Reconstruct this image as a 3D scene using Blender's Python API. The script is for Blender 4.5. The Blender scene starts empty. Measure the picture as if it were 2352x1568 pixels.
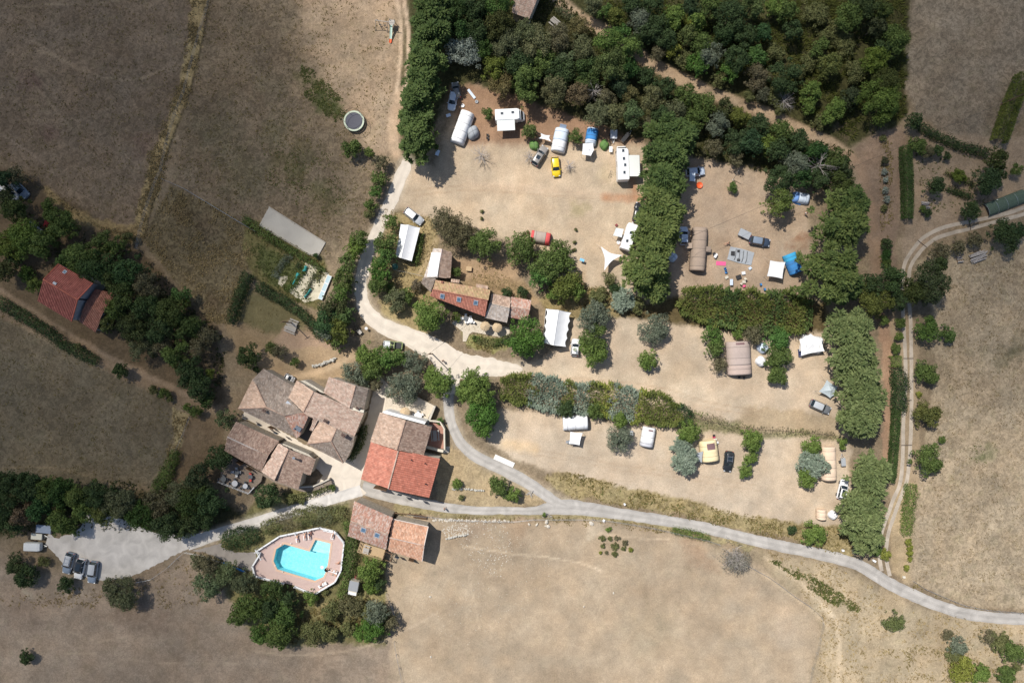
import bpy, bmesh, math, random
import numpy as np
from mathutils import Vector, Matrix
R = math.radians
rnd = random.Random(7)
nrg = np.random.default_rng(11)
SC = bpy.context.scene
COL = SC.collection
# ---------------------------------------------------------------- camera, sky, sun, exposure
# all plan positions are read in pixels of a 2352 x 1568 plan of the site seen from straight above
CX, CY, S, CAMH = 1176.0, 784.0, 0.09, 145.0
cam_d = bpy.data.cameras.new('camera'); cam = bpy.data.objects.new('camera', cam_d); COL.objects.link(cam)
cam.location = (0, 0, CAMH); cam.rotation_euler = (0, 0, 0)
cam_d.sensor_width = 36; cam_d.lens = 36 * CAMH / (2352 * S)
cam_d.clip_end = 9000; cam_d.clip_start = 1
SC.camera = cam
SUN_EL = 57.0
world = bpy.data.worlds.new('World'); SC.world = world; world.use_nodes = True
wn = world.node_tree; bg = wn.nodes['Background']
sky = wn.nodes.new('ShaderNodeTexSky'); sky.sky_type = 'NISHITA'; sky.sun_disc = False
sky.sun_elevation = R(SUN_EL); sky.sun_rotation = R(315); sky.altitude = 300; sky.dust_density = 1.2
wn.links.new(sky.outputs[0], bg.inputs[0]); bg.inputs[1].default_value = 0.088
sl = bpy.data.lights.new('sun', 'SUN'); sl.energy = 4.4; sl.angle = R(0.53); sl.color = (1.0, 0.955, 0.89)
so = bpy.data.objects.new('sun', sl); COL.objects.link(so)
ce = math.cos(R(SUN_EL)); SDIR = Vector((ce * .707, -ce * .707, -math.sin(R(SUN_EL))))
so.rotation_euler = SDIR.to_track_quat('-Z', 'Y').to_euler(); so.location = (-150, 150, 300)
SC.view_settings.view_transform = 'Standard'; SC.view_settings.look = 'None'
SC.view_settings.gamma = 1; SC.view_settings.exposure = 0.2
SC.cycles.use_denoising = True
SC.cycles.max_bounces = 6; SC.cycles.transparent_max_bounces = 16; SC.cycles.volume_bounces = 0

def P(px, py, z=0.0):
    k = S * (1 - z / CAMH)
    return Vector(((px - CX) * k, (CY - py) * k, z))
def lin(c):
    return tuple((v / 255 / 12.92) if v / 255 <= .04045 else ((v / 255 + .055) / 1.055) ** 2.4 for v in c)
KS = 1.55
def sun_alb(c):   # base colour whose sunlit look is the given display colour
    return tuple(min(.82, v / KS) for v in lin(c))

# ---------------------------------------------------------------- helpers
MATS = {}
def mat(name, col, rough=.7, metal=0., var=.0, scale=3., bump=0., spec=.4, stretch=None):
    if name in MATS: return MATS[name]
    m = bpy.data.materials.new(name); m.use_nodes = True; nt = m.node_tree; b = nt.nodes['Principled BSDF']
    b.inputs['Base Color'].default_value = (*col, 1); b.inputs['Roughness'].default_value = rough
    b.inputs['Metallic'].default_value = metal
    b.inputs['Specular IOR Level'].default_value = spec
    if var or bump:
        tc = nt.nodes.new('ShaderNodeTexCoord'); n = nt.nodes.new('ShaderNodeTexNoise')
        n.inputs['Scale'].default_value = scale; n.inputs['Detail'].default_value = 6; n.inputs['Roughness'].default_value = .65
        src = tc.outputs['Object']
        if stretch:
            mp = nt.nodes.new('ShaderNodeMapping'); mp.inputs['Scale'].default_value = stretch
            nt.links.new(src, mp.inputs[0]); src = mp.outputs[0]
        nt.links.new(src, n.inputs['Vector'])
        if var:
            mr = nt.nodes.new('ShaderNodeMapRange'); mr.inputs[1].default_value = .3; mr.inputs[2].default_value = .7
            mr.inputs[3].default_value = 1 - var; mr.inputs[4].default_value = 1 + var
            nt.links.new(n.outputs['Fac'], mr.inputs[0])
            mx = nt.nodes.new('ShaderNodeVectorMath'); mx.operation = 'SCALE'; mx.inputs[0].default_value = col
            nt.links.new(mr.outputs[0], mx.inputs['Scale']); nt.links.new(mx.outputs[0], b.inputs['Base Color'])
        if bump:
            bp = nt.nodes.new('ShaderNodeBump'); bp.inputs['Strength'].default_value = bump; bp.inputs['Distance'].default_value = .05
            nt.links.new(n.outputs['Fac'], bp.inputs['Height']); nt.links.new(bp.outputs[0], b.inputs['Normal'])
    MATS[name] = m
    return m
def colmat(name, rough=.8, amp=(.78, 1.22), scale=4., bump=.3, transl=0.):   # material that reads the mesh's own colour attribute
    if name in MATS: return MATS[name]
    m = bpy.data.materials.new(name); m.use_nodes = True; nt = m.node_tree; b = nt.nodes['Principled BSDF']
    at = nt.nodes.new('ShaderNodeAttribute'); at.attribute_name = 'Col'
    b.inputs['Roughness'].default_value = rough; b.inputs['Specular IOR Level'].default_value = .25
    geo = nt.nodes.new('ShaderNodeNewGeometry'); n = nt.nodes.new('ShaderNodeTexNoise')
    n.inputs['Scale'].default_value = scale; n.inputs['Detail'].default_value = 5
    nt.links.new(geo.outputs['Position'], n.inputs['Vector'])
    mr = nt.nodes.new('ShaderNodeMapRange'); mr.inputs[1].default_value = .3; mr.inputs[2].default_value = .7
    mr.inputs[3].default_value = amp[0]; mr.inputs[4].default_value = amp[1]; nt.links.new(n.outputs['Fac'], mr.inputs[0])
    mx = nt.nodes.new('ShaderNodeVectorMath'); mx.operation = 'SCALE'
    nt.links.new(at.outputs['Color'], mx.inputs[0]); nt.links.new(mr.outputs[0], mx.inputs['Scale'])
    nt.links.new(mx.outputs[0], b.inputs['Base Color'])
    if bump:
        bp = nt.nodes.new('ShaderNodeBump'); bp.inputs['Strength'].default_value = bump; bp.inputs['Distance'].default_value = .05
        nt.links.new(n.outputs['Fac'], bp.inputs['Height']); nt.links.new(bp.outputs[0], b.inputs['Normal'])
    if transl:
        tr = nt.nodes.new('ShaderNodeBsdfTranslucent'); ms = nt.nodes.new('ShaderNodeMixShader'); ms.inputs[0].default_value = transl
        nt.links.new(mx.outputs[0], tr.inputs['Color'])
        nt.links.new(b.outputs[0], ms.inputs[1]); nt.links.new(tr.outputs[0], ms.inputs[2])
        nt.links.new(ms.outputs[0], nt.nodes['Material Output'].inputs['Surface'])
    MATS[name] = m
    return m

class MB:
    def __init__(s): s.v = []; s.f = []; s.c = []
    def vert(s, p): s.v.append(tuple(p)); return len(s.v) - 1
    def face(s, pts, c=None):
        i = len(s.v); s.v += [tuple(p) for p in pts]; s.f.append(tuple(range(i, i + len(pts)))); s.c.append(c or (1, 1, 1)); return s
    def addm(s, vs, fs, c=None):
        i = len(s.v); s.v += [tuple(p) for p in vs]
        for f in fs: s.f.append(tuple(i + k for k in f)); s.c.append(c or (1, 1, 1))
        return s
    def box(s, c, d, rz=0., taper=1., rot=None, bev=0., col=None):
        x, y, z = d[0] / 2, d[1] / 2, d[2] / 2; vs = []
        if bev:
            b = min(bev, x * .9, y * .9, z * .9)
            bm = bmesh.new(); bmesh.ops.create_cube(bm, size=1)
            for v in bm.verts: v.co = Vector((v.co.x * d[0] * (taper if v.co.z > 0 else 1), v.co.y * d[1] * (taper if v.co.z > 0 else 1), v.co.z * d[2]))
            bmesh.ops.bevel(bm, geom=bm.edges[:], offset=b, segments=2, affect='EDGES', profile=.5)
            vs = [v.co.copy() for v in bm.verts]; fs = [[v.index for v in f.verts] for f in bm.faces]; bm.free()
        else:
            for zz in (-z, z):
                t = taper if zz > 0 else 1
                vs += [Vector((-x * t, -y * t, zz)), Vector((x * t, -y * t, zz)), Vector((x * t, y * t, zz)), Vector((-x * t, y * t, zz))]
            fs = [(3, 2, 1, 0), (4, 5, 6, 7), (0, 1, 5, 4), (1, 2, 6, 5), (2, 3, 7, 6), (3, 0, 4, 7)]
        M = rot if rot is not None else Matrix.Rotation(rz, 3, 'Z')
        return s.addm([M @ v + Vector(c) for v in vs], fs, col)
    def tube(s, a, b, r, r2=None, n=8, caps=True, col=None):
        a = Vector(a); b = Vector(b); r2 = r if r2 is None else r2; d = b - a
        q = d.to_track_quat('Z', 'Y') if d.length > 1e-6 else Vector((0, 0, 1)).to_track_quat('Z', 'Y')
        vs = [a + q @ Vector((r * math.cos(2 * math.pi * k / n), r * math.sin(2 * math.pi * k / n), 0)) for k in range(n)]
        vs += [b + q @ Vector((r2 * math.cos(2 * math.pi * k / n), r2 * math.sin(2 * math.pi * k / n), 0)) for k in range(n)]
        fs = [(k, (k + 1) % n, n + (k + 1) % n, n + k) for k in range(n)]
        if caps: fs += [tuple(range(n))[::-1], tuple(range(n, 2 * n))]
        return s.addm(vs, fs, col)
    def lathe(s, prof, c=(0, 0, 0), n=20, col=None, sq=1., caps=True):   # prof: (r, z)
        vs = []; fs = []
        for r, z in prof: vs += [Vector((c[0] + r * math.cos(2 * math.pi * k / n), c[1] + sq * r * math.sin(2 * math.pi * k / n), c[2] + z)) for k in range(n)]
        for i in range(len(prof) - 1):
            fs += [(i * n + k, i * n + (k + 1) % n, (i + 1) * n + (k + 1) % n, (i + 1) * n + k) for k in range(n)]
        if caps and prof[0][0] > 0: fs.append(tuple(range(n))[::-1])
        if caps and prof[-1][0] > 0: fs.append(tuple(range((len(prof) - 1) * n, len(prof) * n)))
        return s.addm(vs, fs, col)
    def grid(s, fn, nu, nv, col=None, colfn=None):
        i = len(s.v)
        for a in range(nu + 1):
            for b in range(nv + 1): s.v.append(tuple(fn(a / nu, b / nv)))
        for a in range(nu):
            for b in range(nv):
                k = i + a * (nv + 1) + b; s.f.append((k, k + nv + 1, k + nv + 2, k + 1))
                s.c.append(colfn(a / nu, b / nv) if colfn else (col or (1, 1, 1)))
        return s
    def prism(s, pts, z0, z1, col=None):
        n = len(pts); vs = [Vector((p[0], p[1], z0)) for p in pts] + [Vector((p[0], p[1], z1)) for p in pts]
        fs = [tuple(range(n))[::-1], tuple(range(n, 2 * n))] + [(k, (k + 1) % n, n + (k + 1) % n, n + k) for k in range(n)]
        return s.addm(vs, fs, col)
    def build(s, name, m, parent=None, smooth=False, thick=0., fix=True, useCol=False):
        me = bpy.data.meshes.new(name); me.from_pydata(s.v, [], s.f)
        if useCol:
            ca = me.color_attributes.new('Col', 'FLOAT_COLOR', 'CORNER'); arr = []
            for f, c in zip(s.f, s.c): arr += list((*c, 1.)) * len(f)
            ca.data.foreach_set('color', arr)
        if fix:
            bm = bmesh.new(); bm.from_mesh(me)
            bmesh.ops.remove_doubles(bm, verts=bm.verts, dist=1e-4)
            bmesh.ops.recalc_face_normals(bm, faces=bm.faces); bm.to_mesh(me); bm.free()
        if smooth: me.shade_smooth()
        me.materials.append(m)
        o = bpy.data.objects.new(name, me); COL.objects.link(o); o.parent = parent
        if thick:
            md = o.modifiers.new('thickness', 'SOLIDIFY'); md.thickness = thick
        return o
def tag(o, label=None, cat=None, group=None, kind=None):
    if label: o['label'] = label
    if cat: o['category'] = cat
    if group: o['group'] = group
    if kind: o['kind'] = kind
    return o
def thing(name, label, cat, px, py, ang=0., z=0., group=None):   # an Empty on the ground; z = height at which (px, py) was read
    o = bpy.data.objects.new(name, None); COL.objects.link(o); p = P(px, py, z)
    o.location = (p.x, p.y, 0); o.rotation_euler = (0, 0, R(ang)); o.empty_display_size = .3
    return tag(o, label, cat, group)
def dup(o, parent=None):
    c = o.copy(); COL.objects.link(c); c.parent = parent
    for ch in [x for x in bpy.data.objects if x.parent is o]: dup(ch, c)
    return c
def npmesh(name, verts, faces_n, nper, cols, m, parent=None):
    """verts (N,3) grouped nper per face, cols (faces,3)"""
    me = bpy.data.meshes.new(name); nv = len(verts); nf = faces_n
    me.vertices.add(nv); me.vertices.foreach_set('co', verts.astype(np.float32).ravel())
    me.loops.add(nv); me.loops.foreach_set('vertex_index', np.arange(nv, dtype=np.int32))
    me.polygons.add(nf); me.polygons.foreach_set('loop_start', np.arange(0, nv, nper, dtype=np.int32))
    me.update(calc_edges=True)
    ca = me.color_attributes.new('Col', 'FLOAT_COLOR', 'POINT')
    c4 = np.ones((nv, 4), np.float32); c4[:, :3] = np.repeat(cols, nper, axis=0); ca.data.foreach_set('color', c4.ravel())
    me.materials.append(m)
    o = bpy.data.objects.new(name, me); COL.objects.link(o); o.parent = parent
    return o

# value noise in numpy
_T = nrg.random((256, 256))
def vnoise(x, y):
    xi = np.floor(x).astype(int); yi = np.floor(y).astype(int); fx = x - xi; fy = y - yi
    fx = fx * fx * (3 - 2 * fx); fy = fy * fy * (3 - 2 * fy)
    g = lambda a, b: _T[a & 255, b & 255]
    return (g(xi, yi) * (1 - fx) + g(xi + 1, yi) * fx) * (1 - fy) + (g(xi, yi + 1) * (1 - fx) + g(xi + 1, yi + 1) * fx) * fy
def fbm(x, y, o=4):
    a = 0; t = 0; amp = 1.
    for k in range(o): a = a + amp * vnoise(x * 2 ** k + 17.3 * k, y * 2 ** k + 5.1 * k); t += amp; amp *= .55
    return a / t
def seg_d(X, Y, pts, closed=False):
    d = np.full(X.shape, 1e9); n = len(pts)
    for i in range(n if closed else n - 1):
        (x0, y0), (x1, y1) = pts[i][:2], pts[(i + 1) % n][:2]; dx, dy = x1 - x0, y1 - y0
        t = np.clip(((X - x0) * dx + (Y - y0) * dy) / (dx * dx + dy * dy + 1e-9), 0, 1)
        d = np.minimum(d, np.hypot(X - x0 - t * dx, Y - y0 - t * dy))
    return d
def inside(X, Y, pts):
    r = np.zeros(X.shape, bool); n = len(pts); j = n - 1
    for i in range(n):
        xi, yi = pts[i]; xj, yj = pts[j]
        c = ((yi > Y) != (yj > Y)) & (X < (xj - xi) * (Y - yi) / (yj - yi + 1e-12) + xi)
        r ^= c; j = i
    return r
def poly_sd(X, Y, pts):
    d = seg_d(X, Y, pts, True); return np.where(inside(X, Y, pts), -d, d)
# tile coordinates: cells of the plan read at 4x (column, row)
def T4(c, r, *pts): return [(588 * c + x / 4, 392 * r + y / 4) for x, y in pts]
# ---------------------------------------------------------------- unseen cloud above the camera, its thickness shaped to shade west and north
def build_cloud():
    ctl = [(0,0,.10),(300,300,.10),(560,100,.16),(650,300,.16),(700,60,.6),(700,200,.48),(770,100,.85),(860,100,.98),(850,300,.9),(560,480,.24),(700,520,.7),
     (300,600,.27),(150,650,.3),(0,900,.16),(300,950,.15),(450,1000,.24),(500,750,.22),(560,850,.5),(650,1000,.95),(200,1250,.36),(0,1250,.3),
     (100,1400,.38),(300,1500,.34),(500,1500,.32),(650,1540,.48),(800,1500,.9),(1000,1500,1),(1300,1400,1),(2000,1500,1),(1100,30,.5),
     (1400,50,.66),(1700,60,.66),(2000,60,.5),(2200,150,.22),(2350,50,.22),(1500,200,.65),(1800,250,.6),(2050,400,.34),(2300,450,.22),
     (2100,600,.34),(2300,800,.42),(1700,500,.85),(1850,600,.7),(2050,900,.8),(2300,1100,.82),(2300,1350,.97),(1300,300,.95),(1000,250,.95),
     (1200,600,1),(1500,900,1),(1300,450,1),(1850,900,.97),(800,700,1),(850,1300,1),(500,1250,.6),(900,900,1),(1700,1200,1),(2100,1200,.97),(700,1200,.97)]
    A = np.array(ctl); A[:, 2] = -np.log(np.clip(A[:, 2], .05, 1))
    st = 5.; gx = np.arange(-230, 231, st); gy = np.arange(-190, 191, st); X, Y = np.meshgrid(gx, gy, indexing='ij')
    px = X / S + CX; py = CY - Y / S
    px = px + 50 * (fbm(X / 30, Y / 30) - .5); py = py + 50 * (fbm(X / 30 + 40, Y / 30 + 9) - .5)
    w = np.exp(-((px[..., None] - A[:, 0]) ** 2 + (py[..., None] - A[:, 1]) ** 2) / (2 * 75. ** 2)) + 1e-9 / (1 + ((px[..., None] - A[:, 0]) ** 2 + (py[..., None] - A[:, 1]) ** 2) / 1e4)
    tau = (w * A[:, 2]).sum(-1) / w.sum(-1)
    sig = .03; el = math.sin(R(SUN_EL))
    th = tau * el / sig * (.9 + .25 * (fbm(X / 12, Y / 12) - .5))
    edge = np.minimum(np.minimum(X + 230, 230 - X), np.minimum(Y + 190, 190 - Y)); th *= np.clip(edge / 40, 0, 1)
    th[th < 1.0] = 0; th = np.where(th > 0, th - .9, 0)
    alt = 330.; off = alt / math.tan(R(SUN_EL)) * .707
    n, m = X.shape; vs = []; bot = np.zeros((n, m), int); top = np.zeros((n, m), int)
    for i in range(n):
        for j in range(m):
            x, y, t = X[i, j] - off, Y[i, j] + off, th[i, j]
            bot[i, j] = len(vs); vs.append((x, y, alt - .4 * t))
            if t > 0: top[i, j] = len(vs); vs.append((x, y, alt + .6 * t))
            else: top[i, j] = bot[i, j]
    fs = []
    for i in range(n - 1):
        for j in range(m - 1):
            q = [(i, j), (i + 1, j), (i + 1, j + 1), (i, j + 1)]
            if max(th[a] for a in q) <= 0: continue
            for T, rev in ((top, 0), (bot, 1)):
                f = [int(T[a]) for a in q]
                if rev: f = f[::-1]
                fs.append((f[0], f[1], f[2])); fs.append((f[0], f[2], f[3]))
    fs2 = [f for f in fs]
    me = bpy.data.meshes.new('cloud'); me.from_pydata(vs, [], fs2); me.validate()
    m_ = bpy.data.materials.new('cloud_vapour'); m_.use_nodes = True; nt = m_.node_tree; nt.nodes.remove(nt.nodes['Principled BSDF'])
    v = nt.nodes.new('ShaderNodeVolumeScatter'); v.inputs['Color'].default_value = (.9, .93, 1, 1); v.inputs['Density'].default_value = sig
    v.inputs['Anisotropy'].default_value = .3
    nt.links.new(v.outputs[0], nt.nodes['Material Output'].inputs['Volume'])
    try: m_.cycles.homogeneous_volume = True
    except Exception: pass
    me.materials.append(m_)
    o = bpy.data.objects.new('cloud', me); COL.objects.link(o); tag(o, kind='stuff', label='unseen cloud high above the fields, shaped to shade the ground', cat='cloud')
build_cloud()

# ---------------------------------------------------------------- ground sheet
def G(*c):
    a = np.array(sun_alb(c)); return a * .95 + a.mean() * .05
POLYS = [  # polygon, colour (as it looks in full sun), softness px, mottling
 ([(-60,-60),(478,-60),(452,120),(432,200),(380,330),(318,530),(250,522),(120,470),(60,400),(-60,330)], (162,142,118), 12, .55),
 ([(484,-60),(960,-60),(930,300),(880,380),(860,520),(720,620),(600,560),(500,470),(392,420),(446,180)], (160,141,115), 12, .6),
 ([(392,424),(500,474),(590,530),(560,640),(525,745),(480,740),(325,545)], (152,136,104), 10, .8),
 ([(560,650),(600,665),(730,740),(740,790),(640,850),(560,850),(520,750)], (176,152,118), 8, .2),
 ([(565,655),(600,668),(700,725),(700,760),(600,765),(545,735)], (140,130,92), 16, .2),
 ([(660,740),(740,780),(800,800),(790,850),(640,870),(600,840)], (196,166,138), 14, .1),
 ([(-60,700),(140,800),(300,880),(400,935),(432,960),(395,1060),(362,1110),(280,1142),(160,1110),(-60,1080)], (144,131,107), 10, .5),
 ([(-60,1240),(60,1300),(300,1340),(420,1270),(520,1330),(600,1440),(900,1440),(960,1568),(960,1640),(-60,1640)], (182,162,140), 70, .3),
 ([(890,1190),(1000,1186),(1180,1196),(1400,1200),(1560,1228),(1660,1256),(1740,1290),(1885,1420),(1880,1480),(1850,1640),(900,1640),(900,1440),(880,1300)], (202,180,151), 30, .16),
 ([(1730,1262),(1900,1290),(2100,1390),(2420,1450),(2420,1640),(1855,1640),(1890,1430),(1760,1300)], (207,186,152), 34, .3),
 ([(2100,600),(2200,560),(2420,540),(2420,1402),(2230,1398),(2085,1340),(2098,1110),(2140,950),(2150,760)], (204,183,152), 12, .5),
 ([(2060,-60),(2420,-60),(2420,180),(2300,330),(2240,350),(2100,270),(2078,180)], (170,154,132), 14, .6),
 ([(2100,300),(2420,320),(2420,480),(2200,520),(2080,600),(2060,480)], (184,162,136), 14, .3),
 ([(930,360),(1000,380),(1060,200),(1120,180),(1480,290),(1500,690),(1300,700),(1210,560),(1000,500),(905,470)], (218,194,163), 22, .12),
 ([(1020,190),(1130,190),(1480,300),(1480,330),(1060,330)], (178,142,112), 30, .15),
 ([(1530,350),(1700,360),(1860,420),(1860,690),(1540,690)], (206,180,152), 18, .15),
 ([(1290,700),(1430,700),(1560,740),(1910,740),(1950,1000),(1600,950),(1200,880),(1120,850),(1230,830),(1290,800)], (221,198,169), 16, .1),
 ([(1150,940),(1250,950),(1560,985),(1950,1005),(1960,1225),(1600,1170),(1350,1120),(1190,1050),(1120,1010)], (222,200,172), 14, .08),
 ([(1560,960),(1940,975),(1940,1012),(1560,990)], (168,158,118), 10, .6),
 ([(1250,1096),(1300,1082),(1420,1112),(1600,1150),(1700,1180),(1950,1215),(1960,1280),(1800,1236),(1600,1190),(1400,1155),(1310,1140)], (192,172,124), 8, .6),
 ([(1010,1010),(1130,1080),(1280,1160),(1100,1165),(1000,1150)], (206,182,142), 8, .4),
 ([(905,1145),(1000,1168),(1180,1180),(1400,1180),(1560,1208),(1740,1252),(1730,1262),(1560,1226),(1400,1196),(1180,1192),(900,1182)], (188,172,128), 5, .5),
 ([(1960,340),(2060,270),(2080,300),(2050,700),(2000,720),(1990,450)], (166,142,120), 14, .3),
 ([(2018,720),(2060,740),(2050,1120),(2020,1130),(2030,900)], (196,160,130), 6, .2),
 ([(2050,730),(2110,740),(2110,1130),(2060,1300),(2040,1130)], (196,172,140), 8, .2),
 ([(2060,1120),(2100,1110),(2092,1340),(2040,1320),(2040,1200)], (208,184,146), 8, .3),
 ([(880,480),(1000,500),(1010,640),(990,780),(880,720),(850,640)], (190,168,120), 10, .4),
 ([(1010,590),(1180,600),(1240,700),(1180,700),(1060,640)], (196,164,128), 10, .2),
 ([(1060,640),(1200,640),(1240,690),(1060,660)], (190,160,120), 10, .5),
 ([(1060,760),(1180,790),(1130,815),(1070,800)], (176,170,110), 6, .4),
 ([(1240,690),(1300,640),(1480,690),(1460,720),(1330,730),(1250,720)], (182,160,112), 10, .5),
 ([(560,800),(840,800),(850,880),(690,870),(610,850)], (200,172,136), 10, .2),
 ([(440,940),(520,960),(510,1100),(390,1120),(400,1040)], (150,128,100), 12, .4),
 ([(560,500),(620,520),(740,590),(760,640),(730,720),(600,660),(560,600)], (140,132,86), 10, .7),
 ([(600,1140),(800,1100),(810,1200),(780,1240),(790,1380),(900,1400),(880,1480),(600,1480),(500,1330),(500,1230)], (150,142,96), 16, .6),
 ([(820,1260),(890,1275),(895,1440),(800,1400)], (160,150,100), 10, .6),
 ([(-60,380),(60,400),(300,550),(500,750),(520,940),(420,900),(-60,680)], (130,112,88), 16, .4),
 ([(-60,660),(0,664),(140,760),(330,850),(480,925),(560,950),(470,950),(300,880),(100,770),(-60,700)], (172,148,120), 8, .3),
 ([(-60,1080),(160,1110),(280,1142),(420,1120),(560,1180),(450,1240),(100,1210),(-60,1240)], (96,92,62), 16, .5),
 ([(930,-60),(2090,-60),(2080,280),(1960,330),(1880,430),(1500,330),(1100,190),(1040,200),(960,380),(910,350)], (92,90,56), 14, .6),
 ([(1540,680),(1900,690),(1900,760),(1700,770),(1420,720)], (120,104,70), 14, .5),
]
POLYS += [([(690,-60),(925,-60),(918,200),(915,320),(880,380),(850,340),(800,270),(740,170),(690,80)], (200,173,142), 60, .4),
 ([(1700,930),(1960,960),(1950,1000),(1700,985)], (206,182,148), 12, .2),
 ([(444,-40),(486,-40),(456,140),(432,230),(388,350),(348,470),(328,545),(296,545),(340,400),(410,200),(438,80)], (206,182,132), 4, .5),
 ([(100,440),(160,500),(250,536),(320,560),(318,530),(250,512),(160,480),(110,430)], (190,166,120), 5, .6),
 ([(398,935),(438,955),(420,1010),(385,1075),(372,1080),(398,1020)], (200,180,134), 4, .6),
 ([(600,560),(660,590),(700,640),(690,680),(620,650),(590,600)], (118,122,74), 8, .7)]
STROKES = [  # polyline, half width px, colour, softness
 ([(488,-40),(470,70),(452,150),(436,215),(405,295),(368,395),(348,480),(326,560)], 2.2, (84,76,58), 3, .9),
 ([(935,372),(922,404),(902,454),(872,517),(856,554),(838,604),(828,654),(836,704),(872,744),(936,772),(1003,806),(1055,838),(1120,842),(1200,846)], 15, (232,214,188), 18, .95),
 ([(980,795),(1060,840),(1150,845),(1260,856),(1400,872),(1560,898),(1700,930)], 17, (232,210,180), 22, .75),
 ([(870,880),(866,985),(840,1060),(826,1120),(780,1140),(713,1160),(650,1180),(588,1200),(475,1234),(400,1250)], 16, (222,208,186), 16, .8),
 ([(1032,890),(1030,930),(1055,1012),(1088,1044),(1138,1070),(1225,1117),(1300,1160)], 15, (214,198,172), 12, .7),
 (T4(2,1,(-900,180),(-400,130),(0,160),(400,190),(800,222),(1150,250)), 1.6, (196,168,136), 4, .6),
 (T4(2,1,(-880,230),(-400,170),(0,200),(400,232),(800,262),(1150,285)), 1.6, (196,168,136), 4, .6),
 (T4(2,2,(100,300),(600,340),(1100,380),(1450,440),(1800,560),(2300,640)), 1.6, (200,172,140), 4, .6),
 (T4(2,2,(100,345),(600,385),(1100,425),(1430,490),(1780,605),(2280,690)), 1.6, (200,172,140), 4, .6),
 (T4(2,2,(60,980),(400,1020),(900,1120),(1500,1200),(2300,1330)), 1.8, (204,178,148), 4, .5),
 (T4(2,2,(60,1030),(400,1065),(900,1165),(1500,1245),(2300,1375)), 1.8, (204,178,148), 4, .5),
 (T4(2,0,(380,-60),(480,50),(620,170),(800,260),(1000,370),(1250,570),(1500,700),(1800,850),(2100,960),(2351,1050))+T4(3,0,(300,1200),(600,1330),(740,1440)), 15, (214,184,150), 7, 1),
 (T4(3,0,(740,1440),(860,1568))+T4(3,1,(900,200),(960,500),(1000,900)), 14, (176,148,122), 10, .8),
 (T4(1,0,(1280,-80),(1320,120),(1335,300),(1330,500),(1310,700),(1290,850)), 4.6, (226,198,166), 4, 1),
 (T4(1,0,(1345,-80),(1380,120),(1400,300),(1400,500),(1385,750),(1340,900)), 4.6, (226,198,166), 4, 1),
 (T4(1,0,(1340,860),(1290,1000),(1250,1180),(1290,1400)), 13, (222,190,156), 12, .95),
 (T4(0,0,(-40,75),(400,45),(900,30),(1200,-20)), 1.6, (190,170,140), 3, .8),
 (T4(0,0,(350,470),(560,540),(700,620),(900,700),(1150,745),(1350,710),(1500,630)), 1.8, (192,170,140), 4, .85),
 (T4(0,0,(300,380),(450,470),(650,600),(850,730)), 1.8, (188,166,138), 4, .8),
 (T4(0,0,(250,700),(400,880),(650,1180)), 1.8, (186,164,136), 5, .7),
 (T4(0,0,(0,1230),(250,1380),(420,1520),(500,1600)), 2.2, (186,164,140), 5, .75),
 ([(0,1076),(70,1070),(150,1078),(230,1100),(290,1122),(345,1105),(385,1062),(400,1000)], 2.2, (178,158,126), 4, .6),
 (T4(0,3,(650,1100),(900,1190),(1200,1140),(1600,1180)), 1.5, (196,176,150), 4, .7),
 (T4(0,3,(600,1290),(880,1300)), 2, (196,176,150), 4, .8),
 (T4(0,3,(1120,1350),(1600,1385),(2351,1390)), 1.5, (198,178,152), 4, .8),
 (T4(1,3,(0,1280),(250,1308),(600,1305),(900,1260),(1150,1190),(1280,1140),(1400,1070),(1650,930)), 2, (214,192,164), 4, .7),
 (T4(1,3,(1900,310),(2100,340),(2351,380))+T4(2,3,(300,405),(620,460),(820,540)), 1.8, (232,208,176), 3, 1),
 (T4(2,3,(800,190),(1000,220),(1450,255)), 1.8, (232,208,176), 3, .9),
 (T4(1,3,(1960,580),(2020,900),(2060,1100)), 1.2, (228,204,172), 3, .8),
 (T4(3,3,(-20,420),(300,640),(500,850),(640,1000),(660,1300),(640,1568)), 5, (230,208,174), 5, .9),
 (T4(3,3,(-60,560),(130,700),(400,900),(560,1050)), 3, (226,202,168), 5, .8),
 (T4(1,2,(980,110),(860,150),(700,240),(500,300),(350,330)), 7, (226,196,158), 8, .8),
 (T4(2,1,(-400,120),(0,150),(400,180),(800,210),(1200,260)), 10, (232,204,172), 12, .5),
 (T4(2,1,(850,240),(1000,250),(1230,250)), 9, (206,152,112), 10, .7),
 (T4(2,2,(100,320),(600,370),(1100,400),(1400,480),(1700,600)), 8, (232,206,176), 10, .5),
 (T4(2,2,(-60,940),(60,960),(200,980)), 12, (240,206,160), 14, .6),
 (T4(1,1,(1650,640),(1560,850),(1500,950)), 5, (216,190,150), 6, .7),
 ([(0,664),(75,712),(187,784),(325,859),(425,904),(487,939)], 4, (184,160,134), 5, .6),
]
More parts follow.
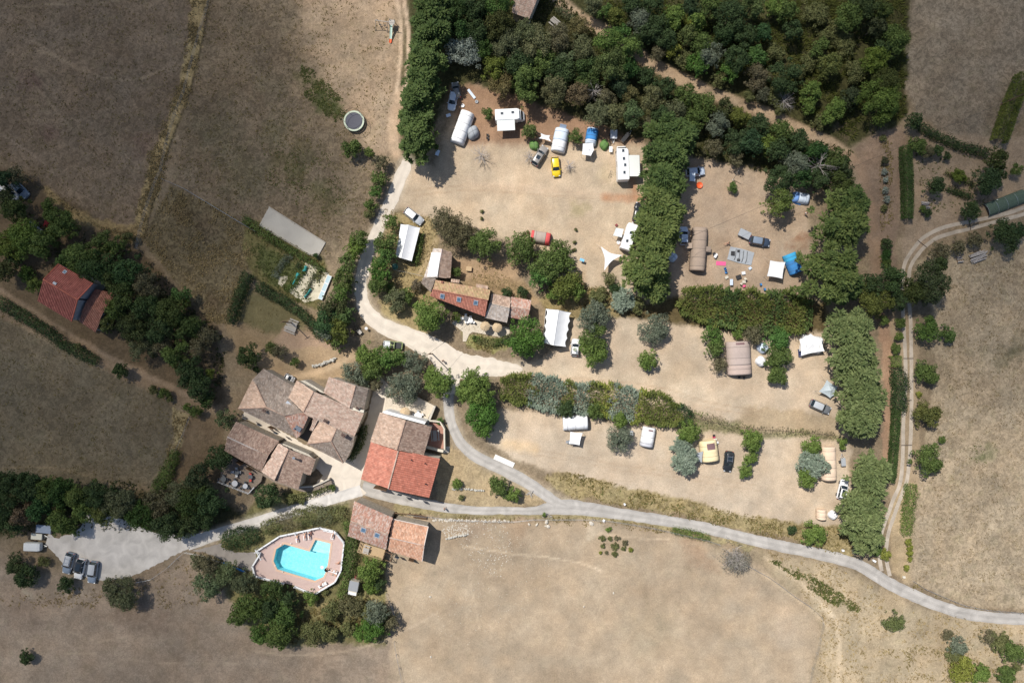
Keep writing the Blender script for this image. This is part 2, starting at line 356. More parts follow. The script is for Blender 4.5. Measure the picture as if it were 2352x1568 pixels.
BLOBS = [  # x, y, r, colour, strength
 (735,222,26,(92,104,58),.8),(755,245,22,(96,108,60),.8),(715,195,18,(110,112,66),.7),(690,170,16,(116,110,70),.6),(770,258,16,(104,112,62),.6),
 (500,300,60,(132,128,98),.4),(560,400,60,(128,126,92),.4),(640,300,40,(128,126,90),.4),(620,200,40,(140,130,104),.4),(640,370,26,(112,112,66),.45),(680,395,30,(112,116,68),.5),(735,430,26,(116,122,72),.45),(765,465,24,(124,124,78),.4),(700,350,24,(118,116,72),.4),(735,480,30,(120,116,74),.35),
 (820,180,26,(204,180,150),.5),(850,230,30,(206,180,150),.6),(840,130,26,(196,170,138),.5),(800,130,28,(190,168,138),.5),(870,330,20,(206,178,148),.5),
 (700,100,30,(180,160,134),.5),(760,80,30,(186,164,136),.5),(660,60,30,(176,158,130),.4),(620,140,30,(140,122,100),.4),
 (1320,480,18,(170,160,110),.5),(1345,470,14,(176,164,118),.4),(1400,400,24,(196,176,134),.4),(1450,432,18,(204,150,110),.8),(925,292,12,(206,160,120),.8),
 (120,310,20,(128,98,92),.5),(70,190,20,(128,98,92),.5),(330,330,26,(140,112,98),.5),(480,260,30,(140,120,100),.3),
 (1600,1270,30,(196,160,128),.5),(1640,1288,22,(196,160,128),.4),(1250,1240,40,(196,172,142),.35),(1180,1220,30,(200,164,128),.4),(1080,1215,26,(188,164,140),.5),
 (300,1400,40,(146,124,106),.5),(370,1420,30,(146,122,104),.45),(200,1420,40,(162,142,122),.3),(60,1400,40,(156,134,118),.3),
 (1370,1220,20,(222,206,180),.5),(1700,1350,40,(200,180,156),.25),(1500,1450,60,(200,184,150),.25),(1800,1450,40,(218,196,170),.4),
 (2275,1040,20,(130,140,84),.45),(2255,1050,14,(120,136,80),.4),(2310,820,30,(130,126,96),.5),(2340,800,30,(120,120,92),.5),(2250,900,30,(170,150,124),.15),
 (1845,1060,10,(234,206,172),.3),(1200,960,26,(240,212,178),.5),(1160,1000,24,(236,210,176),.5),(1560,870,60,(220,196,160),.3),
 (1640,560,30,(176,150,122),.4),(1620,640,26,(206,172,140),.5),(1830,560,14,(170,120,88),.6),(1850,540,14,(166,118,88),.6),(1800,500,40,(180,156,128),.4),
 (1910,1000,16,(160,140,108),.5),(1300,660,14,(190,150,112),.4),(1330,640,20,(190,152,112),.5),
 (430,470,22,(110,92,62),.6),(415,500,18,(116,92,62),.5),(470,520,34,(122,104,84),.5),(370,500,26,(170,154,120),.5),(350,470,22,(172,156,124),.5),(500,690,30,(110,86,66),.5),
 (70,1360,10,(196,184,160),.6),(740,1390,20,(206,180,130),.5),(700,1430,16,(206,180,130),.5),(860,1370,20,(214,188,140),.5),
 (2010,300,20,(160,140,122),.4),(1940,300,20,(180,156,128),.5),(1930,85,14,(196,170,130),.7),(1955,90,10,(190,166,128),.7),
]
def build_ground():
    xs = np.concatenate([[-3500, -1500, -700, -350, -200, -150, -125], np.arange(-110, 110.01, .4), [125, 150, 200, 350, 700, 1500, 3500]])
    ys = np.concatenate([[-3500, -1500, -700, -350, -200, -130, -92], np.arange(-76, 76.01, .4), [92, 130, 200, 350, 700, 1500, 3500]])
    X, Y = np.meshgrid(xs, ys, indexing='ij'); px = X / S + CX; py = CY - Y / S
    n1 = fbm(px / 40, py / 40, 5); n2 = fbm(px / 40 + 90, py / 40 + 31, 5); n3 = fbm(px / 9 + 7, py / 9 + 3, 4); n4 = fbm(px / 120 + 3, py / 120 + 77, 4)
    f1 = fbm(px / 6 + 7, py / 6 + 3, 3) - .5; f2 = fbm(px / 6 + 70, py / 6 + 33, 3) - .5
    wx = px + 26 * (n1 - .5) + 10 * f1; wy = py + 26 * (n2 - .5) + 10 * f2
    C = np.zeros(X.shape + (3,)) + G(170, 150, 122); Mo = np.full(X.shape, .4)
    for pts, c, soft, mo in POLYS:
        d = poly_sd(wx, wy, pts); a = np.clip(.5 - d / (soft + 1e-6), 0, 1); a = a * a * (3 - 2 * a)
        C = C * (1 - a[..., None]) + G(*c) * a[..., None]; Mo = Mo * (1 - a) + mo * a
    for x, y, r, c, s in BLOBS:
        d = np.hypot(px + 60 * (n1 - .5) - x, py + 60 * (n2 - .5) - y) / r + (n3 - .5) * 1.2
        a = np.clip(1.4 - d, 0, 1) * s; C = C * (1 - a[..., None]) + G(*c) * a[..., None]
    lw = px + 3 * (n3 - .5), py + 3 * (n1 - .5)
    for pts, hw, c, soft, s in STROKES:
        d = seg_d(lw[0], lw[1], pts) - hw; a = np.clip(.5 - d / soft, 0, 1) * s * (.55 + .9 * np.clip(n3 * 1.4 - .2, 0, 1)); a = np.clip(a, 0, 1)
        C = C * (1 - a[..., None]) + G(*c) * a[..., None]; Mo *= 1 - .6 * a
    C *= (1 + .42 * (n4 - .5) + .34 * (n1 - .5) + .30 * (n3 - .5) * np.clip(Mo * 1.6, .25, 1))[..., None]
    C *= 1 + (n2 - .5)[..., None] * np.array([.10, .0, -.10])
    ws = np.clip((fbm(px / 14 + 5, py / 14, 4) - .58) * 5, 0, 1) * .22 * np.clip(Mo * 2, 0, 1)     # greener wisps of weeds
    C = C * (1 - ws[..., None]) + (C * np.array([.62, .72, .5])) * ws[..., None]
    hgt = np.clip(np.hypot(X, Y) - 140, 0, 400) * .0
    n, m = X.shape; co = np.stack([X, Y, hgt], -1).reshape(-1, 3)
    idx = np.arange(n * m).reshape(n, m); q = np.stack([idx[:-1, :-1], idx[1:, :-1], idx[1:, 1:], idx[:-1, 1:]], -1).reshape(-1, 4)
    me = bpy.data.meshes.new('ground'); me.vertices.add(n * m); me.vertices.foreach_set('co', co.astype(np.float32).ravel())
    me.loops.add(q.size); me.loops.foreach_set('vertex_index', q.astype(np.int32).ravel()); me.polygons.add(len(q))
    me.polygons.foreach_set('loop_start', np.arange(0, q.size, 4, dtype=np.int32)); me.update(calc_edges=True)
    ca = me.color_attributes.new('Col', 'FLOAT_COLOR', 'POINT'); c4 = np.concatenate([np.clip(C, .01, .8).reshape(-1, 3), Mo.reshape(-1, 1)], 1).astype(np.float32)
    ca.data.foreach_set('color', c4.ravel())
    m_ = bpy.data.materials.new('dry_earth_and_grass'); m_.use_nodes = True; nt = m_.node_tree; b = nt.nodes['Principled BSDF']; L = nt.links.new; N = nt.nodes.new
    b.inputs['Roughness'].default_value = .95; b.inputs['Specular IOR Level'].default_value = .1
    at = N('ShaderNodeAttribute'); at.attribute_name = 'Col'; geo = N('ShaderNodeNewGeometry')
    def noise(sc, det, ro, dist=0.):
        n_ = N('ShaderNodeTexNoise'); n_.inputs['Scale'].default_value = sc; n_.inputs['Detail'].default_value = det; n_.inputs['Roughness'].default_value = ro
        n_.inputs['Distortion'].default_value = dist; L(geo.outputs['Position'], n_.inputs['Vector']); return n_.outputs['Fac']
    def mr(src, a, b_, c, d):
        r = N('ShaderNodeMapRange'); r.inputs[1].default_value = a; r.inputs[2].default_value = b_; r.inputs[3].default_value = c; r.inputs[4].default_value = d
        L(src, r.inputs[0]); return r.outputs[0]
    def mul(a, b_, op='MULTIPLY'):
        r = N('ShaderNodeMath'); r.operation = op
        for k, v in enumerate((a, b_)):
            if isinstance(v, (int, float)): r.inputs[k].default_value = v
            else: L(v, r.inputs[k])
        return r.outputs[0]
    fine = noise(4.5, 6, .72, .6); clump = noise(1.15, 5, .7, 1.2); big = noise(.28, 5, .6)
    k1 = mr(fine, .3, .7, .74, 1.26); spots = mr(clump, .42, .58, 1, 0)
    k2 = mul(1., mul(mul(spots, at.outputs['Alpha']), .68), 'SUBTRACT'); k3 = mr(big, .3, .7, .86, 1.14)
    tot = mul(mul(k1, k2), k3)
    sc_ = N('ShaderNodeVectorMath'); sc_.operation = 'SCALE'; L(at.outputs['Color'], sc_.inputs[0]); L(tot, sc_.inputs['Scale']); L(sc_.outputs[0], b.inputs['Base Color'])
    bp = N('ShaderNodeBump'); bp.inputs['Strength'].default_value = .5; bp.inputs['Distance'].default_value = .12; L(mul(fine, clump, 'ADD'), bp.inputs['Height']); L(bp.outputs[0], b.inputs['Normal'])
    me.materials.append(m_); o = bpy.data.objects.new('ground', me); COL.objects.link(o); tag(o, kind='structure')
build_ground()

# ---------------------------------------------------------------- roads and paved sheets
def smoothline(pts, step=4.):
    pts = [np.array(p, float) for p in pts]; out = []
    for i in range(len(pts) - 1):
        p0 = pts[max(i - 1, 0)]; p1 = pts[i]; p2 = pts[i + 1]; p3 = pts[min(i + 2, len(pts) - 1)]
        n = max(2, int(np.hypot(*(p2 - p1)[:2]) / step))
        for k in range(n):
            t = k / n; out.append(.5 * ((2 * p1) + (-p0 + p2) * t + (2 * p0 - 5 * p1 + 4 * p2 - p3) * t * t + (-p0 + 3 * p1 - 3 * p2 + p3) * t ** 3))
    out.append(pts[-1]); return out
def surf_mat(name, c, var=.18, scale=2., grain=.12, cracks=0.):
    if name in MATS: return MATS[name]
    col = sun_alb(c); m = bpy.data.materials.new(name); m.use_nodes = True; nt = m.node_tree; b = nt.nodes['Principled BSDF']; L = nt.links.new; N = nt.nodes.new
    b.inputs['Roughness'].default_value = .92; b.inputs['Specular IOR Level'].default_value = .15
    geo = N('ShaderNodeNewGeometry'); at = N('ShaderNodeAttribute'); at.attribute_name = 'Col'
    a = N('ShaderNodeTexNoise'); a.inputs['Scale'].default_value = scale * .2; a.inputs['Detail'].default_value = 6; a.inputs['Distortion'].default_value = .8
    f = N('ShaderNodeTexNoise'); f.inputs['Scale'].default_value = scale * 4; f.inputs['Detail'].default_value = 5; f.inputs['Roughness'].default_value = .8
    for q in (a, f): L(geo.outputs['Position'], q.inputs['Vector'])
    def mr(src, lo, hi):
        r = N('ShaderNodeMapRange'); r.inputs[1].default_value = .3; r.inputs[2].default_value = .7; r.inputs[3].default_value = lo; r.inputs[4].default_value = hi; L(src, r.inputs[0]); return r.outputs[0]
    mu = N('ShaderNodeMath'); mu.operation = 'MULTIPLY'; L(mr(a.outputs['Fac'], 1 - var, 1 + var), mu.inputs[0]); L(mr(f.outputs['Fac'], 1 - grain, 1 + grain), mu.inputs[1])
    v1 = N('ShaderNodeVectorMath'); v1.operation = 'SCALE'; L(at.outputs['Color'], v1.inputs[0]); L(mu.outputs[0], v1.inputs['Scale'])
    v2 = N('ShaderNodeVectorMath'); v2.operation = 'MULTIPLY'; v2.inputs[1].default_value = col; L(v1.outputs[0], v2.inputs[0]); L(v2.outputs[0], b.inputs['Base Color'])
    bp = N('ShaderNodeBump'); bp.inputs['Strength'].default_value = .3; bp.inputs['Distance'].default_value = .03; L(f.outputs['Fac'], bp.inputs['Height']); L(bp.outputs[0], b.inputs['Normal'])
    MATS[name] = m; return m
def ribbon(name, pts, m, z, jit=1.2, ruts=0.):
    """pts (x, y, width px); returns a structure sheet with ragged verges and wheel wear across"""
    ln = smoothline(pts, 5.); b = MB(); N_ = 8; rows = []
    for i, p in enumerate(ln):
        a = ln[max(i - 1, 0)]; c = ln[min(i + 1, len(ln) - 1)]; d = np.array(c[:2]) - np.array(a[:2]); d /= np.hypot(*d) + 1e-9; nn = np.array([-d[1], d[0]])
        row = []
        jl = (fbm(np.array([i * .35]), np.array([z * 900]))[0] - .5) * 2 * jit; jr = (fbm(np.array([i * .35]), np.array([z * 900 + 50]))[0] - .5) * 2 * jit
        for k in range(N_ + 1):
            t = k / N_ - .5; w = p[2] * t + (jl if k == 0 else 0) + (jr if k == N_ else 0)
            row.append(P(p[0] + nn[0] * w, p[1] + nn[1] * w) + Vector((0, 0, z)))
        rows.append(row)
    for i in range(len(rows) - 1):
        for k in range(N_):
            t = abs((k + .5) / N_ - .5); g = 1 + ruts * (math.cos((t - .25) * 4 * math.pi) * .5)
            b.face([rows[i][k], rows[i + 1][k], rows[i + 1][k + 1], rows[i][k + 1]], (g, g, g))
    return tag(b.build(name, m, useCol=True), kind='structure')
def sheet(name, pts, m, z, jit=1.0, step=5.):
    pp = []; n = len(pts)
    for i in range(n):
        a = np.array(pts[i], float); c = np.array(pts[(i + 1) % n], float); k = max(1, int(np.hypot(*(c - a)) / step))
        for t in range(k):
            q = a + (c - a) * t / k; pp.append(q + np.array([rnd.uniform(-jit, jit), rnd.uniform(-jit, jit)]) if jit else q)
    b = MB(); b.face([P(*q) + Vector((0, 0, z)) for q in pp]); o = b.build(name, m, useCol=True, fix=False)
    bm = bmesh.new(); bm.from_mesh(o.data)
    if bm.faces[:][0].normal.z < 0: bmesh.ops.reverse_faces(bm, faces=bm.faces)
    bmesh.ops.triangulate(bm, faces=bm.faces); bm.to_mesh(o.data); bm.free()
    return tag(o, kind='structure')
ASPH = surf_mat('worn_asphalt', (204, 198, 190), .2, 2., .16); GRAV = surf_mat('pale_gravel', (249, 236, 218), .10, 2.4, .12)
PARK = surf_mat('white_gravel', (236, 230, 222), .18, 2.2, .12); CONC = surf_mat('concrete_strip', (212, 198, 180), .2, 3., .12)
ribbon('asphalt_road', [(2520,1426,26),(2352,1422,26),(2239,1413,26),(2164,1393,26),(2101,1368,27),(2039,1338,28),(1989,1306,27),(1939,1286,26),(1864,1268,26),(1764,1247,26),
  (1676,1226,25),(1601,1208,25),(1501,1191,25),(1426,1180,26),(1350,1168,32),(1288,1164,34),(1220,1173,18),(1163,1172,18),(1080,1171,20),(1013,1163,22),(940,1149,26),(880,1133,30),(832,1120,30)], ASPH, .008, 2.0, .16)
ribbon('branch_road', [(1300,1160,14),(1270,1148,24),(1225,1117,26),(1176,1088,28),(1138,1070,26),(1088,1044,26),(1055,1012,24),(1037,972,22),(1030,930,24),(1032,890,26)], ASPH, .012, 2.0, .16)
ribbon('gravel_road', [(935,372,22),(922,404,28),(902,454,28),(872,517,26),(856,554,26),(838,604,27),(828,654,28),(836,704,30),(872,744,36),(936,772,42),(1003,806,52),(1055,838,58),(1110,842,46),(1165,845,30),(1200,848,8)], GRAV, .016, 4.5, .08)
sheet('forecourt', [(870,860),(900,890),(888,915),(886,945),(868,985),(852,1030),(836,1080),(826,1116),(842,1132),(812,1146),(760,1156),(724,1160),(700,1140),(742,1090),(700,1048),(640,1010),(590,975),(555,955),(562,945),(600,962),(700,1020),(785,1060),(806,1052),(822,1020),(842,965),(852,920)], GRAV, .020, 1.2)
sheet('plaza', [(985,800),(1040,800),(1060,860),(1050,905),(1015,905),(1000,860)], GRAV, .024, 2.0)
ribbon('drive', [(830,1126,26),(780,1140,24),(713,1160,25),(650,1180,26),(588,1200,26),(530,1217,26),(475,1234,28),(430,1247,34)], PARK, .028, 1.2, .06)
sheet('car_park', [(112,1224),(130,1236),(175,1222),(185,1210),(200,1180),(250,1180),(290,1196),(350,1222),(425,1228),(452,1240),(435,1258),(388,1281),(350,1301),(300,1324),(240,1334),(205,1330),(150,1298),(130,1276),(105,1250)], PARK, .032, 1.8)
sheet('pool_path', [(440,1264),(475,1256),(510,1246),(508,1256),(540,1268),(588,1268),(590,1300),(575,1312),(520,1290),(470,1268)], surf_mat('grey_concrete', (176,168,160), .12), .024, 1.0)
for nm, A_ in (('concrete_track', T4(3,1,(2500,290),(2351,340),(2200,390),(1900,460),(1650,510),(1500,570),(1400,640),(1320,740),(1270,820),(1245,900),(1236,1020),(1232,1180),(1240,1320))+T4(3,2,(1255,0),(1265,330),(1245,700),(1235,1100),(1210,1310),(1150,1450),(1110,1566))+T4(3,3,(1040,200),(1025,400),(1045,540))),
               ('concrete_track', T4(3,1,(2500,345),(2351,400),(2200,440),(1870,530),(1700,570),(1550,620),(1450,690),(1370,780),(1310,880),(1295,980),(1290,1150),(1306,1320))+T4(3,2,(1315,0),(1318,500),(1310,900),(1280,1250),(1230,1400),(1170,1566))+T4(3,3,(1105,200),(1085,400),(1120,585)))):
    ribbon(nm, [(x, y, 8.5) for x, y in A_], CONC, .010, .7)
for i, (x, y, L_, a) in enumerate([(2227,516,26,-80),(2118,560,26,-38),(2086,823,23,0),(2084,919,20,2),(2082,1022,25,2)]):
    o = MB().box((0, 0, .03), (L_ * S, .14, .05)).build('drain', mat('rusty_drain', (.06, .045, .04), .7))
    p = P(x, y); o.location = (p.x, p.y, 0); o.rotation_euler[2] = R(a)
    tag(o, ['dark drain bar across the curved concrete track beside the allotment hedge', 'dark drain bar across the bend of the concrete track', 'brown drain bar across the concrete track beside the clipped square hedge', 'brown drain bar across the concrete track beside the leafy hedge', 'brown drain bar across the straight concrete track near the largest round tree'][i], 'drain', 'drain bars across the concrete track')
# ---------------------------------------------------------------- foliage
LEAF = colmat('foliage', .75, (.72, 1.28), 1.5, 0., .28)
BARK = mat('bark', (.16, .12, .085), .9, var=.3, scale=5, bump=.4)
DEADW = mat('dead_wood', (.42, .38, .35), .9, var=.2, scale=6)
KINDS = {  # colour a, colour b, leaf length, width, coverage, style, height factor, flatness
 'cyp':   ((.048,.078,.022), (.125,.152,.044), .85, .30, 1.5, 'spray', 1.9),
 'con':   ((.034,.062,.018), (.088,.122,.034), .75, .28, 1.5, 'spray', 2.1),
 'dark':  ((.026,.046,.018), (.060,.090,.032), .31, .25, 1.35, 'leaf', 1.35),
 'broad': ((.052,.082,.022), (.110,.150,.040), .31, .26, 1.35, 'leaf', 1.45),
 'pale':  ((.075,.105,.036), (.165,.195,.078), .85, .30, 1.5, 'spray', 1.9),
 'bright':((.075,.125,.026), (.150,.200,.050), .31, .26, 1.4, 'leaf', 1.4),
 'olive': ((.075,.088,.044), (.135,.142,.072), .34, .20, 1.1, 'leaf', 1.25),
 'dun':   ((.085,.082,.045), (.150,.135,.075), .34, .20, .9, 'leaf', 1.25),
 'grey':  ((.085,.105,.070), (.165,.185,.130), .34, .18, 1.0, 'leaf', 1.3),
 'silver':((.150,.180,.150), (.270,.300,.260), .40, .18, 1.0, 'leaf', 1.5),
 'blue':  ((.105,.140,.100), (.225,.262,.200), .60, .22, 1.3, 'spray', 1.6),
 'gold':  ((.120,.140,.026), (.220,.225,.050), .34, .28, 1.3, 'leaf', 1.1),
 'scrub': ((.080,.095,.035), (.150,.150,.060), .32, .24, 1.1, 'leaf', .8),
 'bare':  ((.16,.15,.12), (.22,.21,.17), .26, .12, .22, 'leaf', 1.1),
}
def cards(cen, nor, kind, tone, k=1.):
    a, b, L_, W_, cov, style, hf = KINDS[kind][:7]; n = len(cen); L_ *= k; W_ *= k
    if style == 'spray':
        dirv = nor + nrg.normal(0, .28, (n, 3)); dirv[:, 2] = dirv[:, 2] * .55 - .12
        dirv /= np.linalg.norm(dirv, axis=1, keepdims=True) + 1e-9
        up = np.tile([0, 0, 1.], (n, 1)) + nor * .7 + nrg.normal(0, .35, (n, 3)); side = np.cross(dirv, up); side /= np.linalg.norm(side, axis=1, keepdims=True) + 1e-9
        l = L_ * nrg.uniform(.6, 1.25, (n, 1)); w = W_ * nrg.uniform(.7, 1.3, (n, 1))
        up2 = np.cross(side, dirv)
        v = np.stack([cen - dirv * l * .45, cen + side * w * .5 + dirv * l * .02 - up2 * w * .15, cen + dirv * l * .55, cen - side * w * .5 + dirv * l * .02 - up2 * w * .15], 1)
    else:
        nn = nor + nrg.normal(0, .55, (n, 3)); nn /= np.linalg.norm(nn, axis=1, keepdims=True) + 1e-9
        t = np.cross(nn, nrg.normal(0, 1, (n, 3))); t /= np.linalg.norm(t, axis=1, keepdims=True) + 1e-9; s = np.cross(nn, t)
        l = L_ * nrg.uniform(.6, 1.3, (n, 1)) * .5; w = W_ * nrg.uniform(.6, 1.3, (n, 1)) * .5
        v = np.stack([cen - t * l, cen + s * w * .9 - t * l * .1, cen + t * l, cen - s * w * .9 - t * l * .1], 1)
    tt = np.clip(tone + nrg.normal(0, .2, n), 0, 1)[:, None]
    c = np.array(a) * (1 - tt) + np.array(b) * tt
    return v.reshape(-1, 3), c * 1.4
def sphere_dirs(n, lo=-1.):
    z = nrg.uniform(lo, 1, n); t = nrg.uniform(0, 2 * np.pi, n); r = np.sqrt(1 - z * z)
    return np.stack([r * np.cos(t), r * np.sin(t), z], 1)
def blob_cards(centres, radii, kind, k=1., covk=1.):
    A = KINDS[kind]; V = []; Cc = []
    for c, r in zip(centres, radii):
        la = A[2] * A[3] * .5 * k * k; n = int(max(14, 2.0 * math.pi * r * r * A[4] * covk / la)); n = min(n, 1600)
        d = sphere_dirs(n, -.35); rr = r * nrg.uniform(.62, 1.08, (n, 1)) * (1 + .22 * np.sin(d[:, :1] * 5 + c[0]) * np.cos(d[:, 1:2] * 6 + c[1]))
        v, col = cards(c + d * rr * [1, 1, .85], d, kind, nrg.uniform(.15, .85) * .6 + .2, k)
        V.append(v); Cc.append(col)
    return np.concatenate(V), np.concatenate(Cc)
def crown_blobs(Rm, H, kind, sx=1., dense=1.):
    big = KINDS[kind][5] == 'spray'
    rc = min(max(Rm * (.33 if not big else .30), .28), 1.25 if not big else 1.5)
    n = int(max(7, 2.6 * (Rm / rc) ** 2 * dense)); V = []; Rr = []
    hz = H * .5 * .82
    for i in range(n):
        d = sphere_dirs(1, -.25)[0]; f = rnd.uniform(.62, 1.06) * (1 - .9 * rc / (Rm + rc)) if Rm > rc * 1.3 else rnd.uniform(.3, .6)
        lump = 1 + rnd.uniform(-.12, .16)
        V.append(np.array([d[0] * Rm * f * lump * sx, d[1] * Rm * f * lump, H * .56 + d[2] * hz * f])); Rr.append(rc * rnd.uniform(.55, 1.25))
    V.append(np.array([0, 0, H * .6])); Rr.append(min(Rm * .6, rc * 1.4))
    if Rm > 1.5:   # outlying boughs that break the outline
        for i in range(rnd.randint(5, 10)):
            a = rnd.uniform(0, 6.28); f = rnd.uniform(.92, 1.18); V.append(np.array([math.cos(a) * Rm * f * sx * .92, math.sin(a) * Rm * f * .92, H * rnd.uniform(.3, .65)])); Rr.append(rc * rnd.uniform(.3, .55))
    return V, Rr
def twigs(Rm, H, n=40):
    b = MB()
    for i in range(n):
        a = rnd.uniform(0, 6.28); e = rnd.uniform(.2, 1.2); p = Vector((0, 0, H * rnd.uniform(.25, .6)))
        q = p + Vector((math.cos(a) * math.cos(e), math.sin(a) * math.cos(e), math.sin(e))) * Rm * rnd.uniform(.5, .85)
        b.tube(p, q, .05, .03, n=4, caps=False)
        for j in range(4):
            r_ = q.lerp(p, rnd.uniform(0, .5)); b.tube(r_, r_ + Vector((rnd.uniform(-1, 1), rnd.uniform(-1, 1), rnd.uniform(0, .8))) * Rm * .35, .03, .012, n=3, caps=False)
    return b
def tree(name, label, cat, px, py, rpx, kind, h=None, group=None, sx=1., rot=0., lean=None):
    hf = KINDS[kind][6]; R0 = rpx * S; H = h or (R0 * hf + (1.0 if R0 > 1.6 else .3)); zc = H * .6
    k = 1 - zc / CAMH; Rm = R0 * k
    o = thing(name, label, cat, px, py, rot, zc, group)
    lk = 1.0 if R0 > 1.6 else .72
    cs, rs = crown_blobs(Rm, H, kind, sx); v, c = blob_cards(cs, rs, kind, lk)
    if kind in ('dark', 'broad', 'olive') and rnd.random() < .5: c = c * np.array([rnd.uniform(.8, 1.35), rnd.uniform(.85, 1.25), rnd.uniform(.75, 1.2)])
    v[:, 2] = np.maximum(v[:, 2], .04)
    npmesh('crown', v, len(v) // 4, 4, c, LEAF, o)
    b = MB(); tr = max(.06, Rm * .06); b.tube((0, 0, -.1), (0, 0, H * .45), tr * 1.3, tr * .8, n=7)
    for i in range(6):
        a = i * 1.05 + rnd.random(); b.tube((0, 0, H * rnd.uniform(.25, .45)), (math.cos(a) * Rm * .6 * sx, math.sin(a) * Rm * .6, H * rnd.uniform(.5, .75)), tr * .55, tr * .2, n=5)
    b.build('trunk', BARK, o, fix=False)
    if kind == 'bare': twigs(Rm, H, 60).build('branches', DEADW, o, fix=False)
    return o
ORD = ['first', 'second', 'third', 'fourth', 'fifth', 'sixth', 'seventh', 'eighth', 'ninth', 'tenth', 'eleventh', 'twelfth', 'thirteenth', 'fourteenth', 'fifteenth', 'sixteenth', 'seventeenth', 'eighteenth', 'nineteenth', 'twentieth'] + ['twenty ' + q for q in ('first', 'second', 'third', 'fourth', 'fifth', 'sixth', 'seventh', 'eighth', 'ninth')] + ['thirtieth']
WORD = {'pale': ('cypress_tree', 'pale green feathery cypress', 'tree'), 'cyp': ('cypress_tree', 'feathery yellow green cypress', 'tree'), 'con': ('conifer_tree', 'dense green conifer', 'tree'), 'dark': ('leafy_tree', 'dark green leafy tree', 'tree'),
 'broad': ('leafy_tree', 'mid green leafy tree', 'tree'), 'bright': ('leafy_tree', 'bright green leafy tree', 'tree'), 'olive': ('bushy_tree', 'dull olive green bushy tree', 'tree'),
 'dun': ('bushy_tree', 'brownish thin crowned tree', 'tree'), 'grey': ('bushy_tree', 'grey green feathery tree', 'tree'), 'silver': ('silver_tree', 'pale silver leaved tree', 'tree'),
 'blue': ('blue_cedar', 'blue grey conifer', 'tree'), 'gold': ('golden_bush', 'yellow green bush', 'bush'), 'scrub': ('shrub', 'low olive green shrub', 'shrub'), 'bare': ('bare_tree', 'half bare grey tree', 'tree')}
def wood(place, rows, group=None, h=None):
    """rows: x, y, r, kind[, h]. Labels count from the left within the place and the kind."""
    by = {}
    for r in rows: by.setdefault(r[3], []).append(r)
    for kd, rs in by.items():
        rs.sort(key=lambda r: r[0]); nm, w, ct = WORD[kd]
        for i, r in enumerate(rs):
            lab = (w + ' ' + place) if len(rs) == 1 else (ORD[i] + ' ' + w + ' from left ' + place)
            if r[2] < 17 and ct == 'tree': nm2, ct2, lab = 'small_bush', 'bush', lab.replace('tree', 'bush').replace('cypress', 'cypress bush').replace('conifer', 'conifer bush')
            else: nm2, ct2 = nm, ct
            big_ = kd == 'pale'; jx = (rnd.uniform(-8, 8) if big_ else rnd.uniform(-4, 4)) if r[2] > 30 else 0
            tree(nm2, lab, ct2, r[0] + jx, r[1] + jx * .4, r[2] * (rnd.uniform(.84, 1.02) if big_ and r[2] > 30 else rnd.uniform(.88, 1.1) if r[2] > 24 else 1), kd, (r[4] if len(r) > 4 else h), group, sx=rnd.uniform(.92, 1.08), rot=rnd.uniform(0, 360))
C_, B_, D_, O_, Y_ = 'pale', 'broad', 'dark', 'olive', 'gold'
wood('in the tall western windbreak', [(995,10,44,'con',11),(990,55,44,'con',11),(985,100,44,'con',11),(975,145,45,'con',11.5),(970,190,44,'con',11),(962,232,46,'con',12),(955,272,46,'con',12),(952,308,46,'con',12),(958,336,42,'con',11)], 'conifers of the western windbreak')
wood('beside the silver tree thicket', [(1045,20,34,D_,9),(1090,15,38,D_,9),(1140,10,34,B_,9),(1050,70,34,D_,8),(1095,72,34,D_,8),(1145,60,36,D_,9),(1068,122,40,'silver',7),(1115,115,26,D_,7),(1165,105,36,'olive',8),(1205,75,34,'olive',7),(1190,140,34,D_,7)], 'trees of the north wood')
wood('bordering the caravan terrace', [(1136,160,32,B_,7),(1152,190,28,O_,6),(1206,180,37,B_,8),(1205,215,26,B_,7),(1271,207,35,O_,8),(1326,214,31,O_,7),(1371,262,31,O_,7),(1413,264,27,O_,7),(1453,262,29,O_,7),(1490,284,18,'dun',4),(1391,226,25,'dun',6),(1448,218,22,O_,6),(1497,228,33,O_,7),(1245,135,34,B_,6),(1280,165,34,D_,6),(1345,190,30,D_,6),(1232,100,40,'olive',7),(1120,262,15,B_,3),(1218,299,19,'broad',3.5),(1323,314,17,'broad',3.5)], 'trees above the caravan terrace')
wood('south of the dirt track', [(1285,90,38,'dun',7),(1335,112,36,'olive',7),(1330,62,26,'olive',5),(1396,100,36,B_,9),(1401,150,40,B_,9),(1448,115,32,B_,9),(1440,158,30,D_,7),(1490,180,26,D_,6),(1350,155,28,D_,7),(1300,140,26,'olive',6),(1425,195,26,D_,6)], 'trees of the north wood')
wood('above the tent enclosure', [(1528,200,24,D_,6),(1576,222,26,B_,6),(1618,240,26,B_,6),(1660,250,26,D_,6),(1697,266,26,B_,6),(1738,290,28,D_,6),(1551,252,28,O_,6),(1601,272,28,B_,6),(1650,290,30,'grey',6),(1690,325,28,D_,6),(1727,328,30,D_,7),(1638,338,22,'dun',5),(1690,366,20,'dun',4),(1795,302,30,B_,6),(1839,325,28,D_,6),(1785,345,28,D_,7),(1876,352,30,D_,6),(1919,366,28,B_,6),(1939,388,24,D_,6),(1826,378,30,'grey',7),(1789,412,32,D_,7),(1880,412,30,D_,7),(1935,420,26,D_,6),(1786,464,34,B_,7),(1840,410,26,D_,6),(1560,295,30,D_,7),(1760,330,24,B_,6),(1520,262,24,D_,6)], 'trees around the tent enclosure')
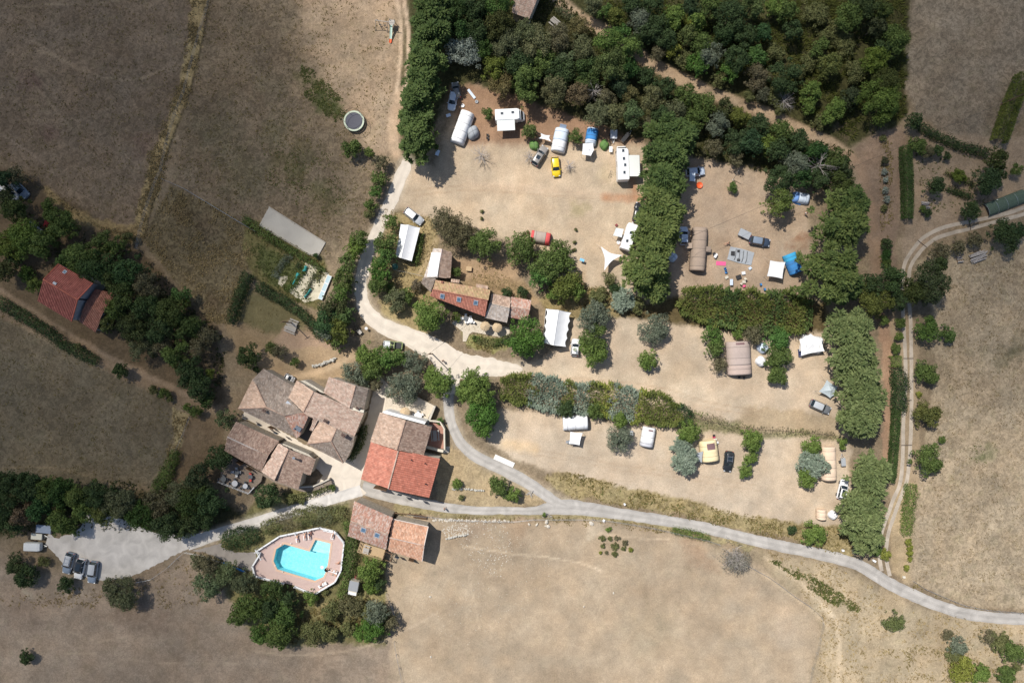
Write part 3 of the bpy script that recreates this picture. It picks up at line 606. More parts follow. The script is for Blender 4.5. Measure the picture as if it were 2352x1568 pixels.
wood('in the central dividing row', [(1542,318,50,'con',11),(1528,362,50,'con',11),(1524,412,50,'con',11),(1520,470,52,'cyp',11),(1508,520,52,'cyp',11),(1500,562,54,'cyp',11),(1486,622,60,'cyp',12),(1500,660,36,'cyp',8)], 'conifers of the dividing row')
wood('east of the tent enclosure', [(1924,503,70,'cyp',12),(1950,470,46,'con',10),(1905,628,66,'cyp',12),(1940,655,40,'con',9)], 'great conifers east of the tents')
wood('around the curved track drive', [(2014,690,38,B_,8),(2000,660,30,D_,7),(2048,640,34,D_,8),(2094,664,34,D_,8),(2134,652,42,D_,9),(2060,690,24,D_,7),(2150,610,22,D_,7)], 'trees over the drive')
wood('in the long eastern row', [(1956,762,50,C_,10),(1962,812,60,C_,10),(1976,862,50,C_,10),(1976,915,54,C_,10),(1976,962,46,C_,10),(1998,1076,42,C_,10),(2004,1112,46,C_,10),(1984,1150,50,C_,10),(1982,1195,50,C_,10),(1990,1232,36,C_,9),(1935,755,30,C_,8)], 'cypresses beside the concrete track')
wood('along the stubble field edge', [(2129,757,28,B_,4.5),(2174,767,19,B_,3),(2126,857,28,B_,4),(2129,951,28,B_,4),(2129,1052,37,B_,5),(2164,1009,9,B_,1.5),(2110,905,8,'gold',1)], 'trees along the stubble field')
wood('beside the concrete track hedge', [(2030,736,12,B_,2),(2068,742,13,B_,2.5),(2064,772,11,'bright',2),(2060,800,13,B_,2),(2032,1272,14,'gold',1.4)], None)
wood('on the middle terrace', [(1490,826,24,'bright',4),(1353,806,34,'bright',5),(1360,768,34,B_,5.5),(1362,728,38,'grey',6),(1503,756,34,'grey',4),(1208,775,44,B_,7)], None)
wood('around the taupe tent', [(1641,801,23,B_,4),(1636,770,24,B_,4),(1650,836,20,'dun',3),(1693,768,13,'bright',2.5),(1733,768,26,'dun',4),(1786,778,28,B_,4.5),(1788,814,30,B_,4.5),(1786,860,24,B_,4)], None)
wood('on the lower tent terrace', [(1301,938,21,D_,4),(1371,944,21,B_,3.5),(1426,963,20,'bright',4),(1421,1006,31,'grey',4.5),(1577,992,26,'bright',4.5),(1570,1030,28,'blue',4.5),(1575,1064,30,'blue',4.5),(1726,1012,25,'bright',4.5),(1722,1049,18,'bright',3),(1711,1081,17,'bright',3),(1866,1024,24,'bright',4),(1867,1066,30,'blue',4.5),(1854,1097,24,'bright',4),(1935,1019,13,'bright',2.2),(1180,985,0.1,'dun',.3)][:-1], None)
wood('on the bank above the road', [(1820,1216,12,D_,2),(1869,1224,27,'bright',4),(1968,1262,12,'grey',1.6),(2012,1262,15,B_,2.4),(2006,1240,20,C_,5)], None)
wood('below the main road', [(2054,1424,24,'olive',3.2),(2201,1484,22,'grey',2),(2176,1458,14,'dun',1.2),(2296,1474,24,'scrub',2),(2270,1462,18,'dun',1.6),(2330,1500,30,B_,3),(2211,1538,26,'gold',1.8),(2252,1546,24,'bright',2),(2312,1554,24,B_,2),(2335,1530,12,'scrub',1.5),(1686,1282,42,'bare',4.5),(2190,1500,20,'scrub',1.2)], None)
wood('around the mossy roofed cottage', [(983,722,42,'bright',7),(908,690,28,O_,4),(932,680,20,B_,3),(898,662,15,B_,2.5),(958,655,16,O_,2.5),(900,508,18,B_,4),(886,556,28,B_,6),(884,590,24,B_,6),(874,620,28,B_,6),(868,655,26,B_,5),(1047,728,12,B_,2),(1048,625,13,B_,3),(1018,505,34,'dun',5),(1046,530,42,'olive',6),(1072,545,28,'olive',5),(1113,562,40,B_,6),(1163,671,13,D_,2),(1198,674,16,D_,2.5),(955,748,0.1,'dun',.3)][:-1], None)
wood('behind the red striped tent', [(1196,572,42,B_,6),(1263,610,46,B_,7),(1240,640,30,B_,6),(1296,655,34,B_,6),(1322,668,22,'bright',5),(1286,575,28,B_,5),(1300,610,24,B_,5),(1398,640,17,'scrub',2.5),(1376,682,24,'scrub',3),(1412,664,14,D_,2.5),(1432,690,28,'blue',3),(1462,700,20,'scrub',2.5),(1683,431,13,B_,2),(1268,676,16,'bright',3)], None)
wood('along the gravel road verge', [(825,548,22,B_,4.5),(815,575,24,B_,4.5),(802,607,26,B_,5),(790,642,28,B_,5),(786,672,26,B_,5),(768,705,32,D_,5.5),(750,738,34,D_,6),(788,722,24,B_,5),(776,764,28,B_,5.5),(750,765,24,'grey',5),(870,411,19,B_,4),(862,440,16,B_,3.5),(852,470,14,B_,3),(848,492,13,'scrub',2.5),(808,341,25,B_,4),(850,349,13,B_,2.5),(872,374,20,'dun',3.5),(725,588,8,D_,1.6),(893,390,0.1,'dun',.3)][:-1], None)
wood('on the farmhouse lawn', [(573,813,33,D_,5),(643,806,20,'dun',4),(625,800,16,B_,3.5),(677,832,12,B_,2.5),(775,787,18,B_,4),(848,818,30,'bright',5.5),(858,845,28,B_,5),(888,820,28,B_,5),(915,822,20,B_,5),(951,832,26,'grey',5),(808,855,26,'grey',4.5),(835,872,20,'grey',4),(863,884,16,'dun',3.5),(590,849,8,D_,2)], None)
wood('shading the white plaza', [(925,893,38,'grey',6),(995,865,26,'bright',7),(1012,880,38,'bright',7.5),(1085,875,34,'bright',7.5),(1100,905,40,'bright',7.5),(1105,945,36,B_,7),(1108,982,28,B_,6),(1070,900,24,'bright',7),(1010,966,9,B_,2)], None)
wood('on the roadside triangle', [(1050,1111,13,'bright',2),(1146,1118,25,B_,4),(1180,1138,19,'bright',3.4),(1060,1142,8,'scrub',1)], None)
wood('beside the restaurant terrace', [(615,1139,35,D_,6),(668,1146,13,'scrub',2),(763,1120,9,B_,1.4),(692,1150,9,'scrub',1.2),(520,962,23,O_,5),(503,1050,30,D_,6),(478,1100,0.1,'dun',.3)][:-1], None)
wood('in the southwest belt', [(463,1100,38,D_,7),(440,1150,42,D_,7),(490,1150,34,D_,7),(415,1135,34,'olive',6),(388,1205,34,D_,7),(425,1210,28,D_,6),(465,1190,28,D_,6),(325,1185,32,D_,6),(355,1160,30,'dun',5),(275,1150,38,'olive',6),(228,1140,38,D_,7),(180,1134,36,B_,7),(140,1130,34,D_,7),(105,1130,34,B_,7),(60,1118,38,D_,8),(20,1110,32,D_,7),(10,1160,34,D_,7),(142,1195,34,B_,6),(165,1212,22,B_,5),(92,1165,34,D_,7),(20,1205,30,D_,6),(240,1178,28,B_,6),(195,1170,30,B_,6),(48,1178,28,'olive',6)], 'trees of the southwest belt')
wood('around the gravel car park', [(36,1296,24,D_,3.5),(58,1320,30,D_,4),(150,1343,20,D_,3),(284,1362,38,O_,5),(256,1345,20,O_,3),(60,1508,17,D_,2.5),(100,1290,14,'scrub',1.5)], None)
wood('on the slope below the pool', [(478,1300,32,'dun',4.5),(455,1288,20,'olive',3),(478,1340,32,O_,5),(520,1318,30,O_,5),(560,1338,28,O_,5),(575,1390,36,B_,6),(548,1415,22,B_,5),(612,1398,34,D_,6),(655,1410,38,B_,6),(640,1452,38,B_,6),(600,1450,26,B_,5),(628,1352,28,D_,5),(713,1372,17,'bright',3),(660,1375,22,D_,5),(720,1456,28,'scrub',4),(752,1450,26,'scrub',4),(762,1402,26,'scrub',3.5),(808,1392,28,O_,4.5),(840,1400,20,'scrub',4),(868,1405,34,'grey',6),(862,1440,32,B_,5.5),(838,1452,24,B_,5),(895,1430,22,'dun',4),(800,1440,20,'scrub',3)], None)
wood('below the timber deck', [(850,1306,28,'bright',5),(832,1322,16,'scrub',3),(855,1346,20,B_,3),(872,1340,14,D_,3),(748,1357,10,'scrub',1)], None)
wood('around the small red roofed house', [(15,412,24,D_,6),(38,402,20,'dun',5),(112,472,17,B_,3),(143,515,34,B_,6),(118,492,18,B_,4),(35,480,32,D_,7),(15,455,24,D_,6),(58,545,46,B_,7),(15,560,36,B_,6),(98,562,34,B_,7),(12,617,28,D_,5),(60,628,18,D_,3),(78,655,20,B_,3),(30,600,20,D_,4)], None)
wood('in the western wood', [(180,590,38,B_,8),(150,600,20,B_,6),(222,612,40,D_,8),(238,556,26,B_,6),(265,568,26,B_,6),(293,545,14,'scrub',3),(292,625,40,D_,8),(258,640,24,D_,7),(335,655,36,'dun',7),(290,685,38,D_,8),(262,712,28,B_,6),(345,705,38,D_,7),(415,678,22,B_,5),(428,695,12,'gold',3),(395,720,36,D_,7),(310,755,34,D_,7),(370,755,36,D_,7),(430,748,36,D_,7),(478,768,26,'dun',6),(245,745,20,B_,5),(325,800,30,'olive',6),(375,795,26,'dun',6),(410,815,34,B_,7),(437,855,32,D_,7),(460,892,30,D_,7),(476,918,18,D_,5),(487,856,13,B_,4),(455,795,24,'dun',6)], 'trees of the western wood')
wood('along the left lane bank', [(278,851,18,D_,4),(270,848,12,D_,3),(376,904,14,B_,2.5),(352,896,12,'scrub',2),(450,945,15,B_,3),(430,935,10,'bright',2),(390,915,9,'scrub',1.5),(181,795,8,'scrub',1.5)], None)
wood('at the top edge of the wood', [(1360,12,26,'olive',5),(1390,30,20,B_,5),(1416,40,28,B_,6),(1451,10,30,D_,6),(1463,46,32,'grey',6),(1500,14,28,D_,7),(1488,72,30,D_,6),(1426,72,22,B_,5),(1513,60,26,D_,6),(1550,38,26,'bright',6),(1582,48,16,'gold',5),(1600,50,22,'bright',6),(1626,14,30,B_,7),(1676,38,38,D_,7),(1728,14,28,B_,7),(1713,84,26,D_,6),(1663,80,24,D_,6),(1751,75,24,D_,6),(1779,14,24,'bright',5),(1809,24,26,B_,6),(1821,72,24,D_,6),(1875,30,34,'scrub',4),(1951,36,36,B_,7),(1990,14,32,D_,8),(2021,28,26,D_,8),(2012,60,28,D_,7),(1576,82,26,B_,6),(1530,90,24,D_,6),(1910,75,28,'scrub',2.5),(1590,15,24,D_,7)], 'trees of the north wood beyond the track')
wood('lining the north track', [(1513,122,22,'dun',4),(1546,112,22,'gold',4),(1460,95,22,D_,5),(1613,102,26,B_,6),(1633,124,34,'grey',6),(1604,145,26,B_,5),(1570,135,22,'scrub',3),(1696,138,34,D_,7),(1676,165,24,B_,5),(1738,130,26,B_,5),(1740,178,30,O_,5),(1752,215,18,'olive',4),(1776,222,22,'scrub',3),(1800,172,42,D_,7),(1864,208,26,'bright',5),(1852,240,22,'bright',4),(1919,250,24,'bright',5),(1901,272,18,'bright',4),(1954,225,24,D_,5),(2018,228,50,B_,7),(2034,186,32,D_,7),(1859,140,26,'scrub',2.5),(1884,112,22,B_,5),(1906,150,30,B_,6),(1939,105,28,'scrub',2.5),(1964,165,26,'scrub',3.5),(2050,95,34,B_,7),(2028,115,26,D_,6),(2012,140,32,B_,6),(1722,222,16,'scrub',3),(1650,185,18,'scrub',2.5),(1835,165,18,'scrub',2.5),(1815,225,0.1,'dun',.3),(1780,120,22,'scrub',3),(1790,250,16,'scrub',2.5),(1880,280,18,'scrub',2.5)], 'trees of the north wood beyond the track')
wood('in the right hand allotment', [(2101,277,19,D_,4),(2106,336,24,B_,3),(2130,350,16,'dun',3),(2151,346,14,D_,3),(2174,358,10,D_,2),(2289,366,26,D_,5),(2149,430,23,D_,4),(2204,404,17,B_,3),(2270,415,32,D_,6),(2290,400,20,D_,5),(2231,484,25,D_,4),(2131,488,11,D_,2),(2119,480,9,B_,1.6),(2305,542,38,D_,5),(2335,535,26,D_,5),(2159,580,25,'dun',3.5),(2200,566,19,'dun',3),(2239,552,19,'dun',3),(2036,562,15,D_,3),(2036,584,15,D_,3),(2037,605,12,B_,2.5),(2033,437,9,'silver',1.2),(2034,412,7,'silver',1),(2036,458,9,'silver',1),(2032,395,8,'silver',1),(2030,478,9,'scrub',1),(2028,318,9,'scrub',1),(2033,370,10,D_,1.5),(2334,390,14,B_,3)], None)
for (x, y, r, h, lab) in [(2070,1178,9,1.2,'topmost'),(2088,1243,10,1.1,'upper'),(2090,1258,8,1.0,'second round'),(2090,1270,8,1.0,'third round'),(2090,1284,6,.9,'lowest small'),(2081,1303,8,1.0,'isolated')]:
    if lab == 'topmost': continue
    tree('golden_bush', lab + ' yellow green bush in the row below the leafy green strip', 'bush', x, y, r, 'gold', h, 'yellow bushes below the green strip')
for i, (x, y, r, k) in enumerate([(1399,1216,9,'bright'),(1383,1236,10,'scrub'),(1400,1237,8,'scrub'),(1418,1235,9,'dun'),(1411,1254,13,'scrub'),(1384,1253,8,'scrub'),(1432,1259,8,'scrub'),(1449,1262,8,'gold'),(1412,1271,10,'scrub'),(1379,1269,4,'gold'),(1392,1268,4,'dun'),(1436,1246,9,'dun')]):
    tree('ground_bush', ['topmost small green bush of the cluster in the open dry field', 'darkest green bush at the left of the second row in the field cluster', 'small sparse bush in the middle of the second row of the field cluster', 'brownish bush at the right end of the second row of the field cluster', 'widest spreading green bush in the middle of the field cluster', 'small bush at the left of the third row of the field cluster', 'small ring shaped bush right of the widest one in the field cluster', 'pale bush at the far right of the field cluster', 'lowest dull bush in the middle of the field cluster', 'tiny yellow bush at the lower left of the field cluster', 'tiny brown bush beside the lowest dull bush of the field cluster', 'dry brown tussock above the pale bush of the field cluster'][i], 'bush', x, y, r * .78, k, .5, 'bushes clustered in the open dry field', sx=rnd.uniform(1, 1.3))

# hedges: one thing each, leaves over the top and both sides of a line
def hedge(label, pts, h, kind='dark', cols=None, clip=False, name='hedge', cov=1., group=None, jit=.25):
    ln = [np.array(p, float) for p in pts]; zt = h
    k = S * (1 - zt / CAMH); W = [np.array([(p[0] - CX) * k, (CY - p[1]) * k, p[2] * k / 2]) for p in ln]
    org = W[len(W) // 2].copy(); o = bpy.data.objects.new(name, None); COL.objects.link(o); o.location = (org[0], org[1], 0); tag(o, label, 'hedge', group)
    V = []; Cs = []; A = KINDS[kind]
    for i in range(len(W) - 1):
        a, c = W[i], W[i + 1]; d = c[:2] - a[:2]; L_ = np.hypot(*d)
        if L_ < .01: continue
        d = d / L_; nn = np.array([-d[1], d[0]]); kd = (cols[i] if cols else kind); A = KINDS[kd]
        w = (a[2] + c[2]) / 2; per = 2 * w + 1.6 * h; la = A[2] * A[3] * .5 * (.6 if clip else .8)
        n = int(L_ * per * A[4] * cov * (1.7 if clip else 1.5) / la); t = nrg.uniform(-.02, 1.02, n); u = nrg.uniform(0, per, n)
        ww = a[2] + (c[2] - a[2]) * t
        side = np.where(u < .8 * h, -1, np.where(u > per - .8 * h, 1, 0)); x = np.where(side == 0, (u - .8 * h) / (2 * w) * 2 - 1, side) * ww
        z = np.where(side == 0, h, np.where(side < 0, u / .8 + .1 * h, (per - u) / .8 + .1 * h)); z = np.minimum(z, h)
        if not clip:
            lump = fbm((a[0] + d[0] * L_ * t) * 1.1 + x * .3, (a[1] + d[1] * L_ * t) * 1.1 + x * .9, 3) - .5
            e = np.abs(x) / (ww + 1e-6); z = z * (1 - .5 * np.clip(e - .4, 0, 1) * (side == 0) * 1.2) * (1 + 1.0 * lump); x = x * (1 + .9 * lump)
        nor = np.stack([nn[0] * side + 0 * t, nn[1] * side + 0 * t, np.where(side == 0, 1., .35)], 1) + (np.stack([nn[0] * x / (ww + .01), nn[1] * x / (ww + .01), 0 * x], 1) * .6 if not clip else 0)
        js = jit * (.35 if clip else 1)
        cen = np.stack([a[0] + d[0] * L_ * t + nn[0] * x - org[0], a[1] + d[1] * L_ * t + nn[1] * x - org[1], z], 1) + nrg.normal(0, js, (n, 3)) * [1, 1, .7]
        tone = .5 + 1.5 * (fbm(cen[:, 0] * .7 + org[0], cen[:, 1] * .7 + org[1], 3) - .5)
        v, cc = cards(cen, nor, kd, tone, .7 if clip else .9); V.append(v)
        if cols:   # neighbouring plants grow into each other
            ti = np.clip((i + t + 1.6 * (fbm(cen[:, 0] * .55 + 9, cen[:, 1] * .55 + 4, 3) - .5) + nrg.normal(0, .10, n)).astype(int), 0, len(cols) - 1)
            ca_ = np.array([KINDS[q][0] for q in cols])[ti]; cb_ = np.array([KINDS[q][1] for q in cols])[ti]; tt_ = np.clip(tone + nrg.normal(0, .2, n), 0, 1)[:, None]; cc = (ca_ * (1 - tt_) + cb_ * tt_) * 1.4
        Cs.append(cc)
    V = np.concatenate(V); V[:, 2] = np.maximum(V[:, 2], .03)
    npmesh('foliage', V, len(V) // 4, 4, np.concatenate(Cs), LEAF, o)
    b = MB()
    for i in range(len(W) - 1):
        b.tube((W[i][0] - org[0], W[i][1] - org[1], .02), (W[i + 1][0] - org[0], W[i + 1][1] - org[1], .02), .06, n=5)
        L_ = np.hypot(*(W[i + 1] - W[i])[:2])
        for j in range(max(1, int(L_ / 1.2))):
            q = W[i] + (W[i + 1] - W[i]) * (j + .5) / max(1, int(L_ / 1.2)) - org; b.tube((q[0], q[1], -.1), (q[0] + rnd.uniform(-.2, .2), q[1] + rnd.uniform(-.2, .2), h * .8), .06, .03, n=5)
    b.build('stems', BARK, o, fix=False)
    return o
KINDS['lime'] = ((.105,.130,.022), (.195,.210,.045), .55, .22, 1.35, 'spray', 1.)
KINDS['moss'] = ((.060,.080,.018), (.125,.140,.034), .55, .22, 1.35, 'spray', 1.)
KINDS['clip'] = ((.030,.055,.014), (.055,.090,.024), .30, .24, 1.5, 'leaf', 1.)
KINDS['weed'] = ((.070,.110,.025), (.150,.190,.050), .34, .16, 1.2, 'leaf', 1.)
def H2(*p): return [(588 * 2 + x / 4, 784 + y / 4, w / 4) for x, y, w in p]
hedge('long hedge with patches of blue grey, lime and dark green below the middle terrace', H2((-100,435,170),(60,440,250),(180,445,270),(340,480,270),(480,515,270),(560,525,250),(640,535,260),(720,535,260),(800,540,250),(930,545,260),(1040,570,270),(1130,590,260),(1200,600,260),(1300,615,260),(1420,650,220),(1560,680,170),(1640,720,130)), 2.2, 'moss',
      ['moss','moss','blue','blue','moss','blue','blue','moss','lime','blue','blue','lime','moss','moss','moss','dark'])
hedge('broad dark green hedge closing the tent enclosure on its lower side', T4(2,1,(1540,1180)) and [(x, y, w) for (x, y), w in zip(T4(2,1,(1560,1150),(1700,1220),(1900,1250),(2100,1270),(2351,1290),(2500,1300),(2680,1310),(2760,1310)), (34,68,76,80,84,84,78,40))], 2.6, 'moss', ['moss','moss','con','moss','con','moss','con'])
hedge('low overgrown hedge along the garden beds and cold frame', [(588,655,18),(620,675,18),(650,692,18),(680,712,17),(705,735,18),(722,752,20),(735,772,18)], 1.5, 'dark')
hedge('narrow weedy hedge between the gravel court and the garden beds', [(560,500,16),(588,524,16),(620,545,14),(660,572,12),(700,592,10),(745,622,6)], .9, 'broad', cov=.8)
hedge('short dark hedge at the left of the fenced picnic lawn', [(568,628,20),(556,655,22),(545,680,22),(536,712,18),(528,740,16)], 1.8, 'dark')
hedge('dark bushy hedge on the edge of the lower left field beside the dirt lane', [(-10,690,20),(25,712,22),(60,735,22),(100,758,20),(135,785,18)], 1.4, 'dark')
hedge('dark green hedge continuing above the lower left field near the lone bush', [(132,790,14),(160,800,20),(190,815,20),(220,832,14)], 1.3, 'dark')
hedge('tall grass green hedge closing the corner of the lower left field', [(402,1036,14),(392,1060,22),(380,1085,28),(366,1112,30),(352,1130,22)], 1.5, 'broad')
hedge('rounded dark hedge between the drive and the pool terrace', [(508,1247,22),(525,1242,38),(550,1238,42),(575,1232,36),(592,1226,24)], 1.6, 'dark')
hedge('shrubby hedge on the bank between the drive and the pool', [(600,1216,20),(640,1202,30),(680,1192,38),(720,1186,42),(760,1182,36),(790,1182,26)], 1.6, 'scrub', ['scrub','dun','scrub','olive','scrub'])
hedge('green clipped hedge running down the east side of the pool', [(796,1200,18),(808,1235,22),(806,1270,22),(800,1310,22),(792,1345,22),(784,1376,14)], 1.6, 'broad')
hedge('leafy hedge left of the concrete track, its wide upper part', [(2062,848,22),(2070,866,26),(2072,885,28),(2072,905,28),(2070,925,26),(2068,945,22)], 1.9, 'dark')
hedge('narrow clipped hedge left of the concrete track, its long lower part', [(2062,940,15),(2060,980,16),(2057,1020,16),(2054,1060,15),(2052,1090,16),(2048,1108,14)], 1.4, 'clip', clip=True)
hedge('square clipped bright hedge block beside the concrete track', [(2047,830,22),(2072,830,24)], 1.4, 'weed', clip=True)
hedge('long thin clipped hedge across the top of the allotment', [(2118,290,15),(2150,308,15),(2200,330,15),(2240,342,16),(2274,352,15)], 1.4, 'dark')
hedge('flat topped clipped hedge slab at the right edge above the allotment', [(2358,170,26),(2330,240,28),(2303,320,28)], 2.4, 'moss', clip=True)
hedge('straight clipped dark hedge on the left side of the allotment', [(2085,335,20),(2088,400,20),(2089,450,19),(2089,500,17)], 2.0, 'clip', clip=True)
hedge('low hedge row in the middle of the allotment', [(2175,432,9),(2205,442,10),(2235,452,12)], .8, 'dark')
hedge('thin hedge along the allotment beds near the right edge', [(2174,396,7),(2215,412,9),(2240,425,8)], .7, 'scrub')
hedge('leafy pale green strip at the corner of the stubble field', [(2095,1112,24),(2094,1140,24),(2088,1170,24),(2085,1200,24),(2087,1228,22)], .7, 'weed', cov=.9)
hedge('dark shrub row behind the washing pole of the marquee garden', [(965,535,10),(962,560,10),(958,590,10),(950,605,9)], 1.0, 'broad')
hedge('long creeper hedge on the wall of the lane beside the red barn', [(836,978,8),(830,1000,14),(820,1025,16),(806,1048,14),(800,1056,6)], 1.6, 'dark')
hedge('short hedge of mixed shrubs in front of the cottage patio', [(1085,775,9),(1105,782,12),(1130,788,13),(1160,782,14),(1180,772,10)], 1.0, 'broad', ['broad','scrub','broad','dark'])
hedge('short hedge beside the road under the restaurant walkway', [(655,1148,14),(690,1140,12),(725,1130,12),(755,1120,12)], 1.0, 'scrub')
hedge('green scrub bank between the two tent terraces', [(1580,955,30),(1620,965,34),(1660,975,20),(1720,985,13),(1800,990,14),(1860,995,14),(1920,1000,9)], .5, 'weed', ['weed','dun','scrub','dun','scrub','dun'], cov=.22)
hedge('strip of green plants along the field fence below the main road', [(1545,1217,12),(1575,1224,14),(1605,1230,13),(1630,1236,8)], .6, 'weed', cov=.9)
hedge('ragged cactus like row beside the tiled roof at the top', [(1278,18,8),(1292,26,12),(1306,36,12),(1322,46,8)], .9, 'olive')

# ---------------------------------------------------------------- uncountable ground cover: tufts of dry and green grass
COURT = T4(1, 1, (120,335),(635,662),(560,790),(490,765),(30,500),(40,480))
ROADL = [(2352,1422),(2239,1413),(2101,1368),(1989,1306),(1864,1268),(1764,1247),(1601,1208),(1501,1191),(1426,1180),(1350,1168),(1220,1173),(1080,1171),(940,1149),(832,1120),(713,1160),(588,1200),(430,1247)]
def tufts(name, label, zones, seed=1):
    V = []; Cs = []
    for pts, dens, h, ca, cb in zones:
        xs = [p[0] for p in pts]; ys = [p[1] for p in pts]; A = (max(xs) - min(xs)) * (max(ys) - min(ys)) * S * S; n = int(A * dens)
        x = nrg.uniform(min(xs), max(xs), n); y = nrg.uniform(min(ys), max(ys), n)
        wob = 10 * (fbm(x / 9, y / 9, 3) - .5) * 2; d = poly_sd(x + wob, y + wob * .7, pts)
        k = (d < 0) & (poly_sd(x, y, COURT) > 0) & (seg_d(x, y, ROADL) > 14) & (nrg.random(n) < np.clip((fbm(x / 22, y / 22, 4) - .36) * 4, .03, 1)); x = x[k]; y = y[k]; n = len(x)
        if not n: continue
        wx = (x - CX) * S; wy = (CY - y) * S; cc = np.array(sun_alb(ca)); cd = np.array(sun_alb(cb)); t0 = nrg.random((n, 1)) * .6 + .4 * fbm(x / 30, y / 30, 3)[:, None]
        for j in range(3):
            a = nrg.uniform(0, 6.28, n); l = h * nrg.uniform(.5, 1.3, n); w = .09 + .05 * nrg.random(n); ox = nrg.normal(0, .12, n); oy = nrg.normal(0, .12, n)
            b0 = np.stack([wx + ox - np.sin(a) * w, wy + oy + np.cos(a) * w, 0 * wx], 1); b1 = np.stack([wx + ox + np.sin(a) * w, wy + oy - np.cos(a) * w, 0 * wx], 1)
            tp = np.stack([wx + ox + np.cos(a) * l * .7, wy + oy + np.sin(a) * l * .7, l * .7], 1)
            V.append(np.stack([b0, b1, tp], 1).reshape(-1, 3)); Cs.append((cc * (1 - t0) + cd * t0) * nrg.uniform(.8, 1.2, (n, 1)))
    v = np.concatenate(V); o = npmesh(name, v, len(v) // 3, 3, np.concatenate(Cs), LEAF); tag(o, label, 'grass', kind='stuff'); return o
DR = ((150,132,92), (214,190,140)); GR = ((84,98,48), (140,146,84)); OL = ((120,112,66), (180,160,104))
def T4z(c, r, *p): return T4(c, r, *p)
tufts('dry_grass', 'long dry straw coloured grass along fences and banks', [
 ([(440,0),(482,0),(450,180),(400,330),(330,545),(300,540),(345,360),(420,180)], 16, .45, *DR), ([(392,424),(500,474),(590,530),(560,640),(525,745),(480,740),(320,540)], 7, .4, *DR),
 ([(230,520),(330,540),(300,560),(150,480),(100,430)], 14, .5, *DR), ([(398,940),(440,960),(420,1010),(385,1075),(380,1060),(398,1000)], 16, .45, *DR),
 ([(1250,1096),(1300,1082),(1420,1112),(1700,1180),(1950,1215),(1960,1280),(1740,1236),(1500,1176),(1310,1140)], 8, .35, *OL),
 ([(1760,1262),(1900,1290),(2100,1400),(2352,1445),(2352,1568),(1870,1568),(1890,1420)], 3.5, .3, *DR), ([(2100,1340),(2200,1390),(2352,1404),(2352,1418),(2180,1400),(2090,1350)], 10, .3, *OL),
 ([(270,1130),(420,1110),(430,1130),(300,1150)], 14, .4, *DR), ([(905,1178),(1176,1186),(1400,1190),(1560,1218),(1560,1226),(1176,1194),(905,1184)], 9, .25, *OL),
 ([(560,510),(620,530),(740,600),(750,640),(700,600),(600,560)], 8, .35, *OL), ([(1240,640),(1300,640),(1480,690),(1460,712),(1330,720),(1250,720)], 6, .3, *OL),
 ([(880,480),(1000,500),(1000,640),(900,700),(870,620)], 5, .3, *DR), ([(0,1370),(300,1340),(420,1290),(560,1340),(420,1400),(0,1390)], 4, .3, *DR),
 ([(1100,590),(1240,680),(1180,690),(1080,640)], 4, .3, *DR), ([(2110,600),(2352,560),(2352,1402),(2110,1330),(2110,1110),(2170,760)], 2.6, .18, (128,112,84), (196,176,136)),
 ([(0,0),(470,0),(420,180),(320,520),(100,450),(0,380)], 1.5, .2, *OL), ([(484,0),(905,0),(900,250),(850,520),(740,600),(400,410),(446,180)], 1.8, .22, *OL),
 ([(0,720),(430,930),(380,1080),(270,1140),(0,1080)], 1.6, .2, *OL)])
tufts('green_grass', 'patches of short green grass and weeds between the fields', [
 ([(690,150),(720,160),(800,240),(800,270),(760,280),(700,220)], 20, .25, *GR), ([(600,330),(760,350),(800,450),(780,500),(700,500),(620,420)], 3, .22, *GR),
 ([(560,660),(640,690),(700,750),(600,770),(540,740)], 2, .15, *OL), ([(1310,1096),(1420,1120),(1700,1190),(1800,1215),(1740,1230),(1480,1170),(1330,1135)], 4, .25, *GR),
 (T4z(3,3,(0,440),(150,450),(500,640),(800,830),(880,930),(600,850),(400,720),(200,560)), 26, .35, (76,92,42), (136,140,76)), ([(960,600),(985,610),(975,640),(955,620)], 12, .25, *GR), ([(2230,1020),(2290,1030),(2270,1070),(2230,1055)], 7, .25, *GR),
 ([(1070,745),(1120,750),(1180,790),(1130,812),(1075,800)], 10, .25, *OL), ([(1980,1500),(2100,1480),(2210,1500),(2352,1568),(2150,1568)], 5, .3, *OL), ([(600,1340),(900,1380),(900,1440),(640,1480)], 8, .4, *OL),
 ([(560,500),(740,610),(740,720),(600,650)], 6, .35, *GR), ([(1380,0),(2080,0),(2080,260),(1960,320),(1700,180),(1420,60)], 9, .8, (60,72,30), (128,130,62)), ([(1000,0),(1300,0),(1480,200),(1960,350),(1900,440),(1540,330),(1130,180)], 6, .7, (56,68,30), (112,114,60)),
 ([(0,470),(300,560),(520,780),(500,930),(420,860),(250,760),(120,640)], 4, .5, (60,70,36), (110,112,66)), ([(0,1090),(400,1110),(540,1170),(440,1230),(150,1210),(0,1240)], 4, .5, (56,66,34), (100,104,58)),
 ([(2020,320),(2050,330),(2046,620),(2022,610)], 7, .3, *OL), ([(2090,340),(2260,360),(2280,470),(2120,500)], 2.5, .3, *GR)])
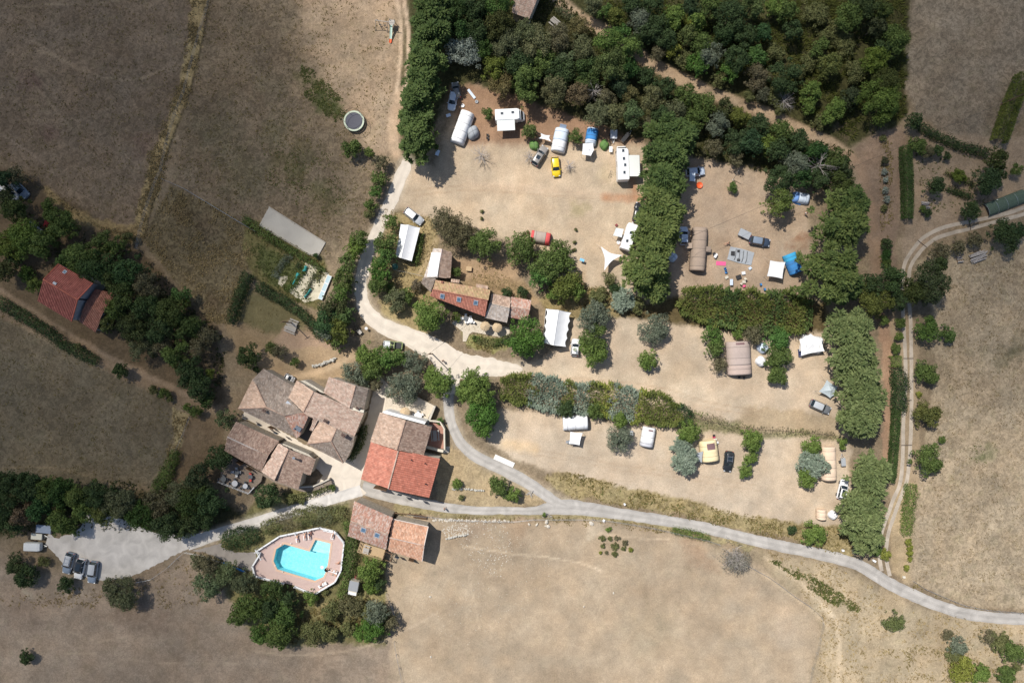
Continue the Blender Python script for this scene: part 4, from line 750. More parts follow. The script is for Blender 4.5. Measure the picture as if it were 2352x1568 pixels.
# ---------------------------------------------------------------- buildings
TILE = colmat('clay_tile', .85, (.80, 1.18), 1.3, .2)
WALLM = mat('limestone_wall', (.42, .37, .30), .95, var=.35, scale=2.6, bump=.8)
PLAST = mat('grey_render', (.34, .35, .37), .9, var=.12, scale=2)
CREAM = mat('cream_render', (.60, .55, .45), .9, var=.12, scale=2)
GLASS = mat('window_glass', (.05, .08, .11), .08, spec=.8)
FRAME = mat('window_frame', (.10, .11, .13), .5)
WOODD = mat('brown_wood', (.18, .11, .065), .8, var=.25, scale=6, stretch=(1, 8, 8))
WOODL = mat('pale_deck_wood', (.46, .33, .19), .8, var=.2, scale=5, stretch=(1, 9, 9))
WHITE = mat('white_paint', (.78, .78, .77), .5); WHITEM = mat('white_metal', (.72, .73, .74), .35)
BLACKM = mat('black_metal', (.02, .02, .022), .5); STEEL = mat('galvanised_steel', (.5, .52, .54), .35, metal=.8)
STONE = mat('rubble_stone', (.50, .46, .39), .95, var=.3, scale=4, bump=.7)
PAL = {'grey': [(176,160,146),(196,178,162),(210,194,178),(160,142,128),(186,164,146)], 'pink': [(214,184,164),(224,198,178),(204,168,148),(232,212,194),(196,160,142),(214,192,172)],
 'light': [(218,188,164),(228,202,180),(206,174,150),(196,164,142)], 'brown': [(176,146,128),(194,164,144),(212,186,166),(154,124,108),(200,174,156)],
 'red': [(212,134,110),(218,144,120),(204,126,102),(224,152,128)], 'redstripe': [(210,128,104),(216,136,112),(202,120,96)], 'salmon': [(224,170,136),(232,184,150),(216,156,122),(236,196,168)],
 'mix': [(216,160,136),(232,208,190),(204,142,118),(222,184,162),(238,220,206)], 'darkred': [(180,106,92),(170,96,84),(190,116,100)], 'dull': [(176,120,100),(186,132,110),(164,108,90)],
 'moss': [(190,164,118),(206,178,132),(204,156,122),(184,158,110),(212,168,136)], 'whitish': [(236,226,216),(226,210,196),(214,196,180)]}
def plane_of(anch):
    p = [P(*a) for a in anch]; n = (p[1] - p[0]).cross(p[2] - p[0]); n.normalize()
    if n.z < 0: n = -n
    return p[0], n
def onplane(px, py, o, n):
    z = o.z
    for _ in range(6):
        q = P(px, py, z); z = o.z - (n.x * (q.x - o.x) + n.y * (q.y - o.y)) / n.z
    q = P(px, py, z); return q
def clip_range(poly2, u):
    vs = []
    m = len(poly2)
    for i in range(m):
        (a, b), (c, d) = poly2[i], poly2[(i + 1) % m]
        if (a - u) * (c - u) <= 0 and abs(a - c) > 1e-9: vs.append(b + (d - b) * (u - a) / (c - a))
    vs.sort(); return (vs[0], vs[-1]) if len(vs) >= 2 else None
def cols_(pal): return [tuple(min(.8, v * 1.06 + .10 * sum(sun_alb(c)) / 3) for v in sun_alb(c)) for c in PAL[pal]]
def roof_plane(parent, poly, anch, pal, tw=.22, tl=.40, flat=False, name='roof_slope', label=None, wallz=None):
    """poly: corners (px), the first two the eave; anch: three (px, py, z) on the plane. Tiles are modelled one by one."""
    o_, n_ = plane_of(anch); W = [onplane(x, y, o_, n_) for x, y in poly]
    u = W[1] - W[0]; u.z = 0; hz = Vector((n_.x, n_.y, 0))
    if hz.length > .03: u = Vector((-hz.y, hz.x, 0))
    u.normalize(); v = n_.cross(u); v.normalize()
    if v.z < 0: v = -v
    avg = tuple(sum(q[k] for q in cols_(pal)) / len(PAL[pal]) for k in range(3)); O = W[0]; P2 = [((w - O).dot(u), (w - O).dot(v)) for w in W]; us = [p[0] for p in P2]; b = MB(); cols = cols_(pal)
    base = [w - n_ * .02 for w in W]; b.face(base, cols[0]); b.face([w - n_ * .16 for w in W][::-1], (.2, .15, .11))
    for i in range(len(W)):
        j = (i + 1) % len(W); b.face([W[i] - n_ * .16, W[j] - n_ * .16, W[j] - n_ * .02, W[i] - n_ * .02], (.3, .25, .2))
    nu = max(1, int((max(us) - min(us)) / tw)); tw_ = (max(us) - min(us)) / nu
    for i in range(nu):
        u0 = min(us) + i * tw_; cr = clip_range(P2, u0 + tw_ / 2)
        if not cr or cr[1] - cr[0] < .05: continue
        v0, v1 = cr; nv = max(1, int((v1 - v0) / tl)); off = rnd.uniform(-.15, .15) if not flat else (i % 2) * .0
        e = [v0] + [v0 + (k + off) * (v1 - v0) / nv for k in range(1, nv)] + [v1]
        for k in range(nv):
            c = rnd.choice(cols); c = tuple(.62 * x + .38 * y for x, y in zip(c, avg)); g = rnd.uniform(.90, 1.10); c = tuple(x * g for x in c)
            hh = .075 if not flat else .03
            def pt(uu, vv, h): return O + u * uu + v * vv + n_ * h
            lo, hi = (hh + .03, hh) ; q = tw_ * .5
            a0, a1 = pt(u0 + .004, e[k], .0), pt(u0 + .004, e[k + 1], .0); b0, b1 = pt(u0 + q * .45, e[k], lo), pt(u0 + q * .45, e[k + 1], hi)
            c0, c1 = pt(u0 + q * 1.3, e[k], lo), pt(u0 + q * 1.3, e[k + 1], hi); d0, d1 = pt(u0 + tw_ * .86, e[k], .0), pt(u0 + tw_ * .86, e[k + 1], .0)
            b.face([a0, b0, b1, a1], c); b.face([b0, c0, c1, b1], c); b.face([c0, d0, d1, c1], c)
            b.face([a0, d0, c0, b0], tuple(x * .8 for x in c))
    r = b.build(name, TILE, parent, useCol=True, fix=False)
    if label: r['label'] = label
    return W, r
def ridge(parent, a, c, r=.13, col=(200,168,148), name='ridge_tiles'):
    b = MB(); L_ = (c - a).length; n = max(1, int(L_ / .45)); cc = sun_alb(col)
    for i in range(n):
        p = a.lerp(c, i / n); q = a.lerp(c, (i + 1.06) / n); g = rnd.uniform(.85, 1.15)
        b.tube(p + Vector((0, 0, .05)), q + Vector((0, 0, .07)), r, r * .9, n=8, col=tuple(x * g for x in cc))
    return b.build(name, TILE, parent, useCol=True, fix=False)
def walls(parent, W, m=WALLM, inset=.3, name='wall', z0=-.1, drop=.14):
    c = sum(W, Vector()) / len(W); b = MB(); n = len(W); Q = []
    for w in W:
        d = c - w; d.z = 0; L_ = d.length; q = w + d * (min(inset * 1.3, L_ * .3) / L_); Q.append(q)
    # keep tops under the roof: heights follow the original corner
    top = [Vector((q.x, q.y, w.z - drop)) for q, w in zip(Q, W)]
    for i in range(n):
        j = (i + 1) % n; b.face([Vector((Q[i].x, Q[i].y, z0)), Vector((Q[j].x, Q[j].y, z0)), top[j], top[i]])
    b.face(top); return b.build(name, m, parent), top
def wall_window(parent, a, c, t, w=.8, h=1.1, zc=1.6, door=False):
    """window or door set on the wall line a->c (ground points), proud of the wall"""
    d = (c - a); d.z = 0; L_ = d.length; d.normalize(); nn = Vector((d.y, -d.x, 0)); p = a.lerp(c, t); p.z = zc; rz = math.atan2(d.y, d.x)
    fr = MB()
    for sx in (-1, 1): fr.box((p.x + d.x * sx * w / 2 + nn.x * .02, p.y + d.y * sx * w / 2 + nn.y * .02, zc), (.08, .12, h + .08), rz)
    for sz in (-1, 1): fr.box((p.x + nn.x * .02, p.y + nn.y * .02, zc + sz * h / 2), (w - .08, .11, .08), rz)
    f = fr.build('door' if door else 'window', WOODD if door else FRAME, parent)
    MB().box((p.x + nn.x * .01, p.y + nn.y * .01, zc), (w - .08, .06, h - .08), rz).build('panel' if door else 'pane', WOODD if door else GLASS, f)
def skylight(parent, px, py, plane, ang, w=.8, h=1.0):
    o_, n_ = plane_of(plane); q = onplane(px, py, o_, n_); u = Vector((n_.y, -n_.x, 0)).normalized() if (abs(n_.x) + abs(n_.y)) > .03 else Vector((1, 0, 0)); v = n_.cross(u); M = Matrix((u, v, n_)).transposed(); b = MB()
    for s in (-1, 1):
        b.box(q + M @ Vector((s * w / 2, 0, .12)), (.12, h + .12, .12), rot=M); b.box(q + M @ Vector((0, s * h / 2, .12)), (w - .12, .12, .12), rot=M)
    f = b.build('roof_window', mat('zinc', (.38, .42, .47), .45), parent); MB().box(q + M @ Vector((0, 0, .13)), (w - .1, h - .1, .04), rot=M).build('pane', mat('skylight_glass', (.10, .17, .25), .12, spec=.9), f)
def chimney(parent, px, py, z, w=.6, h=1.0, m=None, cap=True, ang=-30):
    q = P(px, py, z + h * .8); b = MB(); b.box((q.x, q.y, z + h * .25), (w, w * .7, h * 1.5), R(ang)); c = b.build('chimney', m or CREAM, parent)
    if cap:
        k = MB(); k.box((q.x, q.y, z + h * 1.03), (w * 1.2, w * .9, .07), R(ang))
        for s in (-1, 1): k.tube((q.x + math.cos(R(ang)) * s * w * .25, q.y + math.sin(R(ang)) * s * w * .25, z + h * 1.05), (q.x + math.cos(R(ang)) * s * w * .25, q.y + math.sin(R(ang)) * s * w * .25, z + h * 1.3), .1, n=8)
        k.build('chimney_pot', mat('dark_clay', (.12, .08, .065), .9), c)
    return c
def house(name, label, px, py): return thing(name, label, 'building', px, py)
def empty_at0(name, label, cat='building', group=None):
    o = bpy.data.objects.new(name, None); COL.objects.link(o); return tag(o, label, cat, group)
def t21(*p): return T4(1, 2, *p)
def t11(*p): return T4(1, 1, *p)
def A3(pts, zs): return [(x, y, z) for (x, y), z in zip(pts, zs)]
def settle(root):   # move an assembled building's Empty to its base without moving its parts
    ks = [o for o in bpy.data.objects if o.parent is root]; c = Vector(); n = 0
    for k in ks:
        for v in k.data.vertices: c += v.co; n += 1
    c /= max(n, 1); c.z = 0; root.location = c
    def sh(o):
        if o.data.users == 1 or True:
            o.data.transform(Matrix.Translation(-c))
        for ch in [x for x in bpy.data.objects if x.parent is o]: sh(ch)
    for k in ks: sh(k)

# --- old rambling house with hipped roofs
h1 = empty_at0('old_farmhouse', 'large rambling farmhouse with many grey and pink tiled hipped roofs north of the lane')
aS = A3(t21((-162,615),(375,885),(95,605)), (5.2, 5.2, 7.0))
W_, _ = roof_plane(h1, t21((-162,615),(375,885),(265,680),(95,605)), aS, 'grey'); walls(h1, W_)
aW = A3(t21((-162,615),(-32,350),(95,605)), (5.2, 5.2, 7.0)); W1, _ = roof_plane(h1, t21((-32,350),(-162,615),(95,605),(0,395)), aW, 'light'); walls(h1, W1)
aN = A3(t21((0,395),(70,250),(95,605)), (6.0, 5.0, 7.0)); W2, _ = roof_plane(h1, t21((70,250),(345,410),(300,515),(430,655),(265,680),(95,605),(0,395),(-32,350)), A3(t21((-32,350),(345,410),(95,605)), (5.2, 5.3, 7.0)), 'grey', label='grey weathered slope of the farmhouse roof')
walls(h1, W2)
ridge(h1, P(*t21((95,605))[0], 7.05), P(*t21((-162,615))[0], 5.3)); ridge(h1, P(*t21((95,605))[0], 7.05), P(*t21((0,395))[0], 5.7)); ridge(h1, P(*t21((95,605))[0], 7.05), P(*t21((265,680))[0], 7.0)); ridge(h1, P(*t21((265,680))[0], 7.0), P(*t21((375,885))[0], 5.3))
aB1 = A3(t21((375,357),(300,515),(530,458)), (6.3, 6.3, 7.9)); W_, _ = roof_plane(h1, t21((300,515),(375,357),(530,458),(435,650)), aB1, 'light'); walls(h1, W_, inset=.15)
ridge(h1, P(*t21((530,458))[0], 7.95), P(*t21((435,650))[0], 7.95))
aB2 = A3(t21((530,458),(435,655),(905,870)), (7.9, 7.9, 6.0)); W_, _ = roof_plane(h1, t21((905,870),(990,660),(860,605),(530,458),(435,655),(490,690),(620,718),(740,800)), aB2, 'pink', label='broad reddish slope of the farmhouse roof'); walls(h1, [P(x, y, 5.8) for x, y in t21((905,870),(990,660),(530,458),(435,655),(620,718),(740,800))], drop=.5)
aA4 = A3(t21((265,680),(435,655),(400,860)), (7.0, 7.3, 5.6)); W_, _ = roof_plane(h1, t21((375,885),(400,870),(480,692),(435,655),(265,680)), aA4, 'mix'); walls(h1, W_, inset=.2)
aC1 = A3(t21((670,325),(915,405),(620,470)), (6.0, 6.6, 6.3)); W_, _ = roof_plane(h1, t21((860,610),(915,405),(670,325),(620,470)), aC1, 'pink'); walls(h1, W_)
aC2 = A3(t21((1030,430),(985,655),(915,405)), (5.2, 5.2, 6.7)); W_, _ = roof_plane(h1, t21((985,655),(1030,430),(915,405),(862,612)), aC2, 'grey'); walls(h1, W_)
ridge(h1, P(*t21((915,405))[0], 6.75), P(*t21((862,612))[0], 6.75))
MB().box(P(*t21((925,625))[0], 6.3), (3.0, .5, .5), R(-14)).build('parapet', CREAM, h1)
aD1 = A3(t21((470,940),(570,720),(690,915)), (5.4, 5.6, 7.0)); W_, _ = roof_plane(h1, t21((470,940),(570,722),(740,802),(690,915)), aD1, 'light'); walls(h1, W_)
aD2 = A3(t21((470,940),(800,1115),(690,915)), (5.4, 5.2, 7.0)); W_, _ = roof_plane(h1, t21((470,940),(800,1115),(690,915)), aD2, 'grey'); walls(h1, W_)
aD3 = A3(t21((800,1115),(905,870),(690,915)), (5.2, 5.4, 7.0)); W_, _ = roof_plane(h1, t21((800,1115),(825,1095),(890,960),(905,870),(740,802),(690,915)), aD3, 'grey'); walls(h1, W_)
ridge(h1, P(*t21((690,915))[0], 7.05), P(*t21((470,940))[0], 5.5)); ridge(h1, P(*t21((690,915))[0], 7.05), P(*t21((800,1115))[0], 5.3)); ridge(h1, P(*t21((690,915))[0], 7.05), P(*t21((740,802))[0], 7.0))
aE = A3(t21((530,700),(570,722),(500,815)), (6.3, 6.3, 5.6)); W_, _ = roof_plane(h1, t21((495,815),(520,820),(572,722),(530,700)), aE, 'pink')
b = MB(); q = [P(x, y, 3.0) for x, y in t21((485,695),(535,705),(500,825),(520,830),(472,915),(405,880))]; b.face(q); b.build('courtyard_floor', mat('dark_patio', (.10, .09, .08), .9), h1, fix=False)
for px, py, z, w in ((78,632,6.4,.7),(640,728,6.6,.7),(805,860,6.3,.8),(935,612,5.9,.6)): chimney(h1, *t21((px, py))[0], z, w)
chimney(h1, *t21((388, 800))[0], 5.6, 1.25, 1.1, mat('slate_clad', (.10, .12, .15), .6), cap=False)
MB().tube(P(*t21((348,800))[0], 6.2), P(*t21((348,800))[0], 7.2), .13, n=10).build('flue', STEEL, h1)
b = MB(); q = [P(x, y, 5.6) for x, y in t21((305,540),(350,580),(335,598),(285,560))]; b.prism([(p.x, p.y) for p in q], 5.55, 6.62); b.build('zinc_flashing', mat('zinc', (.38, .42, .47), .45), h1)
b = MB(); q = [(P(x, y, 4.2).x, P(x, y, 4.2).y) for x, y in t21((400,362),(450,358),(610,455),(625,475),(600,470),(480,405))]; b.prism(q, -.1, 4.2); b.build('rubble_wall', STONE, h1)
a, c = P(*t21((-140,640))[0]), P(*t21((360,880))[0])
for t in (.2, .45, .75): wall_window(h1, a, c, t, zc=3.4)
wall_window(h1, a, c, .6, 1.0, 2.1, 1.05, True)
a, c = P(*t21((820,1080))[0]), P(*t21((970,700))[0])
for t in (.25, .6): wall_window(h1, a, c, t, zc=3.2)
settle(h1)

# --- restaurant with deck
h2 = empty_at0('restaurant_house', 'long tiled house with wooden terrace of round tables below the lane')
aN = A3(t21((-182,736),(215,915),(-262,875)), (4.3, 4.3, 5.6)); W_, _ = roof_plane(h2, t21((215,915),(-182,736),(-262,875),(110,1050)), aN, 'brown'); walls(h2, W_)
aS = A3(t21((-288,1000),(50,1195),(-262,875)), (4.4, 4.4, 5.6)); W_, _ = roof_plane(h2, t21((-288,1000),(50,1195),(110,1050),(-262,875)), aS, 'brown'); walls(h2, W_)
ridge(h2, P(*t21((-262,875))[0], 5.65), P(*t21((110,1050))[0], 5.65), col=(196,186,180))
aW = A3(t21((210,935),(50,1195),(300,990)), (5.0, 5.0, 6.3)); W_, _ = roof_plane(h2, t21((50,1195),(210,935),(300,990),(170,1275)), aW, 'pink'); walls(h2, W_)
aE = A3(t21((550,1080),(390,1355),(300,990)), (4.6, 4.6, 6.3)); W_, _ = roof_plane(h2, t21((390,1355),(430,1205),(500,1228),(550,1080),(300,990),(170,1275)), aE, 'brown'); walls(h2, [P(x, y, 4.6) for x, y in t21((170,1275),(390,1355),(430,1205),(500,1228),(545,1085),(300,990))])
ridge(h2, P(*t21((300,990))[0], 6.35), P(*t21((170,1275))[0], 6.35)); MB().tube(P(*t21((345,1070))[0], 5.6), P(*t21((345,1070))[0], 7.1), .17, n=12).tube(P(*t21((345,1070))[0], 7.1), P(*t21((345,1070))[0], 7.3), .28, n=12).build('flue', STEEL, h2)
q = [(P(x, y, 3.6).x, P(x, y, 3.6).y) for x, y in t21((215,935),(240,935),(480,1035),(520,1070),(470,1050),(300,985))]; b = MB(); b.prism(q, -.1, 3.4); b.build('rubble_wall', STONE, h2)
a, c = P(*t21((-260,1010))[0]), P(*t21((30,1190))[0])
for t in (.2, .5, .8): wall_window(h2, a, c, t, 1.1, 2.0, 1.9, True)
settle(h2)
def planks(name, parent, poly, z, ang, m, w=.16, under=True):
    """deck boards laid along ang inside a convex outline of (px, py)"""
    Q = [P(x, y, z) for x, y in poly]; u = Vector((math.cos(R(ang)), math.sin(R(ang)), 0)); v = Vector((-u.y, u.x, 0)); O = Q[0]
    P2 = [((q - O).dot(v), (q - O).dot(u)) for q in Q]; vs = [p[0] for p in P2]; n = int((max(vs) - min(vs)) / w); b = MB()
    for i in range(n):
        t = min(vs) + (i + .5) * w; cr = clip_range(P2, t)
        if cr and cr[1] - cr[0] > .05:
            g = rnd.uniform(.75, 1.2); c = O + v * t + u * (cr[0] + cr[1]) / 2; b.box((c.x, c.y, z), (cr[1] - cr[0], w * .9, .05), R(ang), col=(g, g, g))
    return b.build(name, m, parent)
h3 = empty_at0('wooden_terrace', 'grey plank terrace with white railing beside the restaurant house', 'terrace')
DECKG = mat('weathered_planks', (.24, .19, .15), .85, var=.3, scale=5)
planks('deck', h3, [(517,1040),(503,1106),(572,1132),(600,1105),(604,1088)], 1.0, -62, DECKG)
planks('walkway', h3, t21((50,1200),(170,1290),(390,1362),(500,1385),(700,1310),(690,1270),(560,1310),(400,1330),(175,1280)) and t21((-10,1185),(160,1290),(380,1365),(480,1390),(500,1345),(395,1330)), .98, -60, DECKG)
planks('ramp', h3, t21((480,1390),(700,1310),(690,1275),(560,1318),(470,1340)), .96, 70, DECKG)
b = MB(); E = [P(x, y, 1.5) for x, y in [(501,1106),(571,1133),(584,1118)]]
for i in range(2):
    L_ = (E[i + 1] - E[i]).length
    for zz in (1.15, 1.5, 1.9): b.tube((E[i].x, E[i].y, zz), (E[i + 1].x, E[i + 1].y, zz), .03, n=6)
    for k in range(int(L_) + 1):
        p = E[i].lerp(E[i + 1], k / max(1, int(L_))); b.box((p.x, p.y, .95), (.09, .09, 2.0))
b.build('railing', WHITEM, h3)
q = t21((400,1328),(540,1318),(620,1285),(690,1250)); b = MB()
for i in range(3): 
    a, c = P(*q[i]), P(*q[i + 1]); d = c - a; b.box(((a.x + c.x) / 2, (a.y + c.y) / 2, .7), (d.length, .25, 1.4), math.atan2(d.y, d.x))
b.build('stone_edge', STONE, h3); settle(h3)

# --- barn
h4 = empty_at0('barn', 'big barn with a brown tiled north half and bright red south half')
p = t21((1140,650),(1375,725),(1295,995),(1050,920)); W_, _ = roof_plane(h4, [p[3], p[0], p[1], p[2]], A3([p[3], p[0], p[1]], (5.6, 5.6, 7.6)), 'light', label='pale beige slope on the west of the brown half'); walls(h4, W_, CREAM)
p = t21((1375,725),(1615,785),(1540,1045),(1295,995)); W_, _ = roof_plane(h4, [p[2], p[1], p[0], p[3]], A3([p[2], p[1], p[0]], (5.4, 5.4, 7.6)), 'brown', label='brown speckled slope on the east of the brown half'); walls(h4, W_, CREAM)
ridge(h4, P(*t21((1375,725))[0], 7.65), P(*t21((1295,995))[0], 7.65))
p = t21((1055,925),(1305,1005),(1215,1350),(965,1265)); W_, _ = roof_plane(h4, [p[3], p[0], p[1], p[2]], A3([p[3], p[0], p[1]], (5.6, 5.6, 7.4)), 'red', flat=True, tw=.3, label='plain orange red slope on the west of the red half'); walls(h4, W_, CREAM)
p = t21((1310,1005),(1690,1075),(1590,1435),(1215,1350)); W_, _ = roof_plane(h4, [p[2], p[1], p[0], p[3]], A3([p[2], p[1], p[0]], (5.2, 5.2, 7.4)), 'redstripe', tw=.42, label='ribbed red slope on the east of the red half'); walls(h4, W_, CREAM)
ridge(h4, P(*t21((1308,1005))[0], 7.45), P(*t21((1216,1350))[0], 7.45), r=.16, col=(226,196,176)); chimney(h4, *t21((1273,978))[0], 7.0, .35, .5, BLACKM, cap=False)
b = MB()
for x, y, z in ((1428,1088,6.9),(1552,1120,6.3),(1558,1308,6.0)):
    q = P(*t21((x, y))[0], z); b.tube(q - Vector((0, 0, .5)), q + Vector((0, 0, .25)), .12, n=8)
b.build('roof_vents', BLACKM, h4)
a, c = P(*t21((975,1290))[0]), P(*t21((1590,1430))[0])
wall_window(h4, a, c, .3, 2.6, 2.8, 1.4, True)
for t in (.6, .85): wall_window(h4, a, c, t, zc=3.4)
settle(h4)
h4b = empty_at0('patio', 'pale patio with white parapet north of the big barn', 'patio')
def prismpx(b, pts, z0, z1): b.prism([(P(x, y, z1).x, P(x, y, z1).y) for x, y in pts], z0, z1); return b
prismpx(MB(), t21((1195,520),(1400,470),(1640,590),(1560,745),(1180,640)), -.1, .9).build('paving', mat('pale_paving', (.55, .48, .38), .9, var=.15, scale=3), h4b)
prismpx(MB(), t21((1172,640),(1200,636),(1560,738),(1548,760),(1160,655)), .85, 5.7).build('white_parapet', WHITE, h4b)
prismpx(MB(), t21((1635,590),(1650,596),(1585,760),(1565,752)), -.1, 1.7).build('side_wall', STONE, h4b); settle(h4b)
h4c = empty_at0('balcony', 'red floored side terrace with white wall and timber bench east of the barn', 'terrace')
prismpx(MB(), t21((1590,728),(1685,738),(1722,800),(1728,985),(1560,960)), -.1, .9).build('red_floor', mat('terracotta_floor', (.36, .19, .14), .8, var=.15, scale=4), h4c)
b = MB(); q = t21((1575,725),(1690,738),(1728,800),(1732,992))
for i in range(3):
    a, c = P(*q[i], 1.8), P(*q[i + 1], 1.8); d = c - a; b.box(((a.x + c.x) / 2, (a.y + c.y) / 2, .9), (d.length, .28, 1.9), math.atan2(d.y, d.x))
b.build('white_wall', CREAM, h4c)
b = MB(); a, c = P(*t21((1555,968))[0], 1.8), P(*t21((1720,1010))[0], 1.8); d = c - a; b.box(((a.x + c.x) / 2, (a.y + c.y) / 2, .85), (d.length, .5, 1.7), math.atan2(d.y, d.x)); b.build('lower_wall', CREAM, h4c)
b = MB()
for k in range(4): p = P(*t21((1735 + k * 12, 990))[0]); b.box((p.x, p.y, .4 - k * .1), (.28, 1.3, .8 - k * .2), R(-8))
b.build('steps', STONE, h4c); settle(h4c)

# --- stone barn with skylights near the pool
t31 = lambda *p: T4(1, 3, *p)
h5 = empty_at0('stone_barn', 'two part barn with two roof windows and a timber deck beside the pool')
P5 = [(814,1150),(902,1188)]; R1, R2 = t31((870,80))[0], t31((1215,205))[0]
aN = [(814,1150,5.0),(902,1188,5.0),(*R1, 6.3)]; W_, _ = roof_plane(h5, [(902,1188),(814,1150),R1,R2], aN, 'mix'); walls(h5, W_)
p = t31((845,215),(1195,340)); aS5 = [(*p[0], 4.8),(*p[1], 4.8),(*R1, 6.3)]; W_, _ = roof_plane(h5, [p[0], p[1], R2, R1], aS5, 'mix'); walls(h5, W_); ridge(h5, P(*R1, 6.35), P(*R2, 6.35), r=.11, col=(214,190,170))
skylight(h5, *t31((988,160))[0], aS5, 0, .9, 1.0); skylight(h5, *t31((1114,207))[0], aS5, 0, .9, 1.0)
q = t31((1258,62),(1583,132),(1545,305),(1228,232),(1218,352),(1527,450))
W_, _ = roof_plane(h5, [q[1], q[0], q[3], q[2]], A3([q[1], q[0], q[3]], (4.3, 4.3, 5.3)), 'salmon', flat=True, tw=.28); walls(h5, W_)
W_, _ = roof_plane(h5, [q[4], q[5], q[2], q[3]], A3([q[4], q[5], q[3]], (4.2, 4.2, 5.3)), 'salmon', flat=True, tw=.28); walls(h5, W_); ridge(h5, P(*q[3], 5.35), P(*q[2], 5.35), r=.11, col=(232,210,196))
b = MB()
for a, c, z in ((P(*q[0], 4.5), P(*q[1], 4.5), 4.5), (P(*q[1], 4.5), P(*q[2], 5.4), 5), (P(*q[2], 5.4), P(*q[5], 4.4), 5)): b.tube(a, c, .1, n=6)
b.build('verge_trim', mat('pale_verge', (.6, .52, .46), .8), h5)
a, c = P(*q[4]), P(*q[5]); wall_window(h5, a, c, .3, zc=2.2); wall_window(h5, a, c, .7, 1.0, 2.0, 1.0, True)
settle(h5)
h5b = empty_at0('timber_deck', 'fresh yellow timber deck on the south side of the barn with roof windows', 'deck')
planks('boards', h5b, t31((968,272),(1186,345),(1160,430),(935,358)), 2.0, -17, WOODL, .2)
b = MB(); E = [P(x, y, 2.6) for x, y in t31((965,270),(935,358),(1160,432),(1186,345))]
for i in range(3):
    for zz in (2.45, 3.0): b.tube((E[i].x, E[i].y, zz), (E[i + 1].x, E[i + 1].y, zz), .05, n=5)
    for k in range(4): p = E[i].lerp(E[i + 1], k / 3); b.box((p.x, p.y, 1.5), (.12, .12, 3.0))
b.build('rail', WOODL, h5b)
b = MB(); E = [P(x, y, 1.5) for x, y in t31((1190,355),(1252,380),(1240,448),(1168,425))]
for i in range(4):
    b.tube((E[i].x, E[i].y, 1.9), (E[(i + 1) % 4].x, E[(i + 1) % 4].y, 1.9), .08, n=5); b.tube((E[i].x, E[i].y, 0), (E[i].x, E[i].y, 1.9), .08, n=5)
b.build('stair_frame', WOODD, h5b); settle(h5b)

# --- courtyard cottage
h6 = empty_at0('cottage', 'cottage with mossy red roof, three roof windows and low tiled annexes')
q = t11((1655,1005),(2155,1095),(2130,1190),(1625,1090)); W_, _ = roof_plane(h6, [q[1], q[0], q[3], q[2]], A3([q[1], q[0], q[3]], (5.0, 5.0, 6.4)), 'moss', flat=True, tw=.3, label='mossy yellow slope on the north'); walls(h6, W_)
q2 = t11((1625,1090),(2130,1190),(2105,1340),(1600,1150)); a6 = A3([q2[3], q2[2], q2[0]], (4.4, 4.4, 6.4)); a6 = [(*q2[0], 6.4), (*q2[1], 6.4), (*q2[2], 4.2)]
W_, _ = roof_plane(h6, [q2[3], q2[2], q2[1], q2[0]], a6, 'red', flat=True, tw=.3, label='red slope with three roof windows'); walls(h6, W_); ridge(h6, P(*q2[0], 6.45), P(*q2[1], 6.45), r=.1, col=(204,140,116))
for x, y in ((1712,1150),(1865,1180),(2020,1210)): skylight(h6, *t11((x, y))[0], a6, 0, .75, .95)
chimney(h6, *t11((1710,1022))[0], 5.2, .45, .5, mat('brick', (.30, .13, .09), .9), cap=False, ang=-10)
q = t11((2165,1130),(2340,1165),(2330,1260),(2145,1215),(2105,1350),(2308,1395))
W_, _ = roof_plane(h6, [q[1], q[0], q[3], q[2]], A3([q[1], q[0], q[3]], (3.8, 3.8, 4.9)), 'light'); walls(h6, W_); W_, _ = roof_plane(h6, [q[4], q[5], q[2], q[3]], A3([q[4], q[5], q[3]], (3.6, 3.6, 4.9)), 'whitish'); walls(h6, W_); ridge(h6, P(*q[3], 4.95), P(*q[2], 4.95), r=.09, col=(236,216,196))
t12 = lambda *p: T4(2, 1, *p)
q = t12((-5,1160),(175,1190),(165,1275),(-15,1245),(-38,1340),(140,1380))
W_, _ = roof_plane(h6, [q[1], q[0], q[3], q[2]], A3([q[1], q[0], q[3]], (3.4, 3.4, 4.3)), 'mix'); walls(h6, W_); W_, _ = roof_plane(h6, [q[4], q[5], q[2], q[3]], A3([q[4], q[5], q[3]], (3.2, 3.2, 4.3)), 'mix'); walls(h6, W_); ridge(h6, P(*q[3], 4.35), P(*q[2], 4.35), r=.09, col=(232,204,184))
q = t11((1632,712),(1708,720),(1668,980),(1542,982)); W_, _ = roof_plane(h6, [q[3], q[0], q[1], q[2]], A3([q[3], q[0], q[1]], (3.5, 3.5, 4.5)), 'whitish'); walls(h6, W_)
p = t11((1612,752),(1697,756),(1665,970),(1572,975)); o_, n_ = plane_of(A3([q[3], q[0], q[1]], (3.6, 3.6, 4.6))); b = MB(); ww = [onplane(x, y, o_, n_) for x, y in p]; b.face([w + Vector((0, 0, .08)) for w in ww]); b.face([w + Vector((0, 0, .02)) for w in ww][::-1]); b.build('white_tarpaulin', WHITE, h6, fix=False)
q = t11((1708,720),(1800,752),(1785,985),(1668,980)); W_, _ = roof_plane(h6, [q[2], q[1], q[0], q[3]], A3([q[2], q[1], q[0]], (3.3, 3.3, 4.5)), 'light', tw=.24); walls(h6, W_); ridge(h6, P(*q[0], 4.55), P(*q[3], 4.55), r=.12, col=(236,214,206))
q = t11((1535,985),(1652,992),(1605,1113),(1520,1030)); W_, _ = roof_plane(h6, [q[3], q[2], q[1], q[0]], A3([q[3], q[2], q[0]], (3.0, 3.0, 3.6)), 'grey'); walls(h6, W_)
